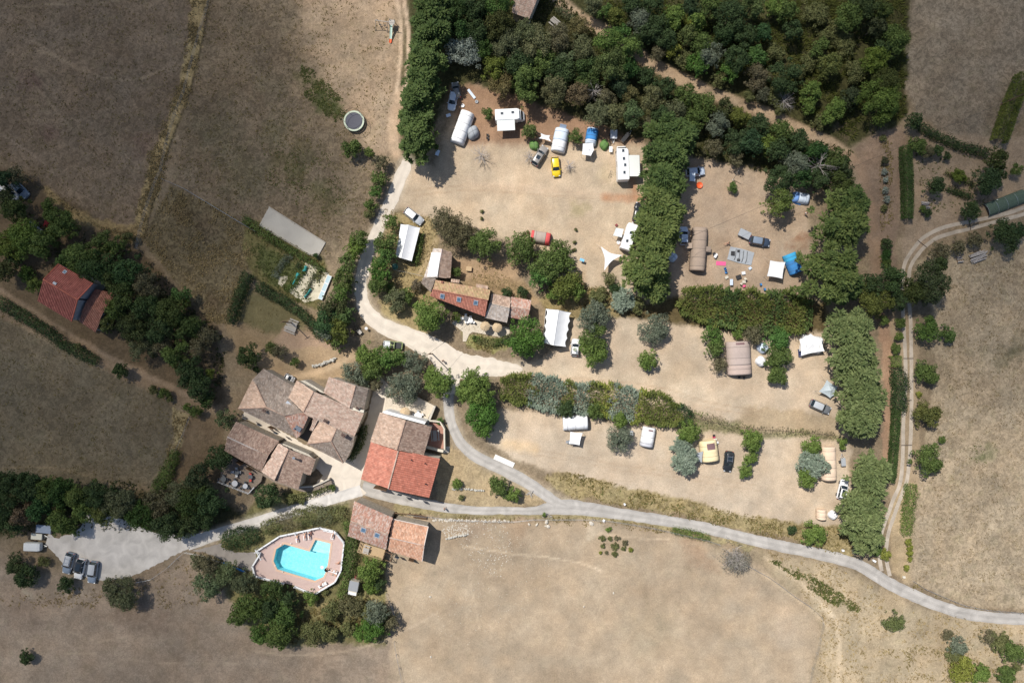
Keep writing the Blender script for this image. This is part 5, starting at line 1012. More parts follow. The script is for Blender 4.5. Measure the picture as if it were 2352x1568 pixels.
for z_, pp in ((3.2, ((1790,1022),(1868,1032),(1870,1003),(1795,994))), (3.0, ((2020,1070),(2130,1088),(2132,1060),(2024,1040)))):
    q = t11(*pp); W_, _ = roof_plane(h6, q, [(*q[0], z_), (*q[1], z_), (*q[2], z_ - .35)], 'light'); walls(h6, W_, inset=.1)
a, c = P(*t11((1610,1160))[0]), P(*t11((2100,1345))[0])
for t in (.25, .75): wall_window(h6, a, c, t, zc=2.0)
wall_window(h6, a, c, .5, 1.0, 2.0, 1.0, True); settle(h6)
h6b = empty_at0('cottage_patio', 'pale paved patio between the cottage and the shrubs', 'patio')
prismpx(MB(), t11((1850,1330),(2110,1400),(2330,1440),(2330,1500),(2250,1530),(1990,1480),(1960,1500),(1930,1568),(1900,1568),(1900,1480),(1800,1400)), -.1, .12).build('paving', mat('pale_paving', (.55, .48, .38), .9, var=.15, scale=3), h6b); settle(h6b)

# --- small red house on the left, roof at the top edge
h7 = empty_at0('red_roofed_house', 'small house with a steep red ribbed roof and lower annex in the left wood')
t10 = lambda *p: T4(0, 1, *p)
q = t10((540,855),(855,1035),(715,1185),(400,1000),(345,1195),(660,1385))
W_, _ = roof_plane(h7, [q[1], q[0], q[3], q[2]], A3([q[1], q[0], q[3]], (5.2, 5.2, 7.0)), 'darkred', tw=.33); walls(h7, W_, PLAST); W_, _ = roof_plane(h7, [q[4], q[5], q[2], q[3]], A3([q[4], q[5], q[3]], (5.0, 5.0, 7.0)), 'darkred', tw=.33); walls(h7, W_, PLAST)
ridge(h7, P(*q[3], 7.05), P(*q[2], 7.05), col=(200,120,100)); ridge(h7, P(*q[2], 7.05), P(*q[1], 5.25), r=.1, col=(200,110,90)); ridge(h7, P(*q[2], 7.05), P(*q[5], 5.05), r=.1, col=(200,110,90)); ridge(h7, P(*q[3], 7.05), P(*q[0], 5.25), r=.1, col=(200,110,90))
chimney(h7, *t10((505,1035))[0], 6.3, .7, .7, mat('zinc', (.38, .42, .47), .45), cap=False); skylight(h7, *t10((597,932))[0], A3([q[1], q[0], q[3]], (5.2, 5.2, 7.0)), 0, .5, .6)
q = t10((875,1085),(1060,1130),(945,1303),(785,1222),(725,1380),(880,1485))
W_, _ = roof_plane(h7, [q[1], q[0], q[3], q[2]], A3([q[1], q[0], q[3]], (3.4, 3.4, 4.4)), 'dull', tw=.3); walls(h7, W_, PLAST); W_, _ = roof_plane(h7, [q[4], q[5], q[2], q[3]], A3([q[4], q[5], q[3]], (3.4, 3.4, 4.4)), 'dull', tw=.3); walls(h7, W_, PLAST); ridge(h7, P(*q[3], 4.45), P(*q[2], 4.45), r=.1, col=(190,130,110))
settle(h7)
h8 = empty_at0('tiled_house', 'house with a pinkish tiled roof partly hidden by trees at the top edge')
W_, _ = roof_plane(h8, [(1176,30),(1216,44),(1256,-60),(1190,-80)], [(1176,30,4.2),(1216,44,4.2),(1256,-60,5.6)], 'pink'); walls(h8, W_, CREAM); settle(h8)

# ---------------------------------------------------------------- swimming pool
tp = t31
pool = empty_at0('swimming_pool', 'turquoise angular swimming pool with a shallow square corner', 'swimming pool')
out = tp((270,285),(500,352),(553,245),(690,280),(668,455),(650,530),(625,585),(548,618),(205,515),(170,440),(195,330)); OW = [(P(x, y).x, P(x, y).y) for x, y in out]
cx = sum(p[0] for p in OW) / len(OW); cy = sum(p[1] for p in OW) / len(OW)
dk = tp((595,132),(745,178),(818,270),(790,520),(735,625),(545,738),(370,665),(270,640),(5,570),(-15,480),(60,360),(15,350),(230,210)); DK = [(P(x, y).x, P(x, y).y) for x, y in dk]
def ring_face(b, outer, inner, z, col=None):
    bm = bmesh.new(); o = [bm.verts.new((x, y, z)) for x, y in outer]; i = [bm.verts.new((x, y, z)) for x, y in inner]; es = []
    for L in (o, i): es += [bm.edges.new((L[k], L[(k + 1) % len(L)])) for k in range(len(L))]
    bmesh.ops.triangle_fill(bm, edges=es, use_beauty=True); bm.verts.index_update()
    vs = [v.co.copy() for v in bm.verts]; fs = [[v.index for v in f.verts] for f in bm.faces]; bm.free(); b.addm(vs, fs, col); return b
def grow(poly, d):
    n = len(poly); area = sum(poly[i][0] * poly[(i + 1) % n][1] - poly[(i + 1) % n][0] * poly[i][1] for i in range(n)); s = 1 if area > 0 else -1; out_ = []
    for i in range(n):
        p0 = Vector(poly[i - 1]); p1 = Vector(poly[i]); p2 = Vector(poly[(i + 1) % n]); a = (p1 - p0).normalized(); c = (p2 - p1).normalized()
        na = Vector((a.y, -a.x)) * s; nc = Vector((c.y, -c.x)) * s; m_ = (na + nc); m_ /= max(.3, m_.dot(na)); q = p1 + m_ * d; out_.append((q.x, q.y))
    return out_
b = MB(); zt = .55; inn = OW; cop = grow(OW, .42)
ring_face(b, DK, cop, zt)
for i in range(len(DK)): j = (i + 1) % len(DK); b.face([(DK[i][0], DK[i][1], -.1), (DK[j][0], DK[j][1], -.1), (DK[j][0], DK[j][1], zt), (DK[i][0], DK[i][1], zt)])
pav = bpy.data.materials.new('terracotta_paving'); pav.use_nodes = True; nt = pav.node_tree; pb = nt.nodes['Principled BSDF']; pb.inputs['Roughness'].default_value = .85
tc = nt.nodes.new('ShaderNodeTexCoord'); br = nt.nodes.new('ShaderNodeTexBrick'); br.inputs['Color1'].default_value = (.50, .37, .33, 1); br.inputs['Color2'].default_value = (.55, .42, .37, 1); br.inputs['Mortar'].default_value = (.36, .25, .22, 1)
br.inputs['Scale'].default_value = 1.6; br.inputs['Mortar Size'].default_value = .03; br.inputs['Brick Width'].default_value = .55; br.inputs['Row Height'].default_value = .4
nt.links.new(tc.outputs['Object'], br.inputs['Vector']); nt.links.new(br.outputs['Color'], pb.inputs['Base Color'])
b.build('terrace', pav, pool)
b = MB(); ring_face(b, cop, inn, zt + .04)
for L, s in ((cop, 0), (inn, 1)):
    for i in range(len(L)): j = (i + 1) % len(L); b.face([(L[i][0], L[i][1], zt - .1), (L[j][0], L[j][1], zt - .1), (L[j][0], L[j][1], zt + .04), (L[i][0], L[i][1], zt + .04)])
b.build('coping', mat('peach_coping', (.58, .40, .29), .8, var=.08, scale=5), pool)
liner = mat('pool_liner', (.33, .70, .76), .5, var=.04, scale=3); sh = mat('pale_liner', (.5, .82, .84), .5)
DP = [Vector((x, y, 0)) for x, y in OW]
b = MB(); n = len(OW)
for i in range(n): j = (i + 1) % n; b.face([(OW[i][0], OW[i][1], -1.2), (OW[j][0], OW[j][1], -1.2), (OW[j][0], OW[j][1], zt - .05), (OW[i][0], OW[i][1], zt - .05)])
b.face([(x, y, -1.2) for x, y in OW]); b.build('basin', liner, pool, fix=False)
q = [(P(x, y).x, P(x, y).y) for x, y in tp((500,352),(553,245),(690,280),(670,388))]; MB().prism(grow(q, -.02), -1.15, -.05).build('shallow_step', sh, pool)
wm = bpy.data.materials.new('pool_water'); wm.use_nodes = True; nt = wm.node_tree; nt.nodes.remove(nt.nodes['Principled BSDF']); L = nt.links.new
tr = nt.nodes.new('ShaderNodeBsdfTransparent'); gl = nt.nodes.new('ShaderNodeBsdfGlossy'); gl.inputs['Roughness'].default_value = .05; mx = nt.nodes.new('ShaderNodeMixShader'); fr = nt.nodes.new('ShaderNodeFresnel'); fr.inputs[0].default_value = 1.33
nz = nt.nodes.new('ShaderNodeTexNoise'); nz.inputs['Scale'].default_value = 3.2; nz.inputs['Detail'].default_value = 3; nz.inputs['Distortion'].default_value = 1.5; geo = nt.nodes.new('ShaderNodeNewGeometry'); L(geo.outputs['Position'], nz.inputs['Vector'])
bp = nt.nodes.new('ShaderNodeBump'); bp.inputs['Strength'].default_value = .5; bp.inputs['Distance'].default_value = .08; L(nz.outputs['Fac'], bp.inputs['Height']); L(bp.outputs[0], gl.inputs['Normal']); L(bp.outputs[0], fr.inputs['Normal'])
cr = nt.nodes.new('ShaderNodeValToRGB'); cr.color_ramp.elements[0].color = (.70, .95, .98, 1); cr.color_ramp.elements[1].color = (1, 1, 1, 1); cr.color_ramp.elements[0].position = .42; cr.color_ramp.elements[1].position = .6; L(nz.outputs['Fac'], cr.inputs[0]); L(cr.outputs[0], tr.inputs[0])
L(fr.outputs[0], mx.inputs[0]); L(tr.outputs[0], mx.inputs[1]); L(gl.outputs[0], mx.inputs[2]); L(mx.outputs[0], nt.nodes['Material Output'].inputs['Surface'])
b = MB(); b.face([(x, y, .38) for x, y in grow(OW, -.01)]); wo = b.build('water', wm, pool, fix=False)
if wo.data.polygons[0].normal.z < 0: wo.data.flip_normals()
# the ground is cut out under the pool
def cut_ground():
    g = bpy.data.objects['ground']; me = g.data; bm = bmesh.new(); bm.from_mesh(me); big = grow(OW, -.1); xs = [p[0] for p in OW]; ys = [p[1] for p in OW]
    dele = []
    DKs = grow(DK, -.45)
    for f in bm.faces:
        c = f.calc_center_median()
        if min(xs) - 3 < c.x < max(xs) + 3 and min(ys) - 3 < c.y < max(ys) + 3:
            if inside(np.array([c.x]), np.array([c.y]), DKs)[0]: dele.append(f)
    bmesh.ops.delete(bm, geom=dele, context='FACES'); bm.to_mesh(me); bm.free()
cut_ground(); settle(pool)
# fence round the pool
pf = empty_at0('pool_fence', 'white panel fence around the pool terrace', 'fence'); b = MB(); r_ = MB()
FN = grow(DK, .02)
for i in range(len(FN)):
    if i in (6,): continue
    a = Vector((*FN[i], 0)); c = Vector((*FN[(i + 1) % len(FN)], 0)); d = c - a; ang = math.atan2(d.y, d.x); mid = (a + c) / 2; L_ = d.length
    r_.box((mid.x, mid.y, 1.02), (L_, .30, .06), ang); b.box((mid.x, mid.y, .62), (L_ - .02, .06, .76), ang)
    for k in range(int(L_ / 1.6) + 1): p = a.lerp(c, k / max(1, int(L_ / 1.6))); b.box((p.x, p.y, .8), (.12, .12, 1.75))
    for zz in (1.35, 1.6): b.tube((a.x, a.y, zz), (c.x, c.y, zz), .02, n=5)
b.build('panels', WHITE, pf); r_.build('top_rail', WHITEM, pf); settle(pf)
# ---------------------------------------------------------------- vehicles
PAINT = {}
def paint(name, c, r=.3):
    return mat('car_paint_' + name, c, r, metal=.0, spec=.6)
RUB = mat('rubber', (.02, .02, .02), .9); CGL = mat('car_glass', (.02, .03, .04), .06, spec=.8); PLBL = mat('black_plastic', (.03, .03, .032), .6)
LAMP = mat('lamp_lens', (.6, .62, .65), .15); RED = mat('tail_lens', (.4, .02, .02), .25); RIM = mat('rim', (.45, .46, .48), .35, metal=.7)
def wheel(parent, x, y, r=.32, w=.2):
    t = MB().tube((x, y - w / 2, r), (x, y + w / 2, r), r, n=18).build('wheel', RUB, parent)
    s = 1 if y > 0 else -1; MB().tube((x, y + s * w * .3, r), (x, y + s * (w / 2 + .012), r), r * .62, r * .5, n=12).build('rim', RIM, t)
def car(label, px, py, ang, L_=4.3, W=1.78, H=1.5, c=('white', (.75, .75, .75)), kind='hatch', roof=None, name='parked_car', cat='car', group=None, rack=False, pano=False):
    """ang: heading of the nose in degrees, 0 = right of the plan, 90 = up"""
    o = thing(name, label, cat, px, py, ang, H, group); hl, hw = L_ / 2, W / 2
    # stations: x, half width, belt height
    belt = .92 if H < 1.65 else 1.0; hood = {'hatch': .30, 'wagon': .30, 'suv': .30, 'van': .18, 'sedan': .3}[kind]; ht = belt - .12
    st = [(-hl, .70, .62), (-hl + .06, .86, .80), (-hl + .25, .95, belt - .04), (-hl + .7, 1., belt), (-.3, 1., belt), (hl - hood * L_, 1., belt), (hl - hood * L_ * .55, .985, ht + .04), (hl - .35, .93, ht - .06), (hl - .1, .80, ht - .2), (hl, .62, .5)]
    prof = []
    for x, w, h in st:
        y = hw * w; prof.append([(x, -y * .96, .22), (x, -y, .45), (x, -y * .985, h - .14), (x, -y * .90, h - .02), (x, -y * .5, h + .03), (x, 0, h + .045), (x, y * .5, h + .03), (x, y * .90, h - .02), (x, y * .985, h - .14), (x, y, .45), (x, y * .96, .22)])
    b = MB(); n = len(prof[0])
    for i in range(len(prof) - 1):
        for k in range(n - 1): b.face([prof[i][k], prof[i + 1][k], prof[i + 1][k + 1], prof[i][k + 1]])
        b.face([prof[i][0], prof[i][-1], prof[i + 1][-1], prof[i + 1][0]])
    b.face(prof[0][::-1]); b.face(prof[-1]); P_ = paint(*c); b.build('body', P_, o, smooth=True)
    # greenhouse
    xb0, xb1 = {'hatch': (-hl + .12, hl - .30 * L_), 'wagon': (-hl + .10, hl - .31 * L_), 'suv': (-hl + .12, hl - .31 * L_), 'van': (-hl + .05, hl - .17 * L_), 'sedan': (-hl + .62, hl - .31 * L_)}[kind]
    xt0 = xb0 + (.42 if kind != 'van' else .12); xt1 = xb1 - (.62 if kind != 'van' else .5); yb, yt = hw * .90, hw * .70; zb, zt = belt - .01, H - .05
    def q(x0, x1, x2, x3, y0, y1, z0, z1): pass
    MB().face([(xb1, -yb, zb), (xb1 + .1, 0, zb + .03), (xb1, yb, zb), (xt1, yt, zt), (xt1 + .05, 0, zt + .02), (xt1, -yt, zt)]).build('windscreen', CGL, o, fix=False)
    MB().face([(xb0, yb, zb), (xb0, -yb, zb), (xt0, -yt, zt), (xt0, yt, zt)]).build('rear_window', CGL, o, fix=False)
    for s in (-1, 1): MB().face([(xb0, s * yb, zb), (xb1, s * yb, zb), (xt1, s * yt, zt), (xt0, s * yt, zt)]).build('side_window', CGL, o, fix=False)
    b = MB(); xs = [xt0 - .05, xt0 + .12, (xt0 + xt1) / 2, xt1 - .1, xt1 + .04]; rows = []
    for i, x in enumerate(xs):
        k = .9 if i in (0, 4) else 1; dz = -.03 if i in (0, 4) else 0; rows.append([(x, -yt * k * 1.04, zt - .01 + dz), (x, -yt * k * .8, zt + .045 + dz), (x, 0, zt + .07 + dz), (x, yt * k * .8, zt + .045 + dz), (x, yt * k * 1.04, zt - .01 + dz)])
    for i in range(4):
        for k in range(4): b.face([rows[i][k], rows[i + 1][k], rows[i + 1][k + 1], rows[i][k + 1]])
    b.build('roof', paint(*roof) if roof else P_, o, smooth=True)
    b = MB()
    for s in (-1, 1):
        for (xa, xc) in ((xb1, xt1), (xb0, xt0)): b.tube((xa, s * yb, zb), (xc, s * yt, zt), .045, n=5)
        b.tube(((xb0 + xb1) / 2 - .1, s * yb, zb), ((xt0 + xt1) / 2, s * yt, zt), .035, n=5)
    b.build('pillars', P_, o)
    for sx in (-1, 1):
        for sy in (-1, 1): wheel(o, sx * L_ * .305, sy * (hw - .09))
    for s in (-1, 1):
        MB().box((hl - .16, s * hw * .66, ht - .2), (.2, .34, .14), bev=.03).build('headlight', LAMP, o); MB().box((-hl + .1, s * hw * .76, .78), (.12, .22, .22), bev=.03).build('taillight', RED, o)
        MB().box((xb1 - .1, s * (hw + .1), belt + .03), (.14, .2, .13), bev=.03).build('mirror', P_, o)
    if rack:
        b = MB()
        for s in (-1, 1): b.box(((xt0 + xt1) / 2, s * yt * .8, zt + .13), (abs(xt1 - xt0) * .8, .05, .05))
        for k in (-.4, .4): b.box(((xt0 + xt1) / 2 + k, 0, zt + .17), (.07, yt * 1.9, .04))
        b.build('roof_rack', STEEL, o)
    if pano: MB().box(((xt0 + xt1) / 2 + .1, 0, zt + .075), (abs(xt1 - xt0) * (.8 if pano > 1 else .4), yt * 1.3, .02)).build('glass_roof', CGL, o)
    return o
WH = ('white', (.78, .78, .78), .3); SV = ('silver', (.46, .48, .50), .3); GY = ('grey', (.16, .17, .18), .3); BK = ('black', (.025, .027, .03), .25); YL = ('yellow', (.80, .56, .02), .3); NV = ('navy', (.05, .07, .11), .25); BLG = ('blue_grey', (.22, .27, .34), .3)
car('bright yellow hatchback parked alone on the upper terrace', 1277, 381, -84, 4.1, 1.76, 1.5, YL)
car('taupe grey hatchback parked beside the small green dome tent', 1240, 355, 58, 4.5, 1.78, 1.5, ('taupe', (.27, .25, .23), .35), pano=1)
car('silver hatchback with white roof parked beside the marquee under the trees', 949, 495, -38, 4.5, 1.78, 1.5, SV, roof=WH)
car('dark car in the shade above the white one beside the windbreak', 1047, 204, 100, 3.4, 1.6, 1.5, GY)
car('pale blue white car in the shade beside the tall windbreak', 1039, 228, -100, 4.0, 1.7, 1.5, ('pale_blue', (.55, .62, .72), .3))
car('black estate car with red tail lamps beside the yellow tent', 1676, 1061, -97, 4.3, 1.78, 1.5, BK, 'wagon', rack=True, pano=1)
car('silver grey estate car with a bright rear on the middle terrace', 1889, 935, -24, 4.5, 1.8, 1.55, GY, 'wagon', roof=SV)
car('white hatchback half under the cypresses on the lower terrace', 1940, 1126, 76, 4.2, 1.75, 1.5, WH, pano=2)
car('silver blue estate car with roof rack, leftmost in the gravel car park', 151, 1296, -105, 4.5, 1.8, 1.55, BLG, 'wagon', roof=SV, rack=True, group='cars in the gravel car park')
car('white car with a black roof in the middle of the gravel car park', 177, 1309, -103, 4.3, 1.8, 1.55, WH, roof=BK, pano=2, group='cars in the gravel car park')
car('grey estate car with silver roof, rightmost in the gravel car park', 207, 1317, -98, 4.6, 1.8, 1.55, BLG, 'wagon', roof=SV, group='cars in the gravel car park')
car('dark blue car parked beside the trailer in the tent enclosure', 1749, 553, -10, 4.3, 1.8, 1.6, NV, 'suv', roof=BLG)
car('white and blue car under the dividing conifers beside an orange bowl', 1600, 392, 5, 3.9, 1.75, 1.5, ('pale_blue', (.55, .62, .72), .3))
car('white car poking out under the conifers left of the brown tunnel tent', 1573, 540, 90, 3.8, 1.75, 1.5, ('pale_blue', (.55, .62, .72), .3))
car('black car nose showing at the left edge of the dividing conifers', 1467, 486, 80, 4.2, 1.78, 1.5, BK)
car('dark car in the shade at the far left beside a white van', 39, 433, -45, 4.2, 1.75, 1.5, BLG)
car('small white buggy on the lawn behind the old farmhouse', 663, 868, -28, 2.2, 1.2, 1.2, WH, name='small_buggy', cat='buggy')
car('white van tail showing at the far left edge of the photo', 4, 434, -42, 5.4, 2.0, 2.2, WH, 'van', name='van', cat='van')
car('small white car almost hidden under the bushy tree right of the marquee', 1322, 798, 85, 3.6, 1.7, 1.5, WH)
def jeep():
    o = thing('jeep', 'open green and black jeep with pale load bed on the track', 'car', 902, 792, -6, 1.2)
    gm = paint('lime', (.30, .36, .14), .5)
    b = MB(); b.box((.1, 0, .62), (3.7, 1.5, .5), bev=.06); b.build('body', gm, o)
    MB().box((1.15, 0, .93), (1.2, 1.3, .12), bev=.04).build('bonnet', BLACKM, o)
    b = MB(); b.box((-1.25, .66, 1.0), (1.3, .08, .35)); b.box((-1.25, -.66, 1.0), (1.3, .08, .35)); b.box((-1.87, 0, 1.0), (.08, 1.4, .35)); b.box((-1.2, 0, .9), (1.2, 1.2, .06)); b.build('load_bed', WHITEM, o)
    MB().box((.42, 0, 1.2), (.06, 1.3, .5)).build('windscreen', CGL, o)
    for s in (-1, 1): MB().box((-.2, s * .36, 1.0), (.45, .45, .4), bev=.05).build('seat', BLACKM, o)
    b = MB()
    for s in (-1, 1): b.tube((-.5, s * .65, .8), (-.5, s * .65, 1.55), .04); b.tube((.42, s * .65, 1.4), (-.5, s * .65, 1.55), .04)
    b.tube((-.5, -.65, 1.55), (-.5, .65, 1.55), .04); b.build('roll_bar', BLACKM, o)
    for sx in (-1, 1):
        for sy in (-1, 1): wheel(o, sx * 1.25, sy * .72, .36, .22)
    MB().tube((-1.92, 0, .95), (-2.12, 0, .95), .34, n=16).build('spare_wheel', RUB, o)
jeep()
def rounded_body(b, L_, W, z0, z1, nose=.3, top=.12):
    st = [(-L_ / 2, .92, 0), (-L_ / 2 + .12, 1, top * .6), (L_ / 2 - nose, 1, top * .6), (L_ / 2, .88, 0)]; rows = []
    for x, w, t in st:
        y = W / 2 * w; zt = z1 - (top - t) * .8; rows.append([(x, -y, z0), (x, -y, zt - .15), (x, -y * .9, zt), (x, 0, zt + .05), (x, y * .9, zt), (x, y, zt - .15), (x, y, z0)])
    for i in range(3):
        for k in range(6): b.face([rows[i][k], rows[i + 1][k], rows[i + 1][k + 1], rows[i][k + 1]])
        b.face([rows[i][0], rows[i][6], rows[i + 1][6], rows[i + 1][0]])
    b.face(rows[0][::-1]); b.face(rows[-1]); return b
def camper(label, px, py, ang, L_, W, H=2.75, cab=True, awn=None, hatches=((.8, 0), (-.8, .2), (-2, -.3)), name='motorhome', cat='motorhome'):
    o = thing(name, label, cat, px, py, ang, H); x1 = L_ / 2 - (1.1 if cab else .0); Lb = x1 + L_ / 2
    b = MB(); rounded_body(b, Lb, W, .45, H, .4); b.v = [(x - (L_ - Lb) / 2, y, z) for x, y, z in b.v]; b.build('body', WHITE, o)
    if cab:
        b = MB(); rows = []
        for x, w, h in ((x1 - .2, .92, H - .55), (x1 + .35, .9, 1.95), (x1 + .75, .84, 1.15), (L_ / 2, .74, .75)): y = W / 2 * w; rows.append([(x, -y, .35), (x, -y, h - .15), (x, -y * .85, h), (x, y * .85, h), (x, y, h - .15), (x, y, .35)])
        for i in range(3):
            for k in range(5): b.face([rows[i][k], rows[i + 1][k], rows[i + 1][k + 1], rows[i][k + 1]])
        b.face(rows[-1]); b.build('cab', WHITE, o); y = W / 2 * .76
        MB().face([(x1 + .37, -y, 1.95), (x1 + .76, -y * .95, 1.2), (x1 + .76, y * .95, 1.2), (x1 + .37, y, 1.95)]).build('windscreen', CGL, o, fix=False).location = (0.0, 0, .03)
    for hx, hy in hatches:
        h = MB().box((hx, hy, H + .06), (.62, .5, .1), bev=.02).build('roof_hatch', mat('hatch_grey', (.30, .32, .34), .4), o); MB().box((hx, hy, H + .115), (.44, .34, .03)).build('hatch_glass', CGL, h)
    MB().box((-.2, -W / 2 - .005, 1.6), (1.1, .03, .55)).build('side_window', CGL, o); MB().box((-.2, W / 2 + .005, 1.6), (1.1, .03, .55)).build('side_window', CGL, o)
    for sx in ((-L_ * .25, L_ * .33) if cab else (-.1,)):
        for sy in (-1, 1): wheel(o, sx, sy * (W / 2 - .12), .34)
    if not cab: MB().tube((L_ / 2 - .1, .35, .45), (L_ / 2 + .9, 0, .45), .05).tube((L_ / 2 - .1, -.35, .45), (L_ / 2 + .9, 0, .45), .05).build('towbar', STEEL, o)
    if awn:
        x0, x2, d, s = awn; y0 = s * W / 2
        aw = MB().grid(lambda u, v: (x0 + (x2 - x0) * u, y0 + s * d * v, H - .15 - .35 * v - .05 * math.sin(u * 3.14)), 6, 5).build('awning', mat('awning_cloth', (.74, .76, .72), .8), o, thick=.02)
        b = MB(); b.tube((x0, y0 + s * d, H - .5), (x2, y0 + s * d, H - .5), .04, n=6)
        for x in (x0 + .05, x2 - .05): b.tube((x, y0 + s * d, H - .5), (x, y0 + s * d, 0), .025, n=5)
        b.build('awning_frame', STEEL, aw)
    return o
camper('large white motorhome with side awning at the right of the upper terrace', 1432, 371, 92, 7.3, 2.35, 2.8, True, (-3.0, 1.3, 2.2, -1), ((2.2, 0), (.6, -.1), (-.7, -.3), (-2.2, -.1)))
camper('white motorhome with a pale green striped awning below the trees', 1171, 262, 3, 6.0, 2.3, 2.7, True, (-2.7, .9, 2.0, -1), ((.6, .3), (-1.6, .2)))
camper('white caravan mostly hidden under the dividing conifers', 1446, 543, 72, 5.4, 2.2, 2.5, False, None, ((.8, 0), (-1, .2)), 'caravan', 'caravan')
# ---------------------------------------------------------------- tents and canopies
def cloth(name, c, var=.05): return mat('cloth_' + name, c, .85, var=var, scale=2.5, spec=.15)
CW = cloth('white', (.80, .80, .80)); CT = cloth('tan', (.36, .28, .22)); CB = cloth('beige', (.72, .56, .42)); CG = cloth('grey', (.36, .38, .40)); CPB = cloth('pale_blue', (.60, .68, .78)); CBL = cloth('blue', (.06, .24, .55)); CGR = cloth('green', (.13, .24, .07)); CYE = cloth('cream', (.80, .66, .40))
POLE = mat('tent_pole', (.12, .12, .12), .5)
def tunnel(label, px, py, ang, L_, W, H, m, segs=None, hoops=4, taper=(.5, 1.), name='tunnel_tent', porch=True, group=None, door=None, flat=1., window=None):
    """tunnel tent: arch swept along x; segs = [(from, to, material)]"""
    o = thing(name, label, 'tent', px, py, ang, H * .8, group); segs = segs or [(0, 1, m)]
    def sec(t):
        e0 = taper[0] + (1 - taper[0]) * min(1, t / .16) ** .6; e1 = taper[1] + (1 - taper[1]) * min(1, (1 - t) / .16) ** .6; return min(e0, e1)
    def f(t, v, k=1.):
        a = math.pi * v; s_ = sec(t); sag = 1 - .05 * abs(math.sin(t * hoops * math.pi)); ca = math.cos(a); sa = math.sin(a)
        return (-L_ / 2 + L_ * t, W / 2 * k * (1 if ca > 0 else -1) * abs(ca) ** (.75 * flat) * (.75 + .25 * s_), max(.02, H * k * s_ * sag * sa ** .8 if sa > 0 else .02))
    for i, (a, c, mm) in enumerate(segs):
        MB().grid(lambda u, v: f(a + (c - a) * u, v), max(3, int(20 * (c - a))), 14).build('fly_sheet', mm, o, smooth=True, thick=.02)
    for t in (0, 1):
        b = MB(); b.face([f(t, k / 12) for k in range(13)]); b.build('end_panel', segs[0 if t == 0 else -1][2], o, fix=False)
    for k in range(hoops):
        t = (k + .5) / hoops; b = MB()
        for j in range(12): b.tube(f(t, j / 12, 1.012), f(t, (j + 1) / 12, 1.012), .025, n=4, caps=False)
        b.build('hoop', POLE, o)
    if window: MB().grid(lambda u, v: f(window[0] + (window[1] - window[0]) * u, window[2] + (window[3] - window[2]) * v, 1.02), 4, 4).build('window', mat('tent_window', (.2, .12, .12), .4), o, thick=.01)
    if door is not None: MB().face([(L_ / 2 - .02, -W * .25, .02), (L_ / 2 - .02, W * .25, .02), (L_ / 2 + .7, W * .22, 1.5), (L_ / 2 + .7, -W * .22, 1.5)]).build('door_flap', segs[-1][2], o, thick=.02)
    return o
def dome(label, px, py, r, H, m, m2=None, ang=0, sq=1., name='dome_tent'):
    o = thing(name, label, 'tent', px, py, ang, H * .8); 
    f = lambda u, v, k=1.: ((r * k * math.cos(u * 6.2832) * math.cos(v * 1.5707) ** .7) * (1 + .06 * math.cos(u * 6.2832 * 4)), sq * r * k * math.sin(u * 6.2832) * math.cos(v * 1.5707) ** .7 * (1 + .06 * math.cos(u * 6.2832 * 4)), max(.02, H * k * math.sin(v * 1.5707)))
    MB().grid(lambda u, v: f(u, v), 24, 8).build('fly_sheet', m, o, smooth=True)
    if m2: MB().grid(lambda u, v: f(.1 + .22 * u, v * .8, 1.02), 6, 6).build('door_panel', m2, o, smooth=True)
    b = MB()
    for a in (.125, .375):
        for s in (0, .5):
            for j in range(8): b.tube(f(a + s, j / 8, 1.02), f(a + s, (j + 1) / 8, 1.02), .02, n=4, caps=False)
    b.build('pole', POLE, o); return o
def canopy(label, pts, m, sag=.25, peak=0., name='sun_canopy', cat='canopy', n=10, curve=.10, group=None, legs=True, lay=None):
    """pts: 3-5 corners (px, py, z). Edges curve inwards, middle sags or peaks."""
    W = [P(*p) for p in pts]; c = sum(W, Vector()) / len(W); base = Vector((c.x, c.y, 0)); o = bpy.data.objects.new(name, None); COL.objects.link(o); o.location = base; tag(o, label, cat, group)
    W = [w - base for w in W]; c = c - base; b = MB(); ctr = c + Vector((0, 0, peak - sag * .5)); N = len(W)
    for i in range(N):
        a, d = W[i], W[(i + 1) % N]
        def e(t): 
            q = a.lerp(d, t); k = curve * 4 * t * (1 - t); return q.lerp(Vector((c.x, c.y, q.z)), k) - Vector((0, 0, sag * .3 * 4 * t * (1 - t)))
        b.grid(lambda u, v, e=e: e(u).lerp(ctr, v) + (Vector((0, 0, -.12 * math.sin(v * math.pi))) if peak else Vector()), n, 6)
    b.build('canopy_sheet', m, o, smooth=False, thick=.015)
    if legs:
        for w in W:
            d = (w - Vector((0, 0, w.z))); out = (Vector((w.x, w.y, 0)) - Vector((c.x, c.y, 0))).normalized()
            MB().tube((w.x, w.y, 0), (w.x, w.y, w.z + .05), .03, n=6).build('pole', STEEL, o); MB().tube(w, (w.x + out.x * 1.1, w.y + out.y * 1.1, 0), .012, n=3).build('guy_rope', mat('rope', (.6, .58, .5), .8), o)
    return o
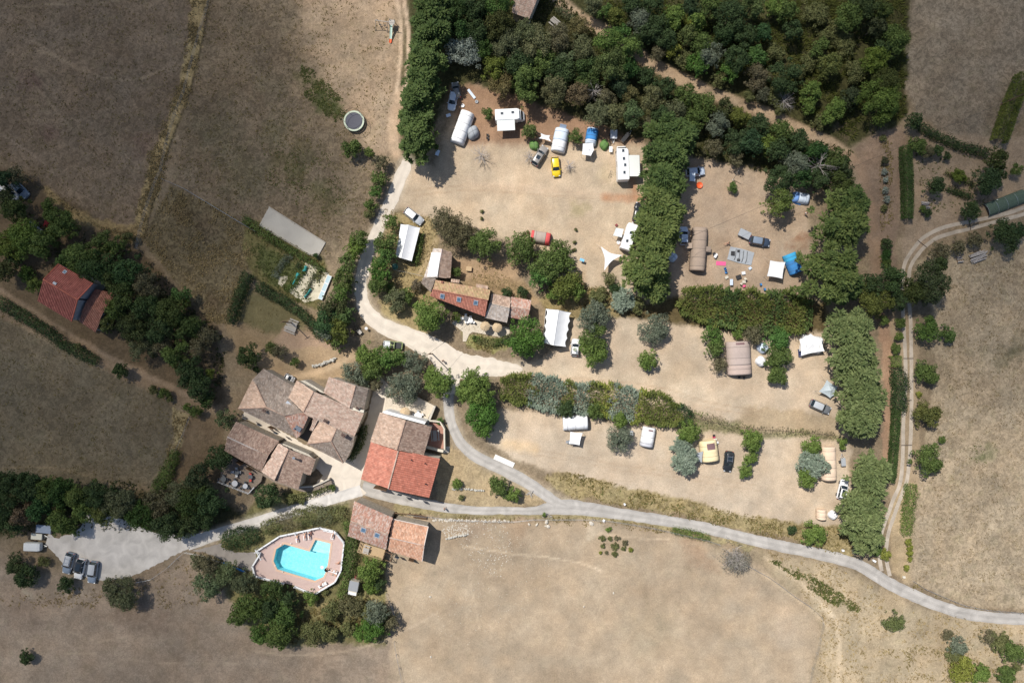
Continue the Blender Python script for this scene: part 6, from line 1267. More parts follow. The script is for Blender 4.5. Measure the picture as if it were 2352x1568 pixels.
def marquee(label, corners, ridge_, H, m, eave=2.1, scallop=0.):
    """corners (px,py) going round: two on the left side, two on the right; ridge_ = two points"""
    W = [P(x, y, eave) for x, y in corners]; Rg = [P(x, y, H) for x, y in ridge_]; base = sum(W, Vector()) / 4; base.z = 0; o = bpy.data.objects.new('marquee', None); COL.objects.link(o); o.location = base; tag(o, label, 'marquee')
    W = [w - base for w in W]; Rg = [r - base for r in Rg]
    def side(a, d, ra, rd, nm, mm=m):
        def f(u, v):
            e = a.lerp(d, u); r = ra.lerp(rd, u); q = e.lerp(r, v); q.z -= .18 * math.sin(math.pi * v) + .05 * abs(math.sin(u * math.pi * 4)) * (1 - v); 
            if scallop: q += (r - e).normalized() * scallop * abs(math.sin(u * math.pi * 4)) * (1 - v)
            return q
        MB().grid(f, 24, 8).build(nm, mm, o, smooth=False, thick=.02)
    side(W[0], W[1], Rg[0], Rg[1], 'roof_sheet'); side(W[3], W[2], Rg[0], Rg[1], 'roof_sheet')
    MB().face([W[0], W[3], Rg[0]]).build('gable', m, o, fix=False); MB().face([W[1], W[2], Rg[1]]).build('gable', m, o, fix=False)
    for i in (0, 3, 1, 2):
        MB().tube((W[i].x, W[i].y, 0), W[i], .04, n=6).build('pole', STEEL, o)
    MB().tube(Rg[0], Rg[1], .04, n=6).build('ridge_pole', STEEL, o); b = MB()
    for a, d in ((W[0], W[1]),): b.face([Vector((a.x, a.y, 0)), Vector((d.x, d.y, 0)), d, a])
    b.build('side_wall', m, o, fix=False); return o
marquee('white marquee with a creased grey side under the trees by the gravel road', t11((1330,492),(1283,785),(1430,830),(1507,525)), t11((1402,497),(1335,803)), 3.1, CW)
marquee('large white marquee with scalloped edges below the courtyard cottage', [(1254,709),(1248,786),(1300,796),(1312,718)], [(1284,712),(1272,793)], 3.4, CW, scallop=.35)
tunnel('long white tunnel awning beside the tall windbreak in dappled shade', 1061, 291, 70, 6.6, 3.0, 2.0, CW, hoops=4, taper=(.8, 1))
dome('tan awning tent attached behind the long white tunnel awning', 1086, 302, 1.25, 1.6, CG, ang=-20, sq=1.2)
dome('small lime green dome tent beside the taupe hatchback', 1227, 332, .98, 1.1, CGR, ang=40, sq=1.2)
canopy('small white four cornered sun sail beside the green dome tent', [(1242,306,1.9),(1263,311,2.0),(1266,325,1.9),(1238,318,1.8)], CW, .3, curve=.25)
tunnel('white and pale blue tunnel tent with a white hoop near the yellow car', 1287, 320, 78, 4.8, 3.0, 1.9, CW, [(0, .45, CW), (.45, 1, CPB)], 3, (.7, .8), door=1)
tunnel('tunnel tent with a blue roof panel behind the white pentagon canopy', 1360, 311, 80, 3.5, 2.4, 1.8, CPB, [(0, .25, CPB), (.25, .9, CBL), (.9, 1, CPB)], 3, (.7, .7))
canopy('white pentagon shaped canopy in front of the blue roofed tent', [(1339,330,2.0),(1362,329,2.0),(1364,345,2.1),(1357,358,2.0),(1337,355,1.9)], CW, .1, .35, curve=.02)
dome('small dark green tent beside the trailer on the upper terrace', 1389, 331, .95, 1.1, CGR, sq=1.2)
tunnel('red and grey striped tunnel tent on the edge of the upper terrace', 1242, 544, -10, 4.0, 2.5, 1.7, CT, [(0, .14, cloth('red', (.62, .10, .10))), (.14, .76, cloth('stripe', (.40, .33, .28))), (.76, 1, cloth('red', (.62, .10, .10)))], 2, (.8, .8))
canopy('large white triangular sun sail left of the dividing conifers', [(1380,566,2.6),(1429,586,2.4),(1388,621,2.2)], CW, .3, curve=.34)
canopy('pale striped awning beside the hidden caravan', [(1415,523,2.1),(1433,526,2.2),(1428,545,2.1),(1408,541,2.0)], mat('striped_cloth', (.62, .66, .66), .85, var=.3, scale=3, stretch=(1, 6, 1)), .15, curve=.03)
tunnel('very long brown tunnel tent with side wings in the tent enclosure', 1608, 571, 86, 8.9, 3.2, 2.1, CT, hoops=5, taper=(1., .8))
o = thing('tent_wing', 'brown side wing porch on the left of the very long tunnel tent', 'tent porch', 1582, 564, 0, 1.3); MB().grid(lambda u, v: ((u - .5) * 1.4, (v - .5) * 1.1, 1.5 - .5 * (1 - u)), 3, 3).build('panel', CT, o, thick=.02); MB().tube((-.65, -.5, 0), (-.65, -.5, 1.0), .02).tube((-.65, .5, 0), (-.65, .5, 1.0), .02).build('pole', POLE, o)
o = thing('tent_wing', 'pale brown side wing porch on the right of the very long tunnel tent', 'tent porch', 1626, 572, 0, 1.3); MB().grid(lambda u, v: ((u - .5) * 1.4, (v - .5) * 1.1, 1.0 + .5 * (1 - u)), 3, 3).build('panel', CT, o, thick=.02); MB().tube((.65, -.5, 0), (.65, -.5, 1.0), .02).tube((.65, .5, 0), (.65, .5, 1.0), .02).build('pole', POLE, o)
def groundsheet():
    o = thing('collapsed_tent', 'grey collapsed tent spread flat on the grass', 'tent', 1701, 588, -14)
    MB().grid(lambda u, v: ((u - .5) * 5.1, (v - .5) * 3.0 * (1 - .2 * abs(u - .5)), .06 + .16 * fbm(np.array([u * 7]), np.array([v * 5 + 3]))[0]), 24, 16).build('fabric', CG, o, thick=.02)
    for x in (-1.2, -.4, .4, 1.2):
        b = MB()
        for j in range(5): b.tube((x + .1 * math.sin(j), -1.2 + j * .48, .28), (x + .1 * math.sin(j + 1), -1.2 + (j + 1) * .48, .28), .05, n=5)
        b.build('pole', POLE, o)
    for x, y, w, h in ((-1.75, .1, .8, .9), (-.75, .85, .5, .5), (-.3, -.95, .6, .5)): MB().box((x, y, .28), (w, h, .04), .2).build('mesh_window', PLBL, o)
groundsheet()
tunnel('blue and white tent half under the great conifer east of the enclosure', 1825, 604, -68, 4.2, 2.8, 1.8, CBL, [(0, .35, cloth('azure', (.06, .38, .66))), (.35, 1, CBL)], 3, (.9, .9))
canopy('white square canopy joined to the blue tent', [(1769,598,2.1),(1804,602,2.2),(1797,640,2.1),(1762,634,2.0)], CW, .2, curve=.06)
tunnel('pale blue dome shaped tent below the bushes of the enclosure', 1843, 453, -10, 3.3, 2.3, 1.5, CPB, [(0, .3, cloth('sky', (.18, .34, .70))), (.3, 1, CPB)], 2, (.6, .6))
tunnel('large taupe tunnel tent beside the clipped shrubs', 1701, 822, -87, 6.8, 5.0, 2.2, CT, [(0, .72, cloth('taupe', (.42, .34, .30))), (.72, 1, cloth('light_taupe', (.46, .36, .31)))], 3, (.85, 1.), window=(.04, .10, .42, .58))
dome('upper white pod tent half under the green shrub', 1755, 799, 1.15, 1.5, CPB); dome('lower white pod tent half under the green shrub', 1751, 830, 1.1, 1.5, CW)
tunnel('white awning tent at the bottom right of the middle terrace', 1867, 790, -8, 4.0, 3.6, 2.0, CW, hoops=3, taper=(.9, .9))
canopy('white angular porch spreading from the white awning tent', [(1836,779,2.0),(1862,766,2.2),(1890,782,2.0),(1894,806,1.9),(1840,817,1.6)], CW, .2, .3, curve=.08)
canopy('grey green rounded canopy beside the cypress row', [(1899,872,2.1),(1924,888,1.2),(1922,906,1.0),(1907,914,1.1),(1881,899,1.9)], cloth('grey_green', (.50, .56, .58)), .1, .5, curve=.10)
tunnel('beige striped tunnel tent half under the blue conifer', 1908, 1065, -88, 6.9, 3.1, 2.1, CB, hoops=4, taper=(1, .9), door=None)
tunnel('small beige box tent at the bottom of the lower terrace', 1890, 1182, -90, 2.0, 1.9, 1.5, CB, hoops=2, taper=(.9, 1.))
dome('small white tent beside the beige box tent under the cypresses', 1916, 1184, .95, 1.2, CW)
tunnel('white and grey tunnel tent below the long patched hedge', 1490, 1004, -100, 4.0, 2.8, 1.8, CW, [(0, .8, CW), (.8, 1, cloth('net', (.55, .55, .58)))], 3, (.8, .9), window=(.1, .18, .4, .55))
tunnel('bright white caravan awning tent below the long patched hedge', 1322, 971, 3, 5.0, 3.2, 2.2, CW, hoops=3, taper=(.85, .9), name='awning_tent')
canopy('square white canopy in front of the bright awning tent', [(1310,991,2.0),(1338,994,2.1),(1331,1022,2.0),(1307,1019,2.0)], CW, .15, curve=.07)
canopy('narrow shade wing left of the square white canopy', [(1300,1012,1.2),(1310,1010,2.0),(1330,1021,2.0),(1299,1017,.8)], CG, .1, curve=.05, legs=False)
tunnel('cream yellow lodge tent with a dark window beside the black car', 1632, 1036, -82, 4.3, 3.7, 2.2, CYE, hoops=2, taper=(.85, .9), window=(.12, .42, .36, .58))
canopy('grey net porch left of the cream yellow lodge tent', [(1596,1040,1.4),(1615,1036,2.0),(1612,1062,1.6),(1594,1055,1.0)], CG, .1, curve=.05)
canopy('small white sail beside the blue white car under the conifers', [(1584,396,1.9),(1597,396,1.9),(1597,417,1.8),(1584,416,1.8)], CPB, .1, curve=.05)
dome('small white tent peeping from the conifers left of the brown tunnel tent', 1547, 589, 1.0, 1.4, CPB)
# ---------------------------------------------------------------- trailers and caravans
def trailer(label, px, py, ang, L_, W, m, domed=False, name='trailer'):
    o = thing(name, label, 'trailer', px, py, ang, 1.0); b = MB()
    if domed: rounded_body(b, L_, W, .4, 1.5, .5, .2); b.build('cover', m, o)
    else:
        b.box((0, 0, .62), (L_, W, .45), bev=.04); b.build('body', STEEL, o); MB().box((0, 0, .9), (L_ * 1.02, W * 1.02, .1), bev=.03).build('cover', m, o)
    for s in (-1, 1): wheel(o, 0, s * (W / 2 + .1), .28, .16)
    MB().tube((L_ / 2, .3, .45), (L_ / 2 + .9, 0, .45), .035).tube((L_ / 2, -.3, .45), (L_ / 2 + .9, 0, .45), .035).build('drawbar', STEEL, o)
trailer('flat trailer with a blue grey cover, topmost beside the car park', 99, 1215, -5, 3.0, 1.6, cloth('slate', (.28, .33, .42)))
trailer('short cream box trailer between two others beside the car park', 83, 1232, -5, 2.2, 1.2, cloth('cream2', (.66, .64, .54)))
trailer('white domed trailer, lowest of three beside the car park', 75, 1255, -2, 3.3, 1.7, cloth('offwhite', (.62, .64, .64)), True)
trailer('silver covered trailer on the upper terrace beside the green tent', 1410, 308, -92, 1.8, 1.4, cloth('silver', (.58, .60, .64)))
trailer('grey open trailer loaded beside the dark blue car', 1711, 537, -25, 2.4, 1.5, CG)
trailer('grey trailer box under the cypresses of the lower terrace', 1938, 1061, 95, 1.6, .9, CG)
trailer('pale plank trailer in the wood at the far left', 80, 522, -40, 3.2, .9, CG)
trailer('dark handcart on the upper terrace right of the silver trailer', 1437, 315, 50, 2.2, .8, PLBL, name='handcart')
# ---------------------------------------------------------------- play things
def trampoline():
    o = thing('trampoline', 'round black trampoline with a green rim and safety net poles', 'trampoline', 813, 278, 0, .9)
    MB().lathe([(0, .86), (1.75, .88)], n=32).build('mat', mat('black_net', (.10, .10, .12), .8), o); MB().lathe([(1.76, .9), (1.8, .95), (2.1, .95), (2.14, .88)], n=32, caps=False).build('rim_pad', mat('green_pad', (.52, .58, .44), .6), o)
    for k in range(6):
        a = k * math.pi / 3; x, y = 2.05 * math.cos(a), 2.05 * math.sin(a); MB().tube((x, y, 0), (x * 1.02, y * 1.02, 2.6), .035, n=6).build('pole', STEEL, o)
    b = MB()
    for k in range(24):
        a, c = k * math.pi / 12, (k + 1) * math.pi / 12
        b.tube((2.09 * math.cos(a), 2.09 * math.sin(a), 2.6), (2.09 * math.cos(c), 2.09 * math.sin(c), 2.6), .03, n=4)
        if k % 2 == 0:
            for z in (1.2, 1.6, 2.0, 2.3): pass
    b.build('net_hoop', BLACKM, o)
trampoline()
def swingset():
    o = thing('swing_set', 'wooden swing frame with a pale slide ending in orange', 'swing set', 885, 50, -8, 2.3); b = MB()
    b.tube((-2.2, 0, 2.3), (2.0, 0, 2.3), .07)
    for x in (-2.0, 0.4):
        for s in (-1, 1): b.tube((x, 0, 2.3), (x - .2, s * 1.2, 0), .06)
    b.build('frame', mat('grey_wood', (.40, .37, .33), .85), o)
    for x in (-1.4, -.4):
        s = MB().box((x, 0, .5), (.5, .2, .05), bev=.01).build('swing_seat', PLBL, o); MB().tube((x - .2, 0, .5), (x - .2, 0, 2.25), .012, n=4).tube((x + .2, 0, .5), (x + .2, 0, 2.25), .012, n=4).build('chain', STEEL, s)
    b = MB()
    for x in (.6, 1.6):
        for y in (-.1, .9): b.box((x, y, .95), (.09, .09, 1.9))
    b.box((1.1, .4, 1.35), (1.1, 1.1, .08)); b.build('tower', mat('grey_wood', (.40, .37, .33), .85), o)
    s = MB(); s.grid(lambda u, v: (.85 + .5 * v, -.15 - 2.4 * u, 1.35 - 1.1 * u + .12 * (2 * v - 1) ** 2), 8, 4); s.build('slide', mat('slide_green', (.52, .66, .56), .4), o, thick=.03)
    MB().grid(lambda u, v: (.85 + .5 * v, -2.55 - .75 * u, .25 - .1 * u + .12 * (2 * v - 1) ** 2), 4, 4).build('slide_end', mat('orange_plastic', (.75, .12, .03), .5), o, thick=.03)
swingset()
# ---------------------------------------------------------------- garden furniture
def picnic(label, px, py, ang, benches=True, L_=1.9, name='picnic_table', group=None):
    o = thing(name, label, 'table', px, py, ang, .75, group); gw = mat('grey_wood', (.40, .37, .33), .85)
    t = MB()
    for k in range(4): t.box((0, -.3 + k * .2, .74), (L_, .17, .05))
    t.build('top', gw, o)
    for s in (-1, 1): MB().box((0, s * .72, .44), (L_, .26, .05)).build('bench', gw, o)
    for s in (-1, 1):
        b = MB(); b.tube((s * L_ * .35, -.7, 0), (s * L_ * .35, .15, .72), .05, n=5); b.tube((s * L_ * .35, .7, 0), (s * L_ * .35, -.15, .72), .05, n=5); b.box((s * L_ * .35, 0, .4), (.07, 1.5, .09)); b.build('trestle', gw, o)
picnic('upper grey picnic table under the tall pole on the fenced lawn', 672, 743, -22)
picnic('lower grey picnic table of the pair on the fenced lawn', 666, 755, -22, L_=2.4)
picnic('brown timber table with benches on the red floored balcony', t21((1648,860))[0][0], t21((1648,860))[0][1], -85, L_=2.2)
picnic('dark picnic table beside the tiled house at the top edge', 1274, 50, -40)
picnic('round edged brown table on the yellow timber deck', t31((1030,320))[0][0], t31((1030,320))[0][1], -17, L_=1.2)
bpy.data.objects[[o.name for o in bpy.data.objects if o.get('label', '').startswith('round edged')][0]].location.z = 2.03
bpy.data.objects[[o.name for o in bpy.data.objects if o.get('label', '').startswith('brown timber')][0]].location.z = .9
def chair(label, px, py, ang, m, z=0, name='garden_chair', group=None):
    o = thing(name, label, 'chair', px, py, ang, .5 + z, group); o.location.z = z
    MB().box((0, 0, .44), (.46, .46, .05), bev=.015).build('seat', m, o); MB().box((-.22, 0, .70), (.05, .44, .5), bev=.015).build('backrest', m, o)
    for a in (-1, 1):
        for c in (-1, 1): MB().tube((a * .19, c * .19, 0), (a * .19, c * .19, .43), .02, n=5).build('leg', m, o)
def rtable(label, px, py, r, m, z=0, group=None, name='round_table'):
    o = thing(name, label, 'table', px, py, 0, .74 + z, group); o.location.z = z
    MB().lathe([(0, .70), (r, .70), (r + .02, .72), (r, .745), (0, .745)], n=24).build('top', m, o); MB().tube((0, 0, .03), (0, 0, .7), .04).build('column', m, o); MB().lathe([(0, .0), (r * .55, .0), (r * .5, .04), (0, .05)], n=14).build('base', m, o)
def set_of(place, px, py, r, m, mc, z, n=4, nms=('north', 'east', 'south', 'west', 'northwest', 'southeast'), gp=None, tab='round'):
    rtable(f'{tab} table {place}', px, py, r, m, z, gp)
    for k in range(n):
        a = 90 - k * 360 / n; d = (r + .22) / S
        chair(f'chair on the {nms[k]} side of the {tab} table {place}', px + d * math.cos(R(a)), py - d * math.sin(R(a)), a + 180, mc, z, group=gp and gp + ' chairs')
DKT = mat('dark_table', (.10, .11, .12), .5); LTT = mat('light_table', (.55, .56, .58), .4)
set_of('nearest the restaurant wall', 543, 1084, .55, DKT, LTT, 1.03, 4, tab='dark'); set_of('at the left terrace corner', 513, 1100, .55, DKT, DKT, 1.03, 4, tab='black')
set_of('by the terrace railing', 539, 1110, .6, LTT, DKT, 1.03, 4, tab='grey'); set_of('near the terrace corner', 563, 1116, .5, LTT, DKT, 1.03, 3, tab='small grey')
set_of('beside the red chairs', 575, 1095, .45, DKT, mat('red_plastic', (.55, .08, .06), .5), 1.03, 2, tab='small dark')
set_of('on the cottage patio', 1070, 731, .5, DKT, WHITE, .12, 4, tab='dark'); set_of('near the straw parasols', 1081, 736, .5, WHITE, WHITE, .12, 3, tab='white')
set_of('on the barn patio', 960, 955, .75, WHITE, WHITE, .9, 5, tab='white'); 
chair('single white chair at the right end of the barn patio', 978, 964, 120, WHITE, .9); chair('white chair beside the straw parasol of the barn patio', 921, 949, 0, WHITE, .9); chair('white chair between the parasol and the table of the barn patio', 941, 955, 0, WHITE, .9)
def parasol(label, px, py, r=1.0, h=2.2, z=0, m=None):
    o = thing('straw_parasol', label, 'parasol', px, py, 0, h + z, 'straw parasols'); o.location.z = z; m = m or mat('straw', (.50, .38, .24), .95, var=.3, scale=9, bump=.8)
    b = MB(); n = 28; vs = []
    prof = [(0, h + .35), (r * .45, h + .16), (r * .8, h - .02), (r, h - .18), (r * .97, h - .22)]
    b.lathe(prof, n=n); b.v = [(x * (1 + .05 * math.sin(17 * math.atan2(y, x + 1e-6))), y * (1 + .05 * math.sin(17 * math.atan2(y, x + 1e-6))), z_ + rnd.uniform(-.02, .02)) for x, y, z_ in b.v]
    b.build('thatch', m, o); MB().tube((0, 0, 0), (0, 0, h + .1), .04).build('pole', WOODD, o)
    for k in range(8): a = k * .785; MB().tube((0, 0, h + .15), (r * .9 * math.cos(a), r * .9 * math.sin(a), h - .16), .015, n=4).build('rib', WOODD, o)
parasol('left straw parasol of the pair on the cottage patio', 1114, 749, 1.0, z=.12); parasol('right straw parasol of the pair on the cottage patio', 1142, 752, 1.0, z=.12); parasol('single straw parasol on the patio north of the barn', 930, 947, 1.05, z=.9)
# ---------------------------------------------------------------- people
SKIN = mat('skin', (.52, .30, .20), .6); HAIR = mat('dark_hair', (.05, .035, .025), .8)
def person(label, px, py, ang, pose='stand', top=(.5, .5, .5), leg=(.06, .07, .1), z=0., group=None, skin=SKIN):
    o = thing('person', label, 'person', px, py, ang, .2 + z, group); o.location.z = z
    if pose == 'lie':  J = dict(pel=(0, 0, .1), che=(.42, 0, .13), nek=(.58, 0, .14), hed=(.76, 0, .16), ls=(.5, .19, .12), le=(.28, .33, .08), lh=(.08, .38, .08), rs=(.5, -.19, .12), re=(.62, -.40, .08), rh=(.82, -.34, .1), lk=(-.42, .12, .15), lf=(-.84, .12, .06), rk=(-.40, -.14, .26), rf=(-.78, -.12, .05), ltoe=(-.9, .12, .16), rtoe=(-.88, -.12, .14))
    elif pose == 'sit': J = dict(pel=(0, 0, .12), che=(-.12, 0, .52), nek=(-.12, 0, .66), hed=(-.08, 0, .84), ls=(-.1, .2, .58), le=(.02, .3, .34), lh=(.24, .24, .2), rs=(-.1, -.2, .58), re=(-.26, -.3, .34), rh=(-.34, -.3, .06), lk=(.40, .14, .34), lf=(.7, .12, .06), rk=(.42, -.1, .14), rf=(.82, -.14, .06), ltoe=(.86, .12, .06), rtoe=(.9, -.14, .16))
    else: J = dict(pel=(0, 0, .92), che=(0, 0, 1.3), nek=(0, 0, 1.47), hed=(.02, 0, 1.64), ls=(0, .2, 1.4), le=(-.1, .27, 1.12), lh=(.08, .26, .88), rs=(0, -.2, 1.4), re=(.06, -.27, 1.12), rh=(.24, -.25, .92), lk=(.16, .1, .5), lf=(.1, .1, .08), rk=(-.1, -.1, .5), rf=(-.3, -.1, .1), ltoe=(.28, .1, .04), rtoe=(-.16, -.1, .04))
    names = list(J); rad = dict(pel=.15, che=.15, nek=.06, hed=.105, ls=.065, le=.045, lh=.04, rs=.065, re=.045, rh=.04, lk=.065, lf=.045, rk=.065, rf=.045, ltoe=.035, rtoe=.035)
    ed = [('pel','che'),('che','nek'),('nek','hed'),('che','ls'),('ls','le'),('le','lh'),('che','rs'),('rs','re'),('re','rh'),('pel','lk'),('lk','lf'),('lf','ltoe'),('pel','rk'),('rk','rf'),('rf','rtoe')]
    me = bpy.data.meshes.new('body'); me.from_pydata([J[n] for n in names], [(names.index(a), names.index(c)) for a, c in ed], [])
    b = bpy.data.objects.new('body', me); COL.objects.link(b); b.parent = o; sk = b.modifiers.new('skin', 'SKIN'); 
    for i, n in enumerate(names): me.skin_vertices[0].data[i].radius = (rad[n], rad[n] * .8)
    me.skin_vertices[0].data[0].use_root = True; b.modifiers.new('sub', 'SUBSURF').levels = 1; b.modifiers['sub'].render_levels = 1; me.materials.append(skin)
    def wrap(nm, a, c, r, m): MB().tube(Vector(J[a]).lerp(Vector(J[c]), -.1), Vector(J[a]).lerp(Vector(J[c]), .9), r, r * .95, n=10).build(nm, m, o, smooth=True)
    h = Vector(J['hed']); MB().lathe([(0, -.02), (.1, 0), (.118, .05), (.09, .11), (0, .14)], (h.x - .01, h.y, h.z), 12).build('hair', HAIR, o, smooth=True)
    if top: wrap('shirt', 'pel', 'che', .185, mat('shirt_%d_%d_%d' % tuple(int(v * 100) for v in top), top, .8))
    if leg:
        m = mat('shorts_%d_%d_%d' % tuple(int(v * 100) for v in leg), leg, .8)
        b2 = MB()
        for s in ('lk', 'rk'): b2.tube(J['pel'], Vector(J['pel']).lerp(Vector(J[s]), .6), .14, .10, n=8)
        b2.build('shorts', m, o)
    return o
person('person in dark clothes walking across the white plaza', 1018, 828, -40, 'stand', (.10, .12, .16)); person('person walking on the asphalt road below the red barn', 1022, 1166, 190, 'stand', (.12, .12, .14))
def lounger(label, px, py, ang, z=.55, m=None, group='sun loungers by the pool'):
    o = thing('sun_lounger', label, 'sun lounger', px, py, ang, .3 + z, group); o.location.z = z; m = m or WHITE
    b = MB()
    for k in range(7): b.box((-.85 + k * .18, 0, .28), (.15, .6, .03))
    b.build('bed', m, o); MB().grid(lambda u, v: (.4 + .6 * u, -.3 + .6 * v, .29 + .3 * u), 4, 2).build('backrest', m, o, thick=.03); MB().box((.05, .29, .25), (1.9, .04, .06)).box((.05, -.29, .25), (1.9, .04, .06)).build('frame', m, o)
    for a in (-1, 1):
        for c in (-1, 1): MB().tube((a * .75, c * .27, 0), (a * .75, c * .27, .27), .02, n=5).build('leg', m, o)
TP = lambda x, y: t31((x, y))[0]
for lab, x, y, a in (('leftmost of the four loungers above the pool', 375, 235, 100), ('second lounger above the pool', 447, 215, 95), ('third lounger above the pool', 490, 210, 95), ('white lounger at the top right of the pool', 706, 208, 78), ('lounger across the corner at the top right of the pool', 665, 170, 165), ('white lounger right of the pool beside the black tyre', 705, 540, -18), ('lounger below the pool near the lower fence', 610, 668, 30)):
    lounger(lab, *TP(x, y), a)
for lab, x, y, a, ps, tp_, lg, z in (('sunbather lying on the leftmost lounger above the pool', 378, 240, 100, 'lie', None, (.1, .1, .3), .86), ('sunbather lying on the second lounger above the pool', 447, 218, 95, 'lie', None, (.3, .05, .05), .86),
  ('sunbather in dark clothes on the third lounger above the pool', 490, 212, 95, 'lie', (.06, .05, .08), (.06, .05, .08), .86), ('sunbather on the white lounger at the top right', 706, 206, 78, 'lie', None, (.04, .04, .04), .86),
  ('pink skinned bather sitting right of the pool', 765, 462, 200, 'sit', None, (.5, .12, .08), .57), ('bather sitting beside the black tyre at the pool edge', 668, 520, 160, 'sit', None, (.05, .05, .06), .57), ('bather in a pale shirt on the lounger beside the tyre', 712, 540, -18, 'lie', (.7, .66, .66), None, .86), ('bather lying below the lounger at the lower right', 715, 575, -15, 'lie', None, (.1, .3, .3), .6), ('bather sitting below the pool near the lower fence', 600, 665, 60, 'sit', None, (.35, .05, .05), .57), ('bather sitting on the deck above the pool near the dark bags', 505, 190, 250, 'sit', (.3, .1, .15), (.3, .1, .15), .57)):
    person(lab, *TP(x, y), a, ps, tp_, lg, z, 'people at the pool')
def ringthing(label, px, py, R_, r, m, z, name, cat):
    o = thing(name, label, cat, px, py, 0, z + r); b = MB(); b.grid(lambda u, v: ((R_ + r * math.cos(v * 6.2832)) * math.cos(u * 6.2832), (R_ + r * math.cos(v * 6.2832)) * math.sin(u * 6.2832), r + r * math.sin(v * 6.2832)), 20, 8); b.build('ring', m, o, smooth=True); o.location.z = z
    MB().lathe([(0, .02), (R_ * .8, .02), (R_ * .8, .05), (0, .05)], n=14).build('inner_net', m, o)
ringthing('black inflated tyre at the right pool edge', *TP(645, 530), .3, .11, RUB, .6, 'swim_ring', 'swim ring'); ringthing('pale inflated ring floating at the right of the pool', *TP(608, 505), .28, .1, WHITE, .36, 'swim_ring', 'swim ring')
ringthing('white round pool toy in the shade left of the white motorhome', 1063, 243, .28, .12, WHITE, 0, 'inflated_ring', 'swim ring'); ringthing('grey ring beside the pale board in the shade near the windbreak', 1095, 234, .25, .12, CG, 0, 'inflated_ring', 'swim ring'); ringthing('white ring beside the hidden caravan', 1421, 557, .3, .12, WHITE, 0, 'inflated_ring', 'swim ring')
for i, (x, y) in enumerate(((232, 295), (322, 285), (178, 488), (246, 545))): 
    o = thing('pool_lamp', ['small white post at the upper left corner of the pool', 'small white post at the upper edge of the pool', 'small white post at the lower left corner of the pool', 'small white post at the lower edge of the pool'][i], 'post', *TP(x, y), 0, .7); o.location.z = .55; MB().tube((0, 0, 0), (0, 0, .22), .06, n=10).build('post', WHITE, o); MB().lathe([(.1, .22), (.12, .28), (.06, .34), (0, .35)], n=12).build('cap', WHITE, o)
def boxy(name, cat, label, px, py, ang, dims, m, z=0., lid=None, group=None, legs=0.):
    o = thing(name, label, cat, px, py, ang, dims[2] + legs, group); MB().box((0, 0, legs + dims[2] / 2 + z), dims, bev=min(dims) * .12).build('body', m, o)
    MB().box((0, 0, legs + dims[2] + z + .02), (dims[0] * 1.05, dims[1] * 1.05, .04), bev=.008).build('lid', lid or m, o)
    if legs:
        for a in (-1, 1):
            for c in (-1, 1): MB().tube((a * dims[0] * .42, c * dims[1] * .42, 0), (a * dims[0] * .42, c * dims[1] * .42, legs + .02), .02, n=5).build('leg', STEEL, o)
    return o
boxy('beehive', 'hive', 'small wooden hive in the clearing east of the cottage', 1077, 617, -6, (1.1, .9, .6), WOODL)
boxy('fridge', 'fridge', 'white outdoor fridge beside the feathery tree on the lower terrace', 1450, 994, 88, (.9, .7, 1.2), WHITE)
boxy('camp_table', 'table', 'white folding table left of the large motorhome', 1403, 343, 88, (1.1, .65, .04), WHITE, legs=.68)
boxy('milestone', 'stone', 'white marker stone at the edge of the main road', 1435, 1158, 30, (.35, .35, .6), WHITE); boxy('meter_box', 'box', 'small white box on the bank above the main road', 1937, 1264, 10, (.45, .35, .5), WHITE)
boxy('meter_box', 'box', 'small white box under the last cypress beside the concrete track', 2009, 1288, -30, (.6, .4, .5), WHITE); boxy('stone_box', 'box', 'pale square stone box at the bottom of the stubble field corner', 2077, 1325, -10, (.5, .45, .4), CREAM)
boxy('camp_table', 'table', 'light folding table left of the scattered chairs in the enclosure', 1680, 648, 90, (1.2, .6, .04), CPB, legs=.68); boxy('camp_table', 'table', 'pale table beside the pink mat in the enclosure', 1644, 587, 60, (.9, .5, .04), WHITE, legs=.6)
boxy('storage_box', 'box', 'upper pale crate in front of the collapsed tent', 1708, 627, 10, (.7, .6, .4), WHITE); boxy('storage_box', 'box', 'beige crate beside the orange speckled bin of the enclosure', 1709, 647, 0, (.7, .55, .35), CREAM); boxy('storage_box', 'box', 'dark bag pile among the scattered chairs of the enclosure', 1697, 636, 20, (1.0, .8, .35), PLBL)
boxy('storage_box', 'box', 'small beige crate left of the folding table in the enclosure', 1669, 637, 30, (.7, .5, .3), CREAM); boxy('storage_box', 'box', 'small white bag below the collapsed tent', 1723, 616, 40, (.6, .5, .3), CPB)
boxy('storage_box', 'box', 'white bin beside the pink thing behind the yellow tent', 1643, 1010, 0, (.5, .5, .6), WHITE); boxy('storage_box', 'box', 'pink tub behind the cream yellow tent', 1640, 1003, 0, (.5, .4, .3), mat('pink_plastic', (.65, .06, .15), .5)); boxy('storage_box', 'box', 'small dark red box left of the dividing conifers', 1416, 517, 40, (.5, .45, .3), mat('maroon', (.2, .04, .04), .6))
boxy('storage_box', 'box', 'dark solar panel case left of the white angular porch', 1837, 811, 5, (.6, 1.6, .12), mat('solar_blue', (.03, .04, .10), .3)); boxy('camp_table', 'table', 'pale camping table in the shade below the tall windbreak', 1005, 351, 70, (1.1, .7, .04), CPB, legs=.6); boxy('camp_table', 'table', 'low blue table in the shade left of the long white awning', 1030, 265, 20, (.9, .6, .04), CPB, legs=.5)
boxy('blue_board', 'board', 'light blue board standing on the grass near the triangular sail', 1337, 597, -20, (.9, .5, .08), mat('light_blue', (.20, .50, .75), .5), legs=1.0); boxy('canoe', 'board', 'long pale board leaning in the shade beside the north bushes', 1083, 216, -52, (2.2, .5, .15), CPB)
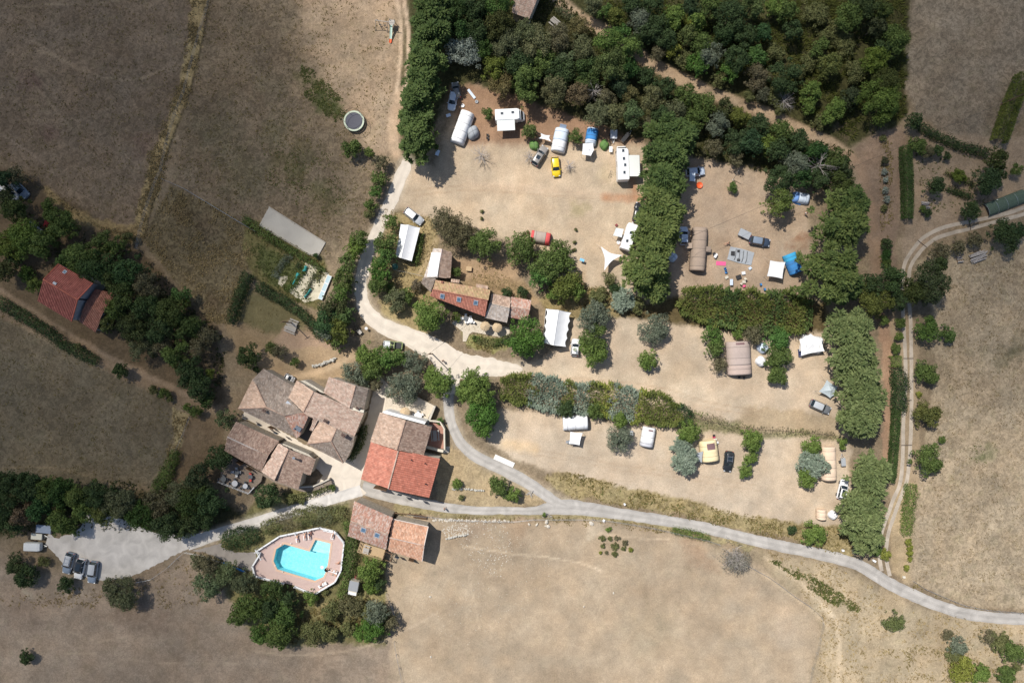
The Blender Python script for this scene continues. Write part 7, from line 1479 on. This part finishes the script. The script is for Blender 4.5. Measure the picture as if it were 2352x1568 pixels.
boxy('blue_box', 'box', 'blue tarp folded beside the pale blue tent', 1833, 466, -15, (1.1, .6, .15), CBL); boxy('hutch', 'box', 'white box beside the green netted roof at the right edge', 2293, 463, 85, (.8, .7, .6), WHITE)
o = boxy('pink_mat', 'mat', 'bright pink mat lying on the grass of the enclosure', 1656, 605, -4, (1.9, .8, .04), mat('pink_cloth', (.75, .12, .28), .8)); o = boxy('red_tarp', 'tarp', 'red sheet lying on the lane at the far left', 106, 514, 70, (1.2, .9, .05), mat('red_cloth', (.45, .04, .04), .8))
o = thing('orange_bowl', 'orange plastic bowl on the grass right of the dividing conifers', 'bowl', 1606, 426); MB().lathe([(0, .02), (.4, .04), (.62, .25), (.66, .27), (.6, .25), (.38, .08), (0, .06)], n=20).build('bowl', mat('orange_plastic', (.75, .12, .03), .5), o, smooth=True); MB().lathe([(.62, .27), (.68, .29), (.66, .31), (.62, .30)], n=20, caps=False).build('rim', mat('orange_plastic', (.75, .12, .03), .5), o)
for i, (x, y, a, c) in enumerate(((1709, 657, 200, 'pink'), (1712, 640, 120, 'b'), (1703, 652, 60, 'b'), (1640, 583, 200, 'd'), (1748, 653, 10, 'bl'), (1757, 664, 5, 'bl'), (1698, 866, 270, 'd'), (1709, 867, 270, 'd'), (1666, 617, 300, 'bl'), (1668, 625, 280, 'bl'), (1120, 310, 0, 'd'), (1120, 317, 0, 'd'), (1387, 1195, 60, 'w'), (1640, 1000, 0, 'd'), (1648, 1016, 0, 'w'))):
    mm = {'pink': mat('pink_cloth', (.75, .12, .28), .8), 'b': CREAM, 'd': PLBL, 'bl': CBL, 'w': WHITE}[c]
    chair(['pink and white folding chair, lowest of the scattered chairs', 'beige folding chair right of the dark bags', 'beige folding chair above the pink one', 'black folding chair beside the pale table left of the pink mat', 'grey blue reclining chair left of the tent enclosure hedge corner', 'lower grey blue reclining chair near the hedge of the enclosure', 'left black chair at the mouth of the taupe tent', 'right black chair at the mouth of the taupe tent', 'upper dark blue chair between the pink mat and the folding table', 'lower dark blue chair between the pink mat and the folding table', 'upper dark chair right of the tan awning tent', 'lower dark chair right of the tan awning tent', 'white chair by the fence below the main road', 'dark chair behind the cream yellow tent', 'white chair behind the cream yellow tent'][i], x, y, a, mm, name='folding_chair')
person('person with bare back crouching beside the collapsed tent', 1672, 558, 200, 'sit', None, (.05, .05, .06), .3)
person('person in dark clothes near the mouth of the long brown tent', 1614, 620, 90, 'stand', (.05, .05, .05)); person('person in white beside the great conifer of the enclosure', 1848, 491, 200, 'stand', (.75, .75, .75))
person('seated person in the shade of the canopy by the striped awning', 1424, 562, 0, 'sit', (.6, .6, .6), None, .3)
# ---------------------------------------------------------------- court, garden, frames, shed
sheet('gravel_court', t11((120,335),(635,662),(560,790),(490,765),(30,500),(40,480)), surf_mat('court_gravel', (214, 208, 196), .06, 2., .08), .008, .6)
o = empty_at0('court_border', 'pale timber border round the long gravel games court', 'border'); b = MB(); q = t11((118,330),(640,660),(565,795)); 
for i in range(2):
    a, c = P(*q[i]), P(*q[i + 1]); d = c - a; b.box(((a.x + c.x) / 2, (a.y + c.y) / 2, .1), (d.length, .12, .22), math.atan2(d.y, d.x))
b.build('long_board', mat('grey_wood', (.40, .37, .33), .85), o); b = MB(); q = t11((565,795),(490,772),(28,505)); 
for i in range(2):
    a, c = P(*q[i]), P(*q[i + 1]); d = c - a; b.box(((a.x + c.x) / 2, (a.y + c.y) / 2, .08), (d.length, .1, .18), math.atan2(d.y, d.x))
b.build('short_board', mat('grey_wood', (.40, .37, .33), .85), o); settle(o)
STRAW = surf_mat('straw_mulch', (236, 226, 198), .25, 4., .35)
sheet('mulch_bed', t11((460,842),(560,880),(672,945),(640,1040),(590,1170),(520,1195),(450,1212),(370,1170),(300,1105),(400,960),(440,880)), STRAW, .008, 1.6); sheet('mulch_bed', t11((215,975),(285,965),(290,1000),(240,1065),(200,1040)), STRAW, .012, 1.4)
gl_ = [((455,885),(400,960),(330,1060),(270,1090),30,'broad'), ((570,910),(560,1010),24,'scrub'), ((530,940),(500,1040),(450,1130),18,'olive'), ((400,850),(380,900),20,'dark'), ((320,780),(220,870),(170,980),28,'grey')]
for i, g in enumerate(gl_):
    pts, w, kd = g[:-2], g[-2], g[-1]; hedge(['long row of vegetables under the green net in the straw garden', 'short row of scrubby vegetables right of the straw garden centre', 'thin row of olive coloured plants in the straw garden', 'small dark vegetable clump at the top of the straw garden', 'grey green vegetable row left of the straw garden'][i], [(x, y, w / 4 * 1.6) for x, y in T4(1, 1, *pts)], .5, kd, name='vegetable_row')
for i, pp in enumerate(([(445,870),(475,880),(455,925),(420,920)], [(370,935),(405,945),(345,1050),(330,1040)], [(495,1080),(510,1090),(450,1170),(435,1160)])):
    q = [P(x, y, .6) for x, y in t11(*pp)]; c = sum(q, Vector()) / 4; c.z = 0; o = bpy.data.objects.new('garden_net', None); COL.objects.link(o); o.location = c; tag(o, ['teal net over the top vegetables of the straw garden', 'long teal net over the middle vegetable row', 'narrow teal net at the bottom of the straw garden'][i], 'net'); q = [v - c for v in q]
    MB().grid(lambda u, v: q[0].lerp(q[3], u).lerp(q[1].lerp(q[2], u), v) + Vector((0, 0, -.35 * abs(2 * v - 1) ** 2 + .1 * math.sin(u * 9))), 10, 6).build('net', mat('teal_net', (.04, .30, .28), .8, var=.3, scale=8), o, thick=.01); MB().tube(q[0].lerp(q[1], .5) - Vector((0, 0, .55)), q[3].lerp(q[2], .5) - Vector((0, 0, .5)), .02).build('hoops', STEEL, o)
o = thing('cold_frame', 'long pale glass cold frame of three panes beside the straw garden', 'cold frame', 746, 660, 0, .5); o.rotation_euler[2] = math.atan2(-(1180 - 962), (590 - 680)) ; L_ = 5.3
MB().box((0, 0, .25), (L_, .95, .46)).build('base', WHITEM, o)
for k in range(3): f = MB(); x = (k - 1) * L_ / 3; [f.box((x, s * .42, .52), (L_ / 3 - .04, .08, .07)) for s in (-1, 1)]; [f.box((x + s * (L_ / 6 - .06), 0, .52), (.08, .78, .07)) for s in (-1, 1)]; fr_ = f.build('pane_frame', WHITE, o); MB().box((x, 0, .51), (L_ / 3 - .16, .76, .03)).build('glass', mat('frosted_glass', (.42, .55, .58), .25), fr_)
o = thing('pump_shed', 'small shed with grey felt roof below the pool hedge', 'shed', 812, 1347, -12, 2.0); MB().box((0, 0, 1.0), (1.7, 2.3, 2.0)).build('wall', CREAM, o); MB().face([(-.95, -.9, 2.0), (.95, -.9, 2.0), (.95, 1.2, 2.25), (-.95, 1.2, 2.25)]).build('roof', mat('grey_felt', (.28, .29, .30), .8), o, thick=.08); MB().box((0, -1.35, 1.9), (1.7, .8, .06), rot=Matrix.Rotation(.15, 3, 'X')).build('white_porch_sheet', WHITE, o); MB().box((.1, 1.65, .9), (.9, .7, .1)).build('red_shelf', mat('maroon', (.2, .04, .04), .6), o); MB().box((0, -1.16, .9), (.8, .04, 1.8)).build('door', WOODD, o)
o = thing('pool_cover', 'rolled blue pool cover lying beside the path', 'pool cover', 537, 1302, -22, .2); MB().tube((-2.4, 0, .22), (2.4, 0, .22), .2, n=14).build('roll', CBL, o); MB().tube((-2.7, 0, .22), (2.7, 0, .22), .06).build('spindle', STEEL, o)
for i, (x, y, a, c) in enumerate(((4, 363, 90, '')) and [(594, 1273, -60, 'w')]):
    o = thing('entrance_gate', 'white gate frame at the left end of the pool terrace', 'gate', x, y, a, 1.6); b = MB(); [b.box((k, 0, .95), (.08, .08, 1.9)) for k in (-1.2, 0, 1.2)]; b.box((0, 0, 1.9), (2.5, .1, .1)); b.build('frame', WHITE, o); b = MB(); [b.box((k * .2 - .6, 0, .9), (.03, .03, 1.5)) for k in range(-3, 10)]; b.build('bars', WHITEM, o)
# compost cage and dish beside the road trees
o = thing('fodder_frame', 'dark metal frame with loose bars under the roadside trees', 'frame', 815, 759, 20, 1.2); b = MB()
for k in range(14): a = rnd.uniform(0, 3.14); c_ = Vector((rnd.uniform(-.8, .8), rnd.uniform(-.8, .8), rnd.uniform(.3, 1.2))); d = Vector((math.cos(a), math.sin(a), rnd.uniform(-.2, .2))); b.tube(c_ - d * .9, c_ + d * .9, .03, n=4)
b.build('bars', BLACKM, o); MB().box((.7, -.5, .7), (.7, 1.0, .06), .4).build('panel', mat('grey_wood', (.40, .37, .33), .85), o)
o = thing('satellite_dish', 'small white dish beside the gravel road bend', 'dish', 841, 754, 0, 1); MB().lathe([(0, .9), (.2, .93), (.3, 1.0)], n=16).build('bowl', WHITE, o, thick=.02); MB().tube((0, 0, 0), (0, 0, .92), .03).build('stand', STEEL, o)
o = thing('glass_cloche', 'round green glass water butt under the marquee trees', 'water butt', 907, 612, 0, .8); MB().lathe([(.55, 0), (.62, .5), (.6, .9), (.5, .9), (.5, .75), (0, .75)], n=20).build('tub', mat('green_glass', (.10, .26, .20), .2), o, smooth=True); MB().lathe([(0, .9), (.3, .9), (.3, .93), (0, .93)], n=12).build('lid', mat('green_glass', (.10, .26, .20), .2), o)
# netted greenhouse roof at the right edge and timber piles
o = thing('net_tunnel', 'long low tunnel under green netting at the right edge', 'tunnel', 2318, 464, 21, 1.5); MB().grid(lambda u, v: (-4.2 + 8.4 * u, 1.4 * math.cos(math.pi * v), 1.1 * math.sin(math.pi * v) ** .7 if 0 < v < 1 else 0), 14, 8).build('netting', mat('green_netting', (.07, .105, .08), .9, var=.3, scale=4), o); b = MB()
for k in range(5):
    for j in range(8): b.tube((-4.2 + 2.1 * k, 1.42 * math.cos(math.pi * j / 8), 1.12 * max(0, math.sin(math.pi * j / 8)) ** .7), (-4.2 + 2.1 * k, 1.42 * math.cos(math.pi * (j + 1) / 8), 1.12 * max(0, math.sin(math.pi * (j + 1) / 8)) ** .7), .03, n=4)
b.build('hoops', STEEL, o)
for lab, x, y, a, nx, ny in (('large weathered timber stack below the allotment bushes', 2249, 588, 18, 3.6, 2.2), ('small pallet stack left of the large timber stack', 2207, 595, 10, 1.3, 1.3), ('pallet pile with pale slats in the allotment', 2128, 466, 0, 1.9, .7), ('lower pallet with pale slats in the allotment', 2128, 476, 0, 1.9, .6)):
    o = thing('timber_stack', lab, 'timber', x, y, a, .6); b = MB(); gw = mat('old_boards', (.34, .32, .31), .9, var=.4, scale=3)
    for k in range(int(14 * nx * ny / 4) + 4): b.box((rnd.uniform(-.1, .1) * nx, rnd.uniform(-.5, .5) * ny, .1 + .5 * rnd.random()), (nx * rnd.uniform(.6, 1), .14, .06), rnd.uniform(-.12, .12))
    b.build('boards', gw, o); b = MB(); [b.box((k * nx, 0, .05), (.12, ny, .1)) for k in (-.35, 0, .35)]; b.build('bearers', WOODD, o)
# ---------------------------------------------------------------- fences, posts, poles, wires
def post_fence(label, pts, step, h=1.15, wire=True, pm=None, r=.05, name='wire_fence'):
    ln = [P(x, y) for x, y in pts]; org = ln[len(ln) // 2].copy(); o = bpy.data.objects.new(name, None); COL.objects.link(o); o.location = org; tag(o, label, 'fence'); pm = pm or mat('grey_wood', (.40, .37, .33), .85); tops = []
    for i in range(len(ln) - 1):
        d = (ln[i + 1] - ln[i]).length; n = max(1, round(d / step))
        for k in range(n + (1 if i == len(ln) - 2 else 0)):
            p = ln[i].lerp(ln[i + 1], k / n) - org; t = p + Vector((rnd.uniform(-.06, .06), rnd.uniform(-.06, .06), h)); MB().tube(p - Vector((0, 0, .1)), t, r, r * .85, n=6).build('post', pm, o); tops.append((p, t))
    if wire:
        b = MB()
        for j in range(len(tops) - 1):
            for f in (.35, .65, .95): b.tube(tops[j][0].lerp(tops[j][1], f), tops[j + 1][0].lerp(tops[j + 1][1], f), .012, n=3, caps=False)
        b.build('wire', STEEL, o)
    return o
post_fence('long wire fence between the two upper left fields', T4(0,0,(1945,-20),(1850,280),(1780,540),(1700,850),(1620,1060),(1540,1330),(1490,1568)) + T4(0,1,(1450,80),(1350,370),(1300,560),(1270,720)), 5.2, 1.3, r=.06)
post_fence('post and wire fence along the lower side of the main road', T4(1,3,(1400,15),(1620,40),(1830,65),(2100,75),(2351,80)) + T4(2,3,(200,62),(380,62),(560,60),(740,62),(920,78),(1120,108),(1300,140),(1480,180),(1640,215),(1800,255),(1900,290)), 3.4, 1.2)
post_fence('wire fence on the curving verge right of the open dry field', T4(2,3,(2150,480),(2351,590)) + T4(3,3,(100,660),(230,760),(380,860),(480,950),(500,1010),(470,1150),(440,1280),(400,1420),(370,1568)), 3.8, 1.1)
post_fence('short row of posts in the bottom field', T4(1,3,(1275,1180),(1295,1300),(1320,1425),(1350,1560)), 3.0, 1.1)
post_fence('wire fence between the stubble field and the main road', T4(3,3,(1330,630),(1440,700),(1620,780),(1800,850),(2000,890),(2351,920)), 2.6, .9)
post_fence('wire fence on the bank beside the car park', T4(0,3,(1260,640),(1400,610),(1550,500),(1700,360),(1850,390),(2020,450)), 3.0, .9)
post_fence('wire fence at the corner of the lower left field', T4(0,2,(1755,690),(1690,860),(1610,1030)), 3.5, 1.1); post_fence('old fence between the scrub square and the green field', T4(0,1,(1500,80),(1700,170),(1900,290),(2150,440),(2351,560)), 4.0, 1.0)
post_fence('fence down the right side of the shrub slope', T4(1,3,(1200,740),(1250,860),(1290,980)), 2.6, 1.0); post_fence('rough fence from the marquee garden to the cottage', t11((1275,915),(1400,940),(1535,972)), 2.4, 1.3)
o = empty_at0('timber_rail', 'dark timber rail fence at the corner of the stone barn', 'fence'); b = MB(); q = [P(x, y, 1.1) for x, y in t31((1265,30),(1280,8),(1405,15),(1500,22),(1570,40))]
for i in range(4): b.tube(q[i], q[i + 1], .08, n=6); b.tube((q[i].x, q[i].y, 0), (q[i].x, q[i].y, 1.2), .09, n=6)
b.build('rails', WOODD, o); settle(o)
o = thing('feed_rack', 'low slatted rack beside the rail fence of the barn', 'rack', *TP(1505, 45), -8, .5); b = MB(); [b.box((-1.3 + k * .2, 0, .35), (.06, .6, .5)) for k in range(14)]; b.build('slats', WOODD, o); MB().box((0, 0, .62), (2.8, .08, .08)).build('rail', WOODD, o)
def pole(label, px, py, h, lean=(0, 0), r=.13, arm=True):
    o = thing('utility_pole', label, 'pole', px, py); MB().tube((0, 0, -.2), (lean[0], lean[1], h), r, r * .7, n=10).build('shaft', WOODD, o)
    if arm: MB().box((lean[0], lean[1], h - .25), (1.2, .1, .1), .5).build('crossarm', WOODD, o)
    return P(px, py) + Vector((lean[0], lean[1], h - .15))
p1 = pole('wooden utility pole at the edge of the allotment slab hedge', 2299, 241, 8); p2 = pole('wooden utility pole on the plaza beside the walking person', 993, 812, 7.5); p3 = pole('short leaning pole over the picnic tables', 672, 741, 7.0); p4 = P(1588, 547, 7) ; p5 = P(1163, 676, 4.6); p6 = P(2420, 195, 9)
p0 = P(858, 912, 6)
for lab, a, c in (('thin power line crossing the tent enclosure', p1, P(1548, 560, 8)), ('thin power line leaving the right edge', p1, p6), ('thin power line from the plaza pole to the cottage', p2, p5), ('thin power line from the plaza pole to the old farmhouse', p2, p0), ('thin power line from the picnic lawn pole towards the plaza', p3, p2)):
    mid = (a + c) / 2; mid.z = 0; o = bpy.data.objects.new('power_line', None); COL.objects.link(o); o.location = mid; tag(o, lab, 'cable'); b = MB(); n = 16
    f = lambda t: a.lerp(c, t) - mid - Vector((0, 0, 1.2 * 4 * t * (1 - t)))
    for k in range(n): b.tube(f(k / n), f((k + 1) / n), .022, n=4, caps=False)
    b.build('cable', BLACKM, o)
o = thing('slanted_pole', 'pale slender pole standing beside the small bush in the enclosure', 'pole', 1684, 413, 0); MB().tube((0, 0, 0), (-.2, .9, 4.0), .06, n=6).build('shaft', mat('grey_wood', (.40, .37, .33), .85), o); MB().lathe([(0, 0), (.2, 0), (.15, .1), (0, .12)], n=10).build('foot', STONE, o)
# dead branches and bare trees
def deadtree(label, px, py, r, h, name='bare_tree', flat=.6, n=26, th=.05):
    o = thing(name, label, 'tree', px, py, 0, h * .5); b = MB(); b.tube((0, 0, 0), (0, 0, h * .5), th * 1.6, th, n=6); b.build('trunk', DEADW, o, fix=False); b = MB()
    for i in range(n):
        a = rnd.uniform(0, 6.28); p = Vector((0, 0, h * rnd.uniform(.2, .5))); d = Vector((math.cos(a), math.sin(a), rnd.uniform(.1, .8))); q = p + d * r * rnd.uniform(.4, .9); b.tube(p, q, th * .7, th * .3, n=4, caps=False)
        for j in range(4): s = p.lerp(q, rnd.uniform(.4, 1)); b.tube(s, s + (d + Vector((rnd.uniform(-.8, .8), rnd.uniform(-.8, .8), rnd.uniform(-.2, .4)))) * r * .35, th * .35, th * .12, n=3, caps=False)
    b.build('branches', DEADW, o, fix=False)
deadtree('small leafless tree below the white motorhome', 1105, 355, 2.0, 3.6, n=30); deadtree('leafless bush left of the taupe hatchback', 1216, 360, 1.4, 1.8); deadtree('leafless thin tree right of the yellow car', 1307, 380, 1.3, 2.2)
deadtree('pale bare branches in the crown of the north wood', 1365, 208, 1.8, 9, n=20, th=.07); deadtree('white dead branches at the dirt track edge of the north wood', 1801, 232, 2.2, 5, n=34); deadtree('bare grey crown among the trees east of the tents', 1885, 378, 3.0, 9, n=26, th=.07); deadtree('dead twigs above the dividing conifer crown', 1496, 594, 1.8, 12.4, n=24, th=.07)
# rocks
def rock(b, c, r, col=None):
    bm = bmesh.new(); bmesh.ops.create_icosphere(bm, subdivisions=1, radius=1); s = [rnd.uniform(.6, 1.3) for _ in range(3)]; M = Matrix.Rotation(rnd.uniform(0, 6.28), 3, 'Z')
    vs = [M @ Vector((v.co.x * r * s[0] * rnd.uniform(.85, 1.15), v.co.y * r * s[1] * rnd.uniform(.85, 1.15), v.co.z * r * .6 * s[2])) + Vector(c) for v in bm.verts]; fs = [[v.index for v in f.verts] for f in bm.faces]; bm.free(); b.addm(vs, fs, col)
RK = mat('pale_limestone', (.55, .50, .42), .95, var=.15, scale=6)
def rocks(name, label, pts, n, r0, r1, lab_cat='stones'):
    b = MB(); ok = 0; xs = [p[0] for p in pts]; ys = [p[1] for p in pts]
    while ok < n:
        x, y = rnd.uniform(min(xs), max(xs)), rnd.uniform(min(ys), max(ys))
        if inside(np.array([x]), np.array([y]), pts)[0]: q = P(x, y); r = rnd.uniform(r0, r1); rock(b, (q.x, q.y, r * .2), r); ok += 1
    return tag(b.build(name, RK, None, fix=False), label, lab_cat, kind='stuff')
rocks('pebbles', 'white stones strewn over the field near the barn', [(1010,1196),(1070,1194),(1160,1200),(1180,1260),(1150,1330),(1090,1300),(1040,1230)], 260, .05, .13); rocks('pebbles', 'dense heap of white stones right of the stone barn', [(1012,1218),(1040,1204),(1078,1200),(1084,1222),(1030,1238)], 200, .06, .15)
rocks('pebbles', 'scattered small stones over the open dry field', [(1000,1300),(1250,1210),(1350,1260),(1200,1420),(1050,1500),(940,1400)], 260, .04, .08); rocks('pebbles', 'row of stones along the foot of the road fence', T4(1,3,(1620,58),(2351,75),(2351,92),(1620,80)) , 110, .1, .25)
def drystone(label, pts, w, h, n):
    ln = [P(x, y) for x, y in pts]; b = MB(); tot = sum((ln[i + 1] - ln[i]).length for i in range(len(ln) - 1)); org = ln[len(ln) // 2].copy()
    for i in range(len(ln) - 1):
        L_ = (ln[i + 1] - ln[i]).length
        for k in range(int(n * L_ / tot)): q = ln[i].lerp(ln[i + 1], rnd.random()) - org; rock(b, (q.x + rnd.uniform(-w, w), q.y + rnd.uniform(-w, w), rnd.uniform(0, h)), rnd.uniform(.12, .26))
    o = b.build('dry_stone_wall', mat('grey_limestone', (.46, .44, .39), .95, var=.25, scale=5), None, fix=False); o.location = org; return tag(o, label, 'wall')
drystone('curved dry stone wall beside the dirt path above the farmhouse', t21((525,228),(590,215),(660,190),(730,160)), .22, .6, 130); drystone('dry stone edge under the balcony of the red barn triangle', t21((1780,1355),(1900,1350),(2100,1370)), .12, .3, 60); drystone('low stone edge below the heap of white stones', t31((1750,240),(1850,215),(1950,200)), .12, .4, 50)
for i, (x, y, r) in enumerate([(1215,1203,.38),(1233,1204,.36),(1255,1198,.5),(1259,1208,.42),(1253,1207,.3),(1409,1361,.25),(1341,1392,.28),(990,1507,.32),(988,1369,.3),(1358,1201,.5)]):
    b = MB(); rock(b, (0, 0, r * .3), r); o = b.build('boulder', RK, None, fix=False); o.location = P(x, y); tag(o, ['leftmost flat boulder below the road fence', 'second flat boulder below the road fence', 'largest dark boulder below the road fence', 'right hand boulder of the trio below the road fence', 'smallest boulder of the trio below the road fence', 'lone boulder in the open field beyond the bushes', 'grey boulder above the lone one in the open field', 'boulder in the bottom field beside the row of posts', 'white boulder in the field below the stone barn', 'pale boulder by the white chair at the road fence'][i], 'boulder')
b = MB()
for k in range(6): b.box((rnd.uniform(-.4, .4), rnd.uniform(-.3, .3), .1 + .06 * k), (1.2, .12, .06), rnd.uniform(0, 3.1))
o = b.build('wood_scraps', mat('grey_wood', (.40, .37, .33), .85)); o.location = P(1218, 1134); tag(o, 'loose pale branches on the roadside triangle', 'branches')
for i, (x, y, h) in enumerate(((1249, 1183, 1.6), (1262, 1186, .9))): deadtree(['small leafy sprout tree by the road fence', 'dark stump with twigs by the road fence'][i], x, y, .7, h, n=12)
tree('green_sprout', 'small bright green sapling by the road fence', 'bush', 1250, 1181, 5, 'bright', 1.2)
o = boxy('concrete_slab', 'slab', 'white concrete slab at the road edge of the lower terrace', 1158, 1058, -24, (4.2, 1.0, .10), mat('bright_concrete', (.75, .74, .70), .8))
for i, (x, y) in enumerate(((1205,537),(1212,533),(1210,535),(1322,527),(1319,556),(1319,574),(1108,486),(1106,502))):
    if i == 2: continue
    tree('seedling', ['tiny seedling left of the red tent', 'tiny seedling above the red tent', '', 'topmost tiny seedling right of the red tent', 'middle tiny seedling right of the red tent', 'lowest tiny seedling right of the red tent', 'upper tiny seedling above the cottage trees', 'lower tiny seedling above the cottage trees'][i], 'plant', x, y, 4.5, 'scrub', .5, 'tiny seedlings on the terrace')

def bicycle(label, px, py, ang):
    o = thing('bicycle', label, 'bicycle', px, py, ang, .6)
    for x in (-.52, .52):
        b = MB(); b.grid(lambda u, v: (x + (.33 + .02 * math.cos(v * 6.2832)) * math.cos(u * 6.2832), .02 * math.sin(v * 6.2832), .35 + (.33 + .02 * math.cos(v * 6.2832)) * math.sin(u * 6.2832)), 20, 6); b.build('wheel', RUB, o)
    MB().tube((-.52, 0, .35), (-.12, 0, .85), .02).tube((-.12, 0, .85), (.42, 0, .82), .02).tube((.52, 0, .35), (.38, 0, .95), .02).tube((-.05, 0, .33), (.42, 0, .80), .02).tube((-.05, 0, .33), (-.14, 0, .9), .02).build('frame', BLACKM, o)
    MB().box((-.15, 0, .93), (.26, .14, .05), bev=.02).build('saddle', PLBL, o); MB().tube((.36, -.28, .98), (.36, .28, .98), .015).build('handlebar', STEEL, o)
bicycle('bicycle standing left of the large white motorhome', 1401, 399, 70); bicycle('bicycle leaning at the mouth of the very long brown tent', 1617, 610, 60)
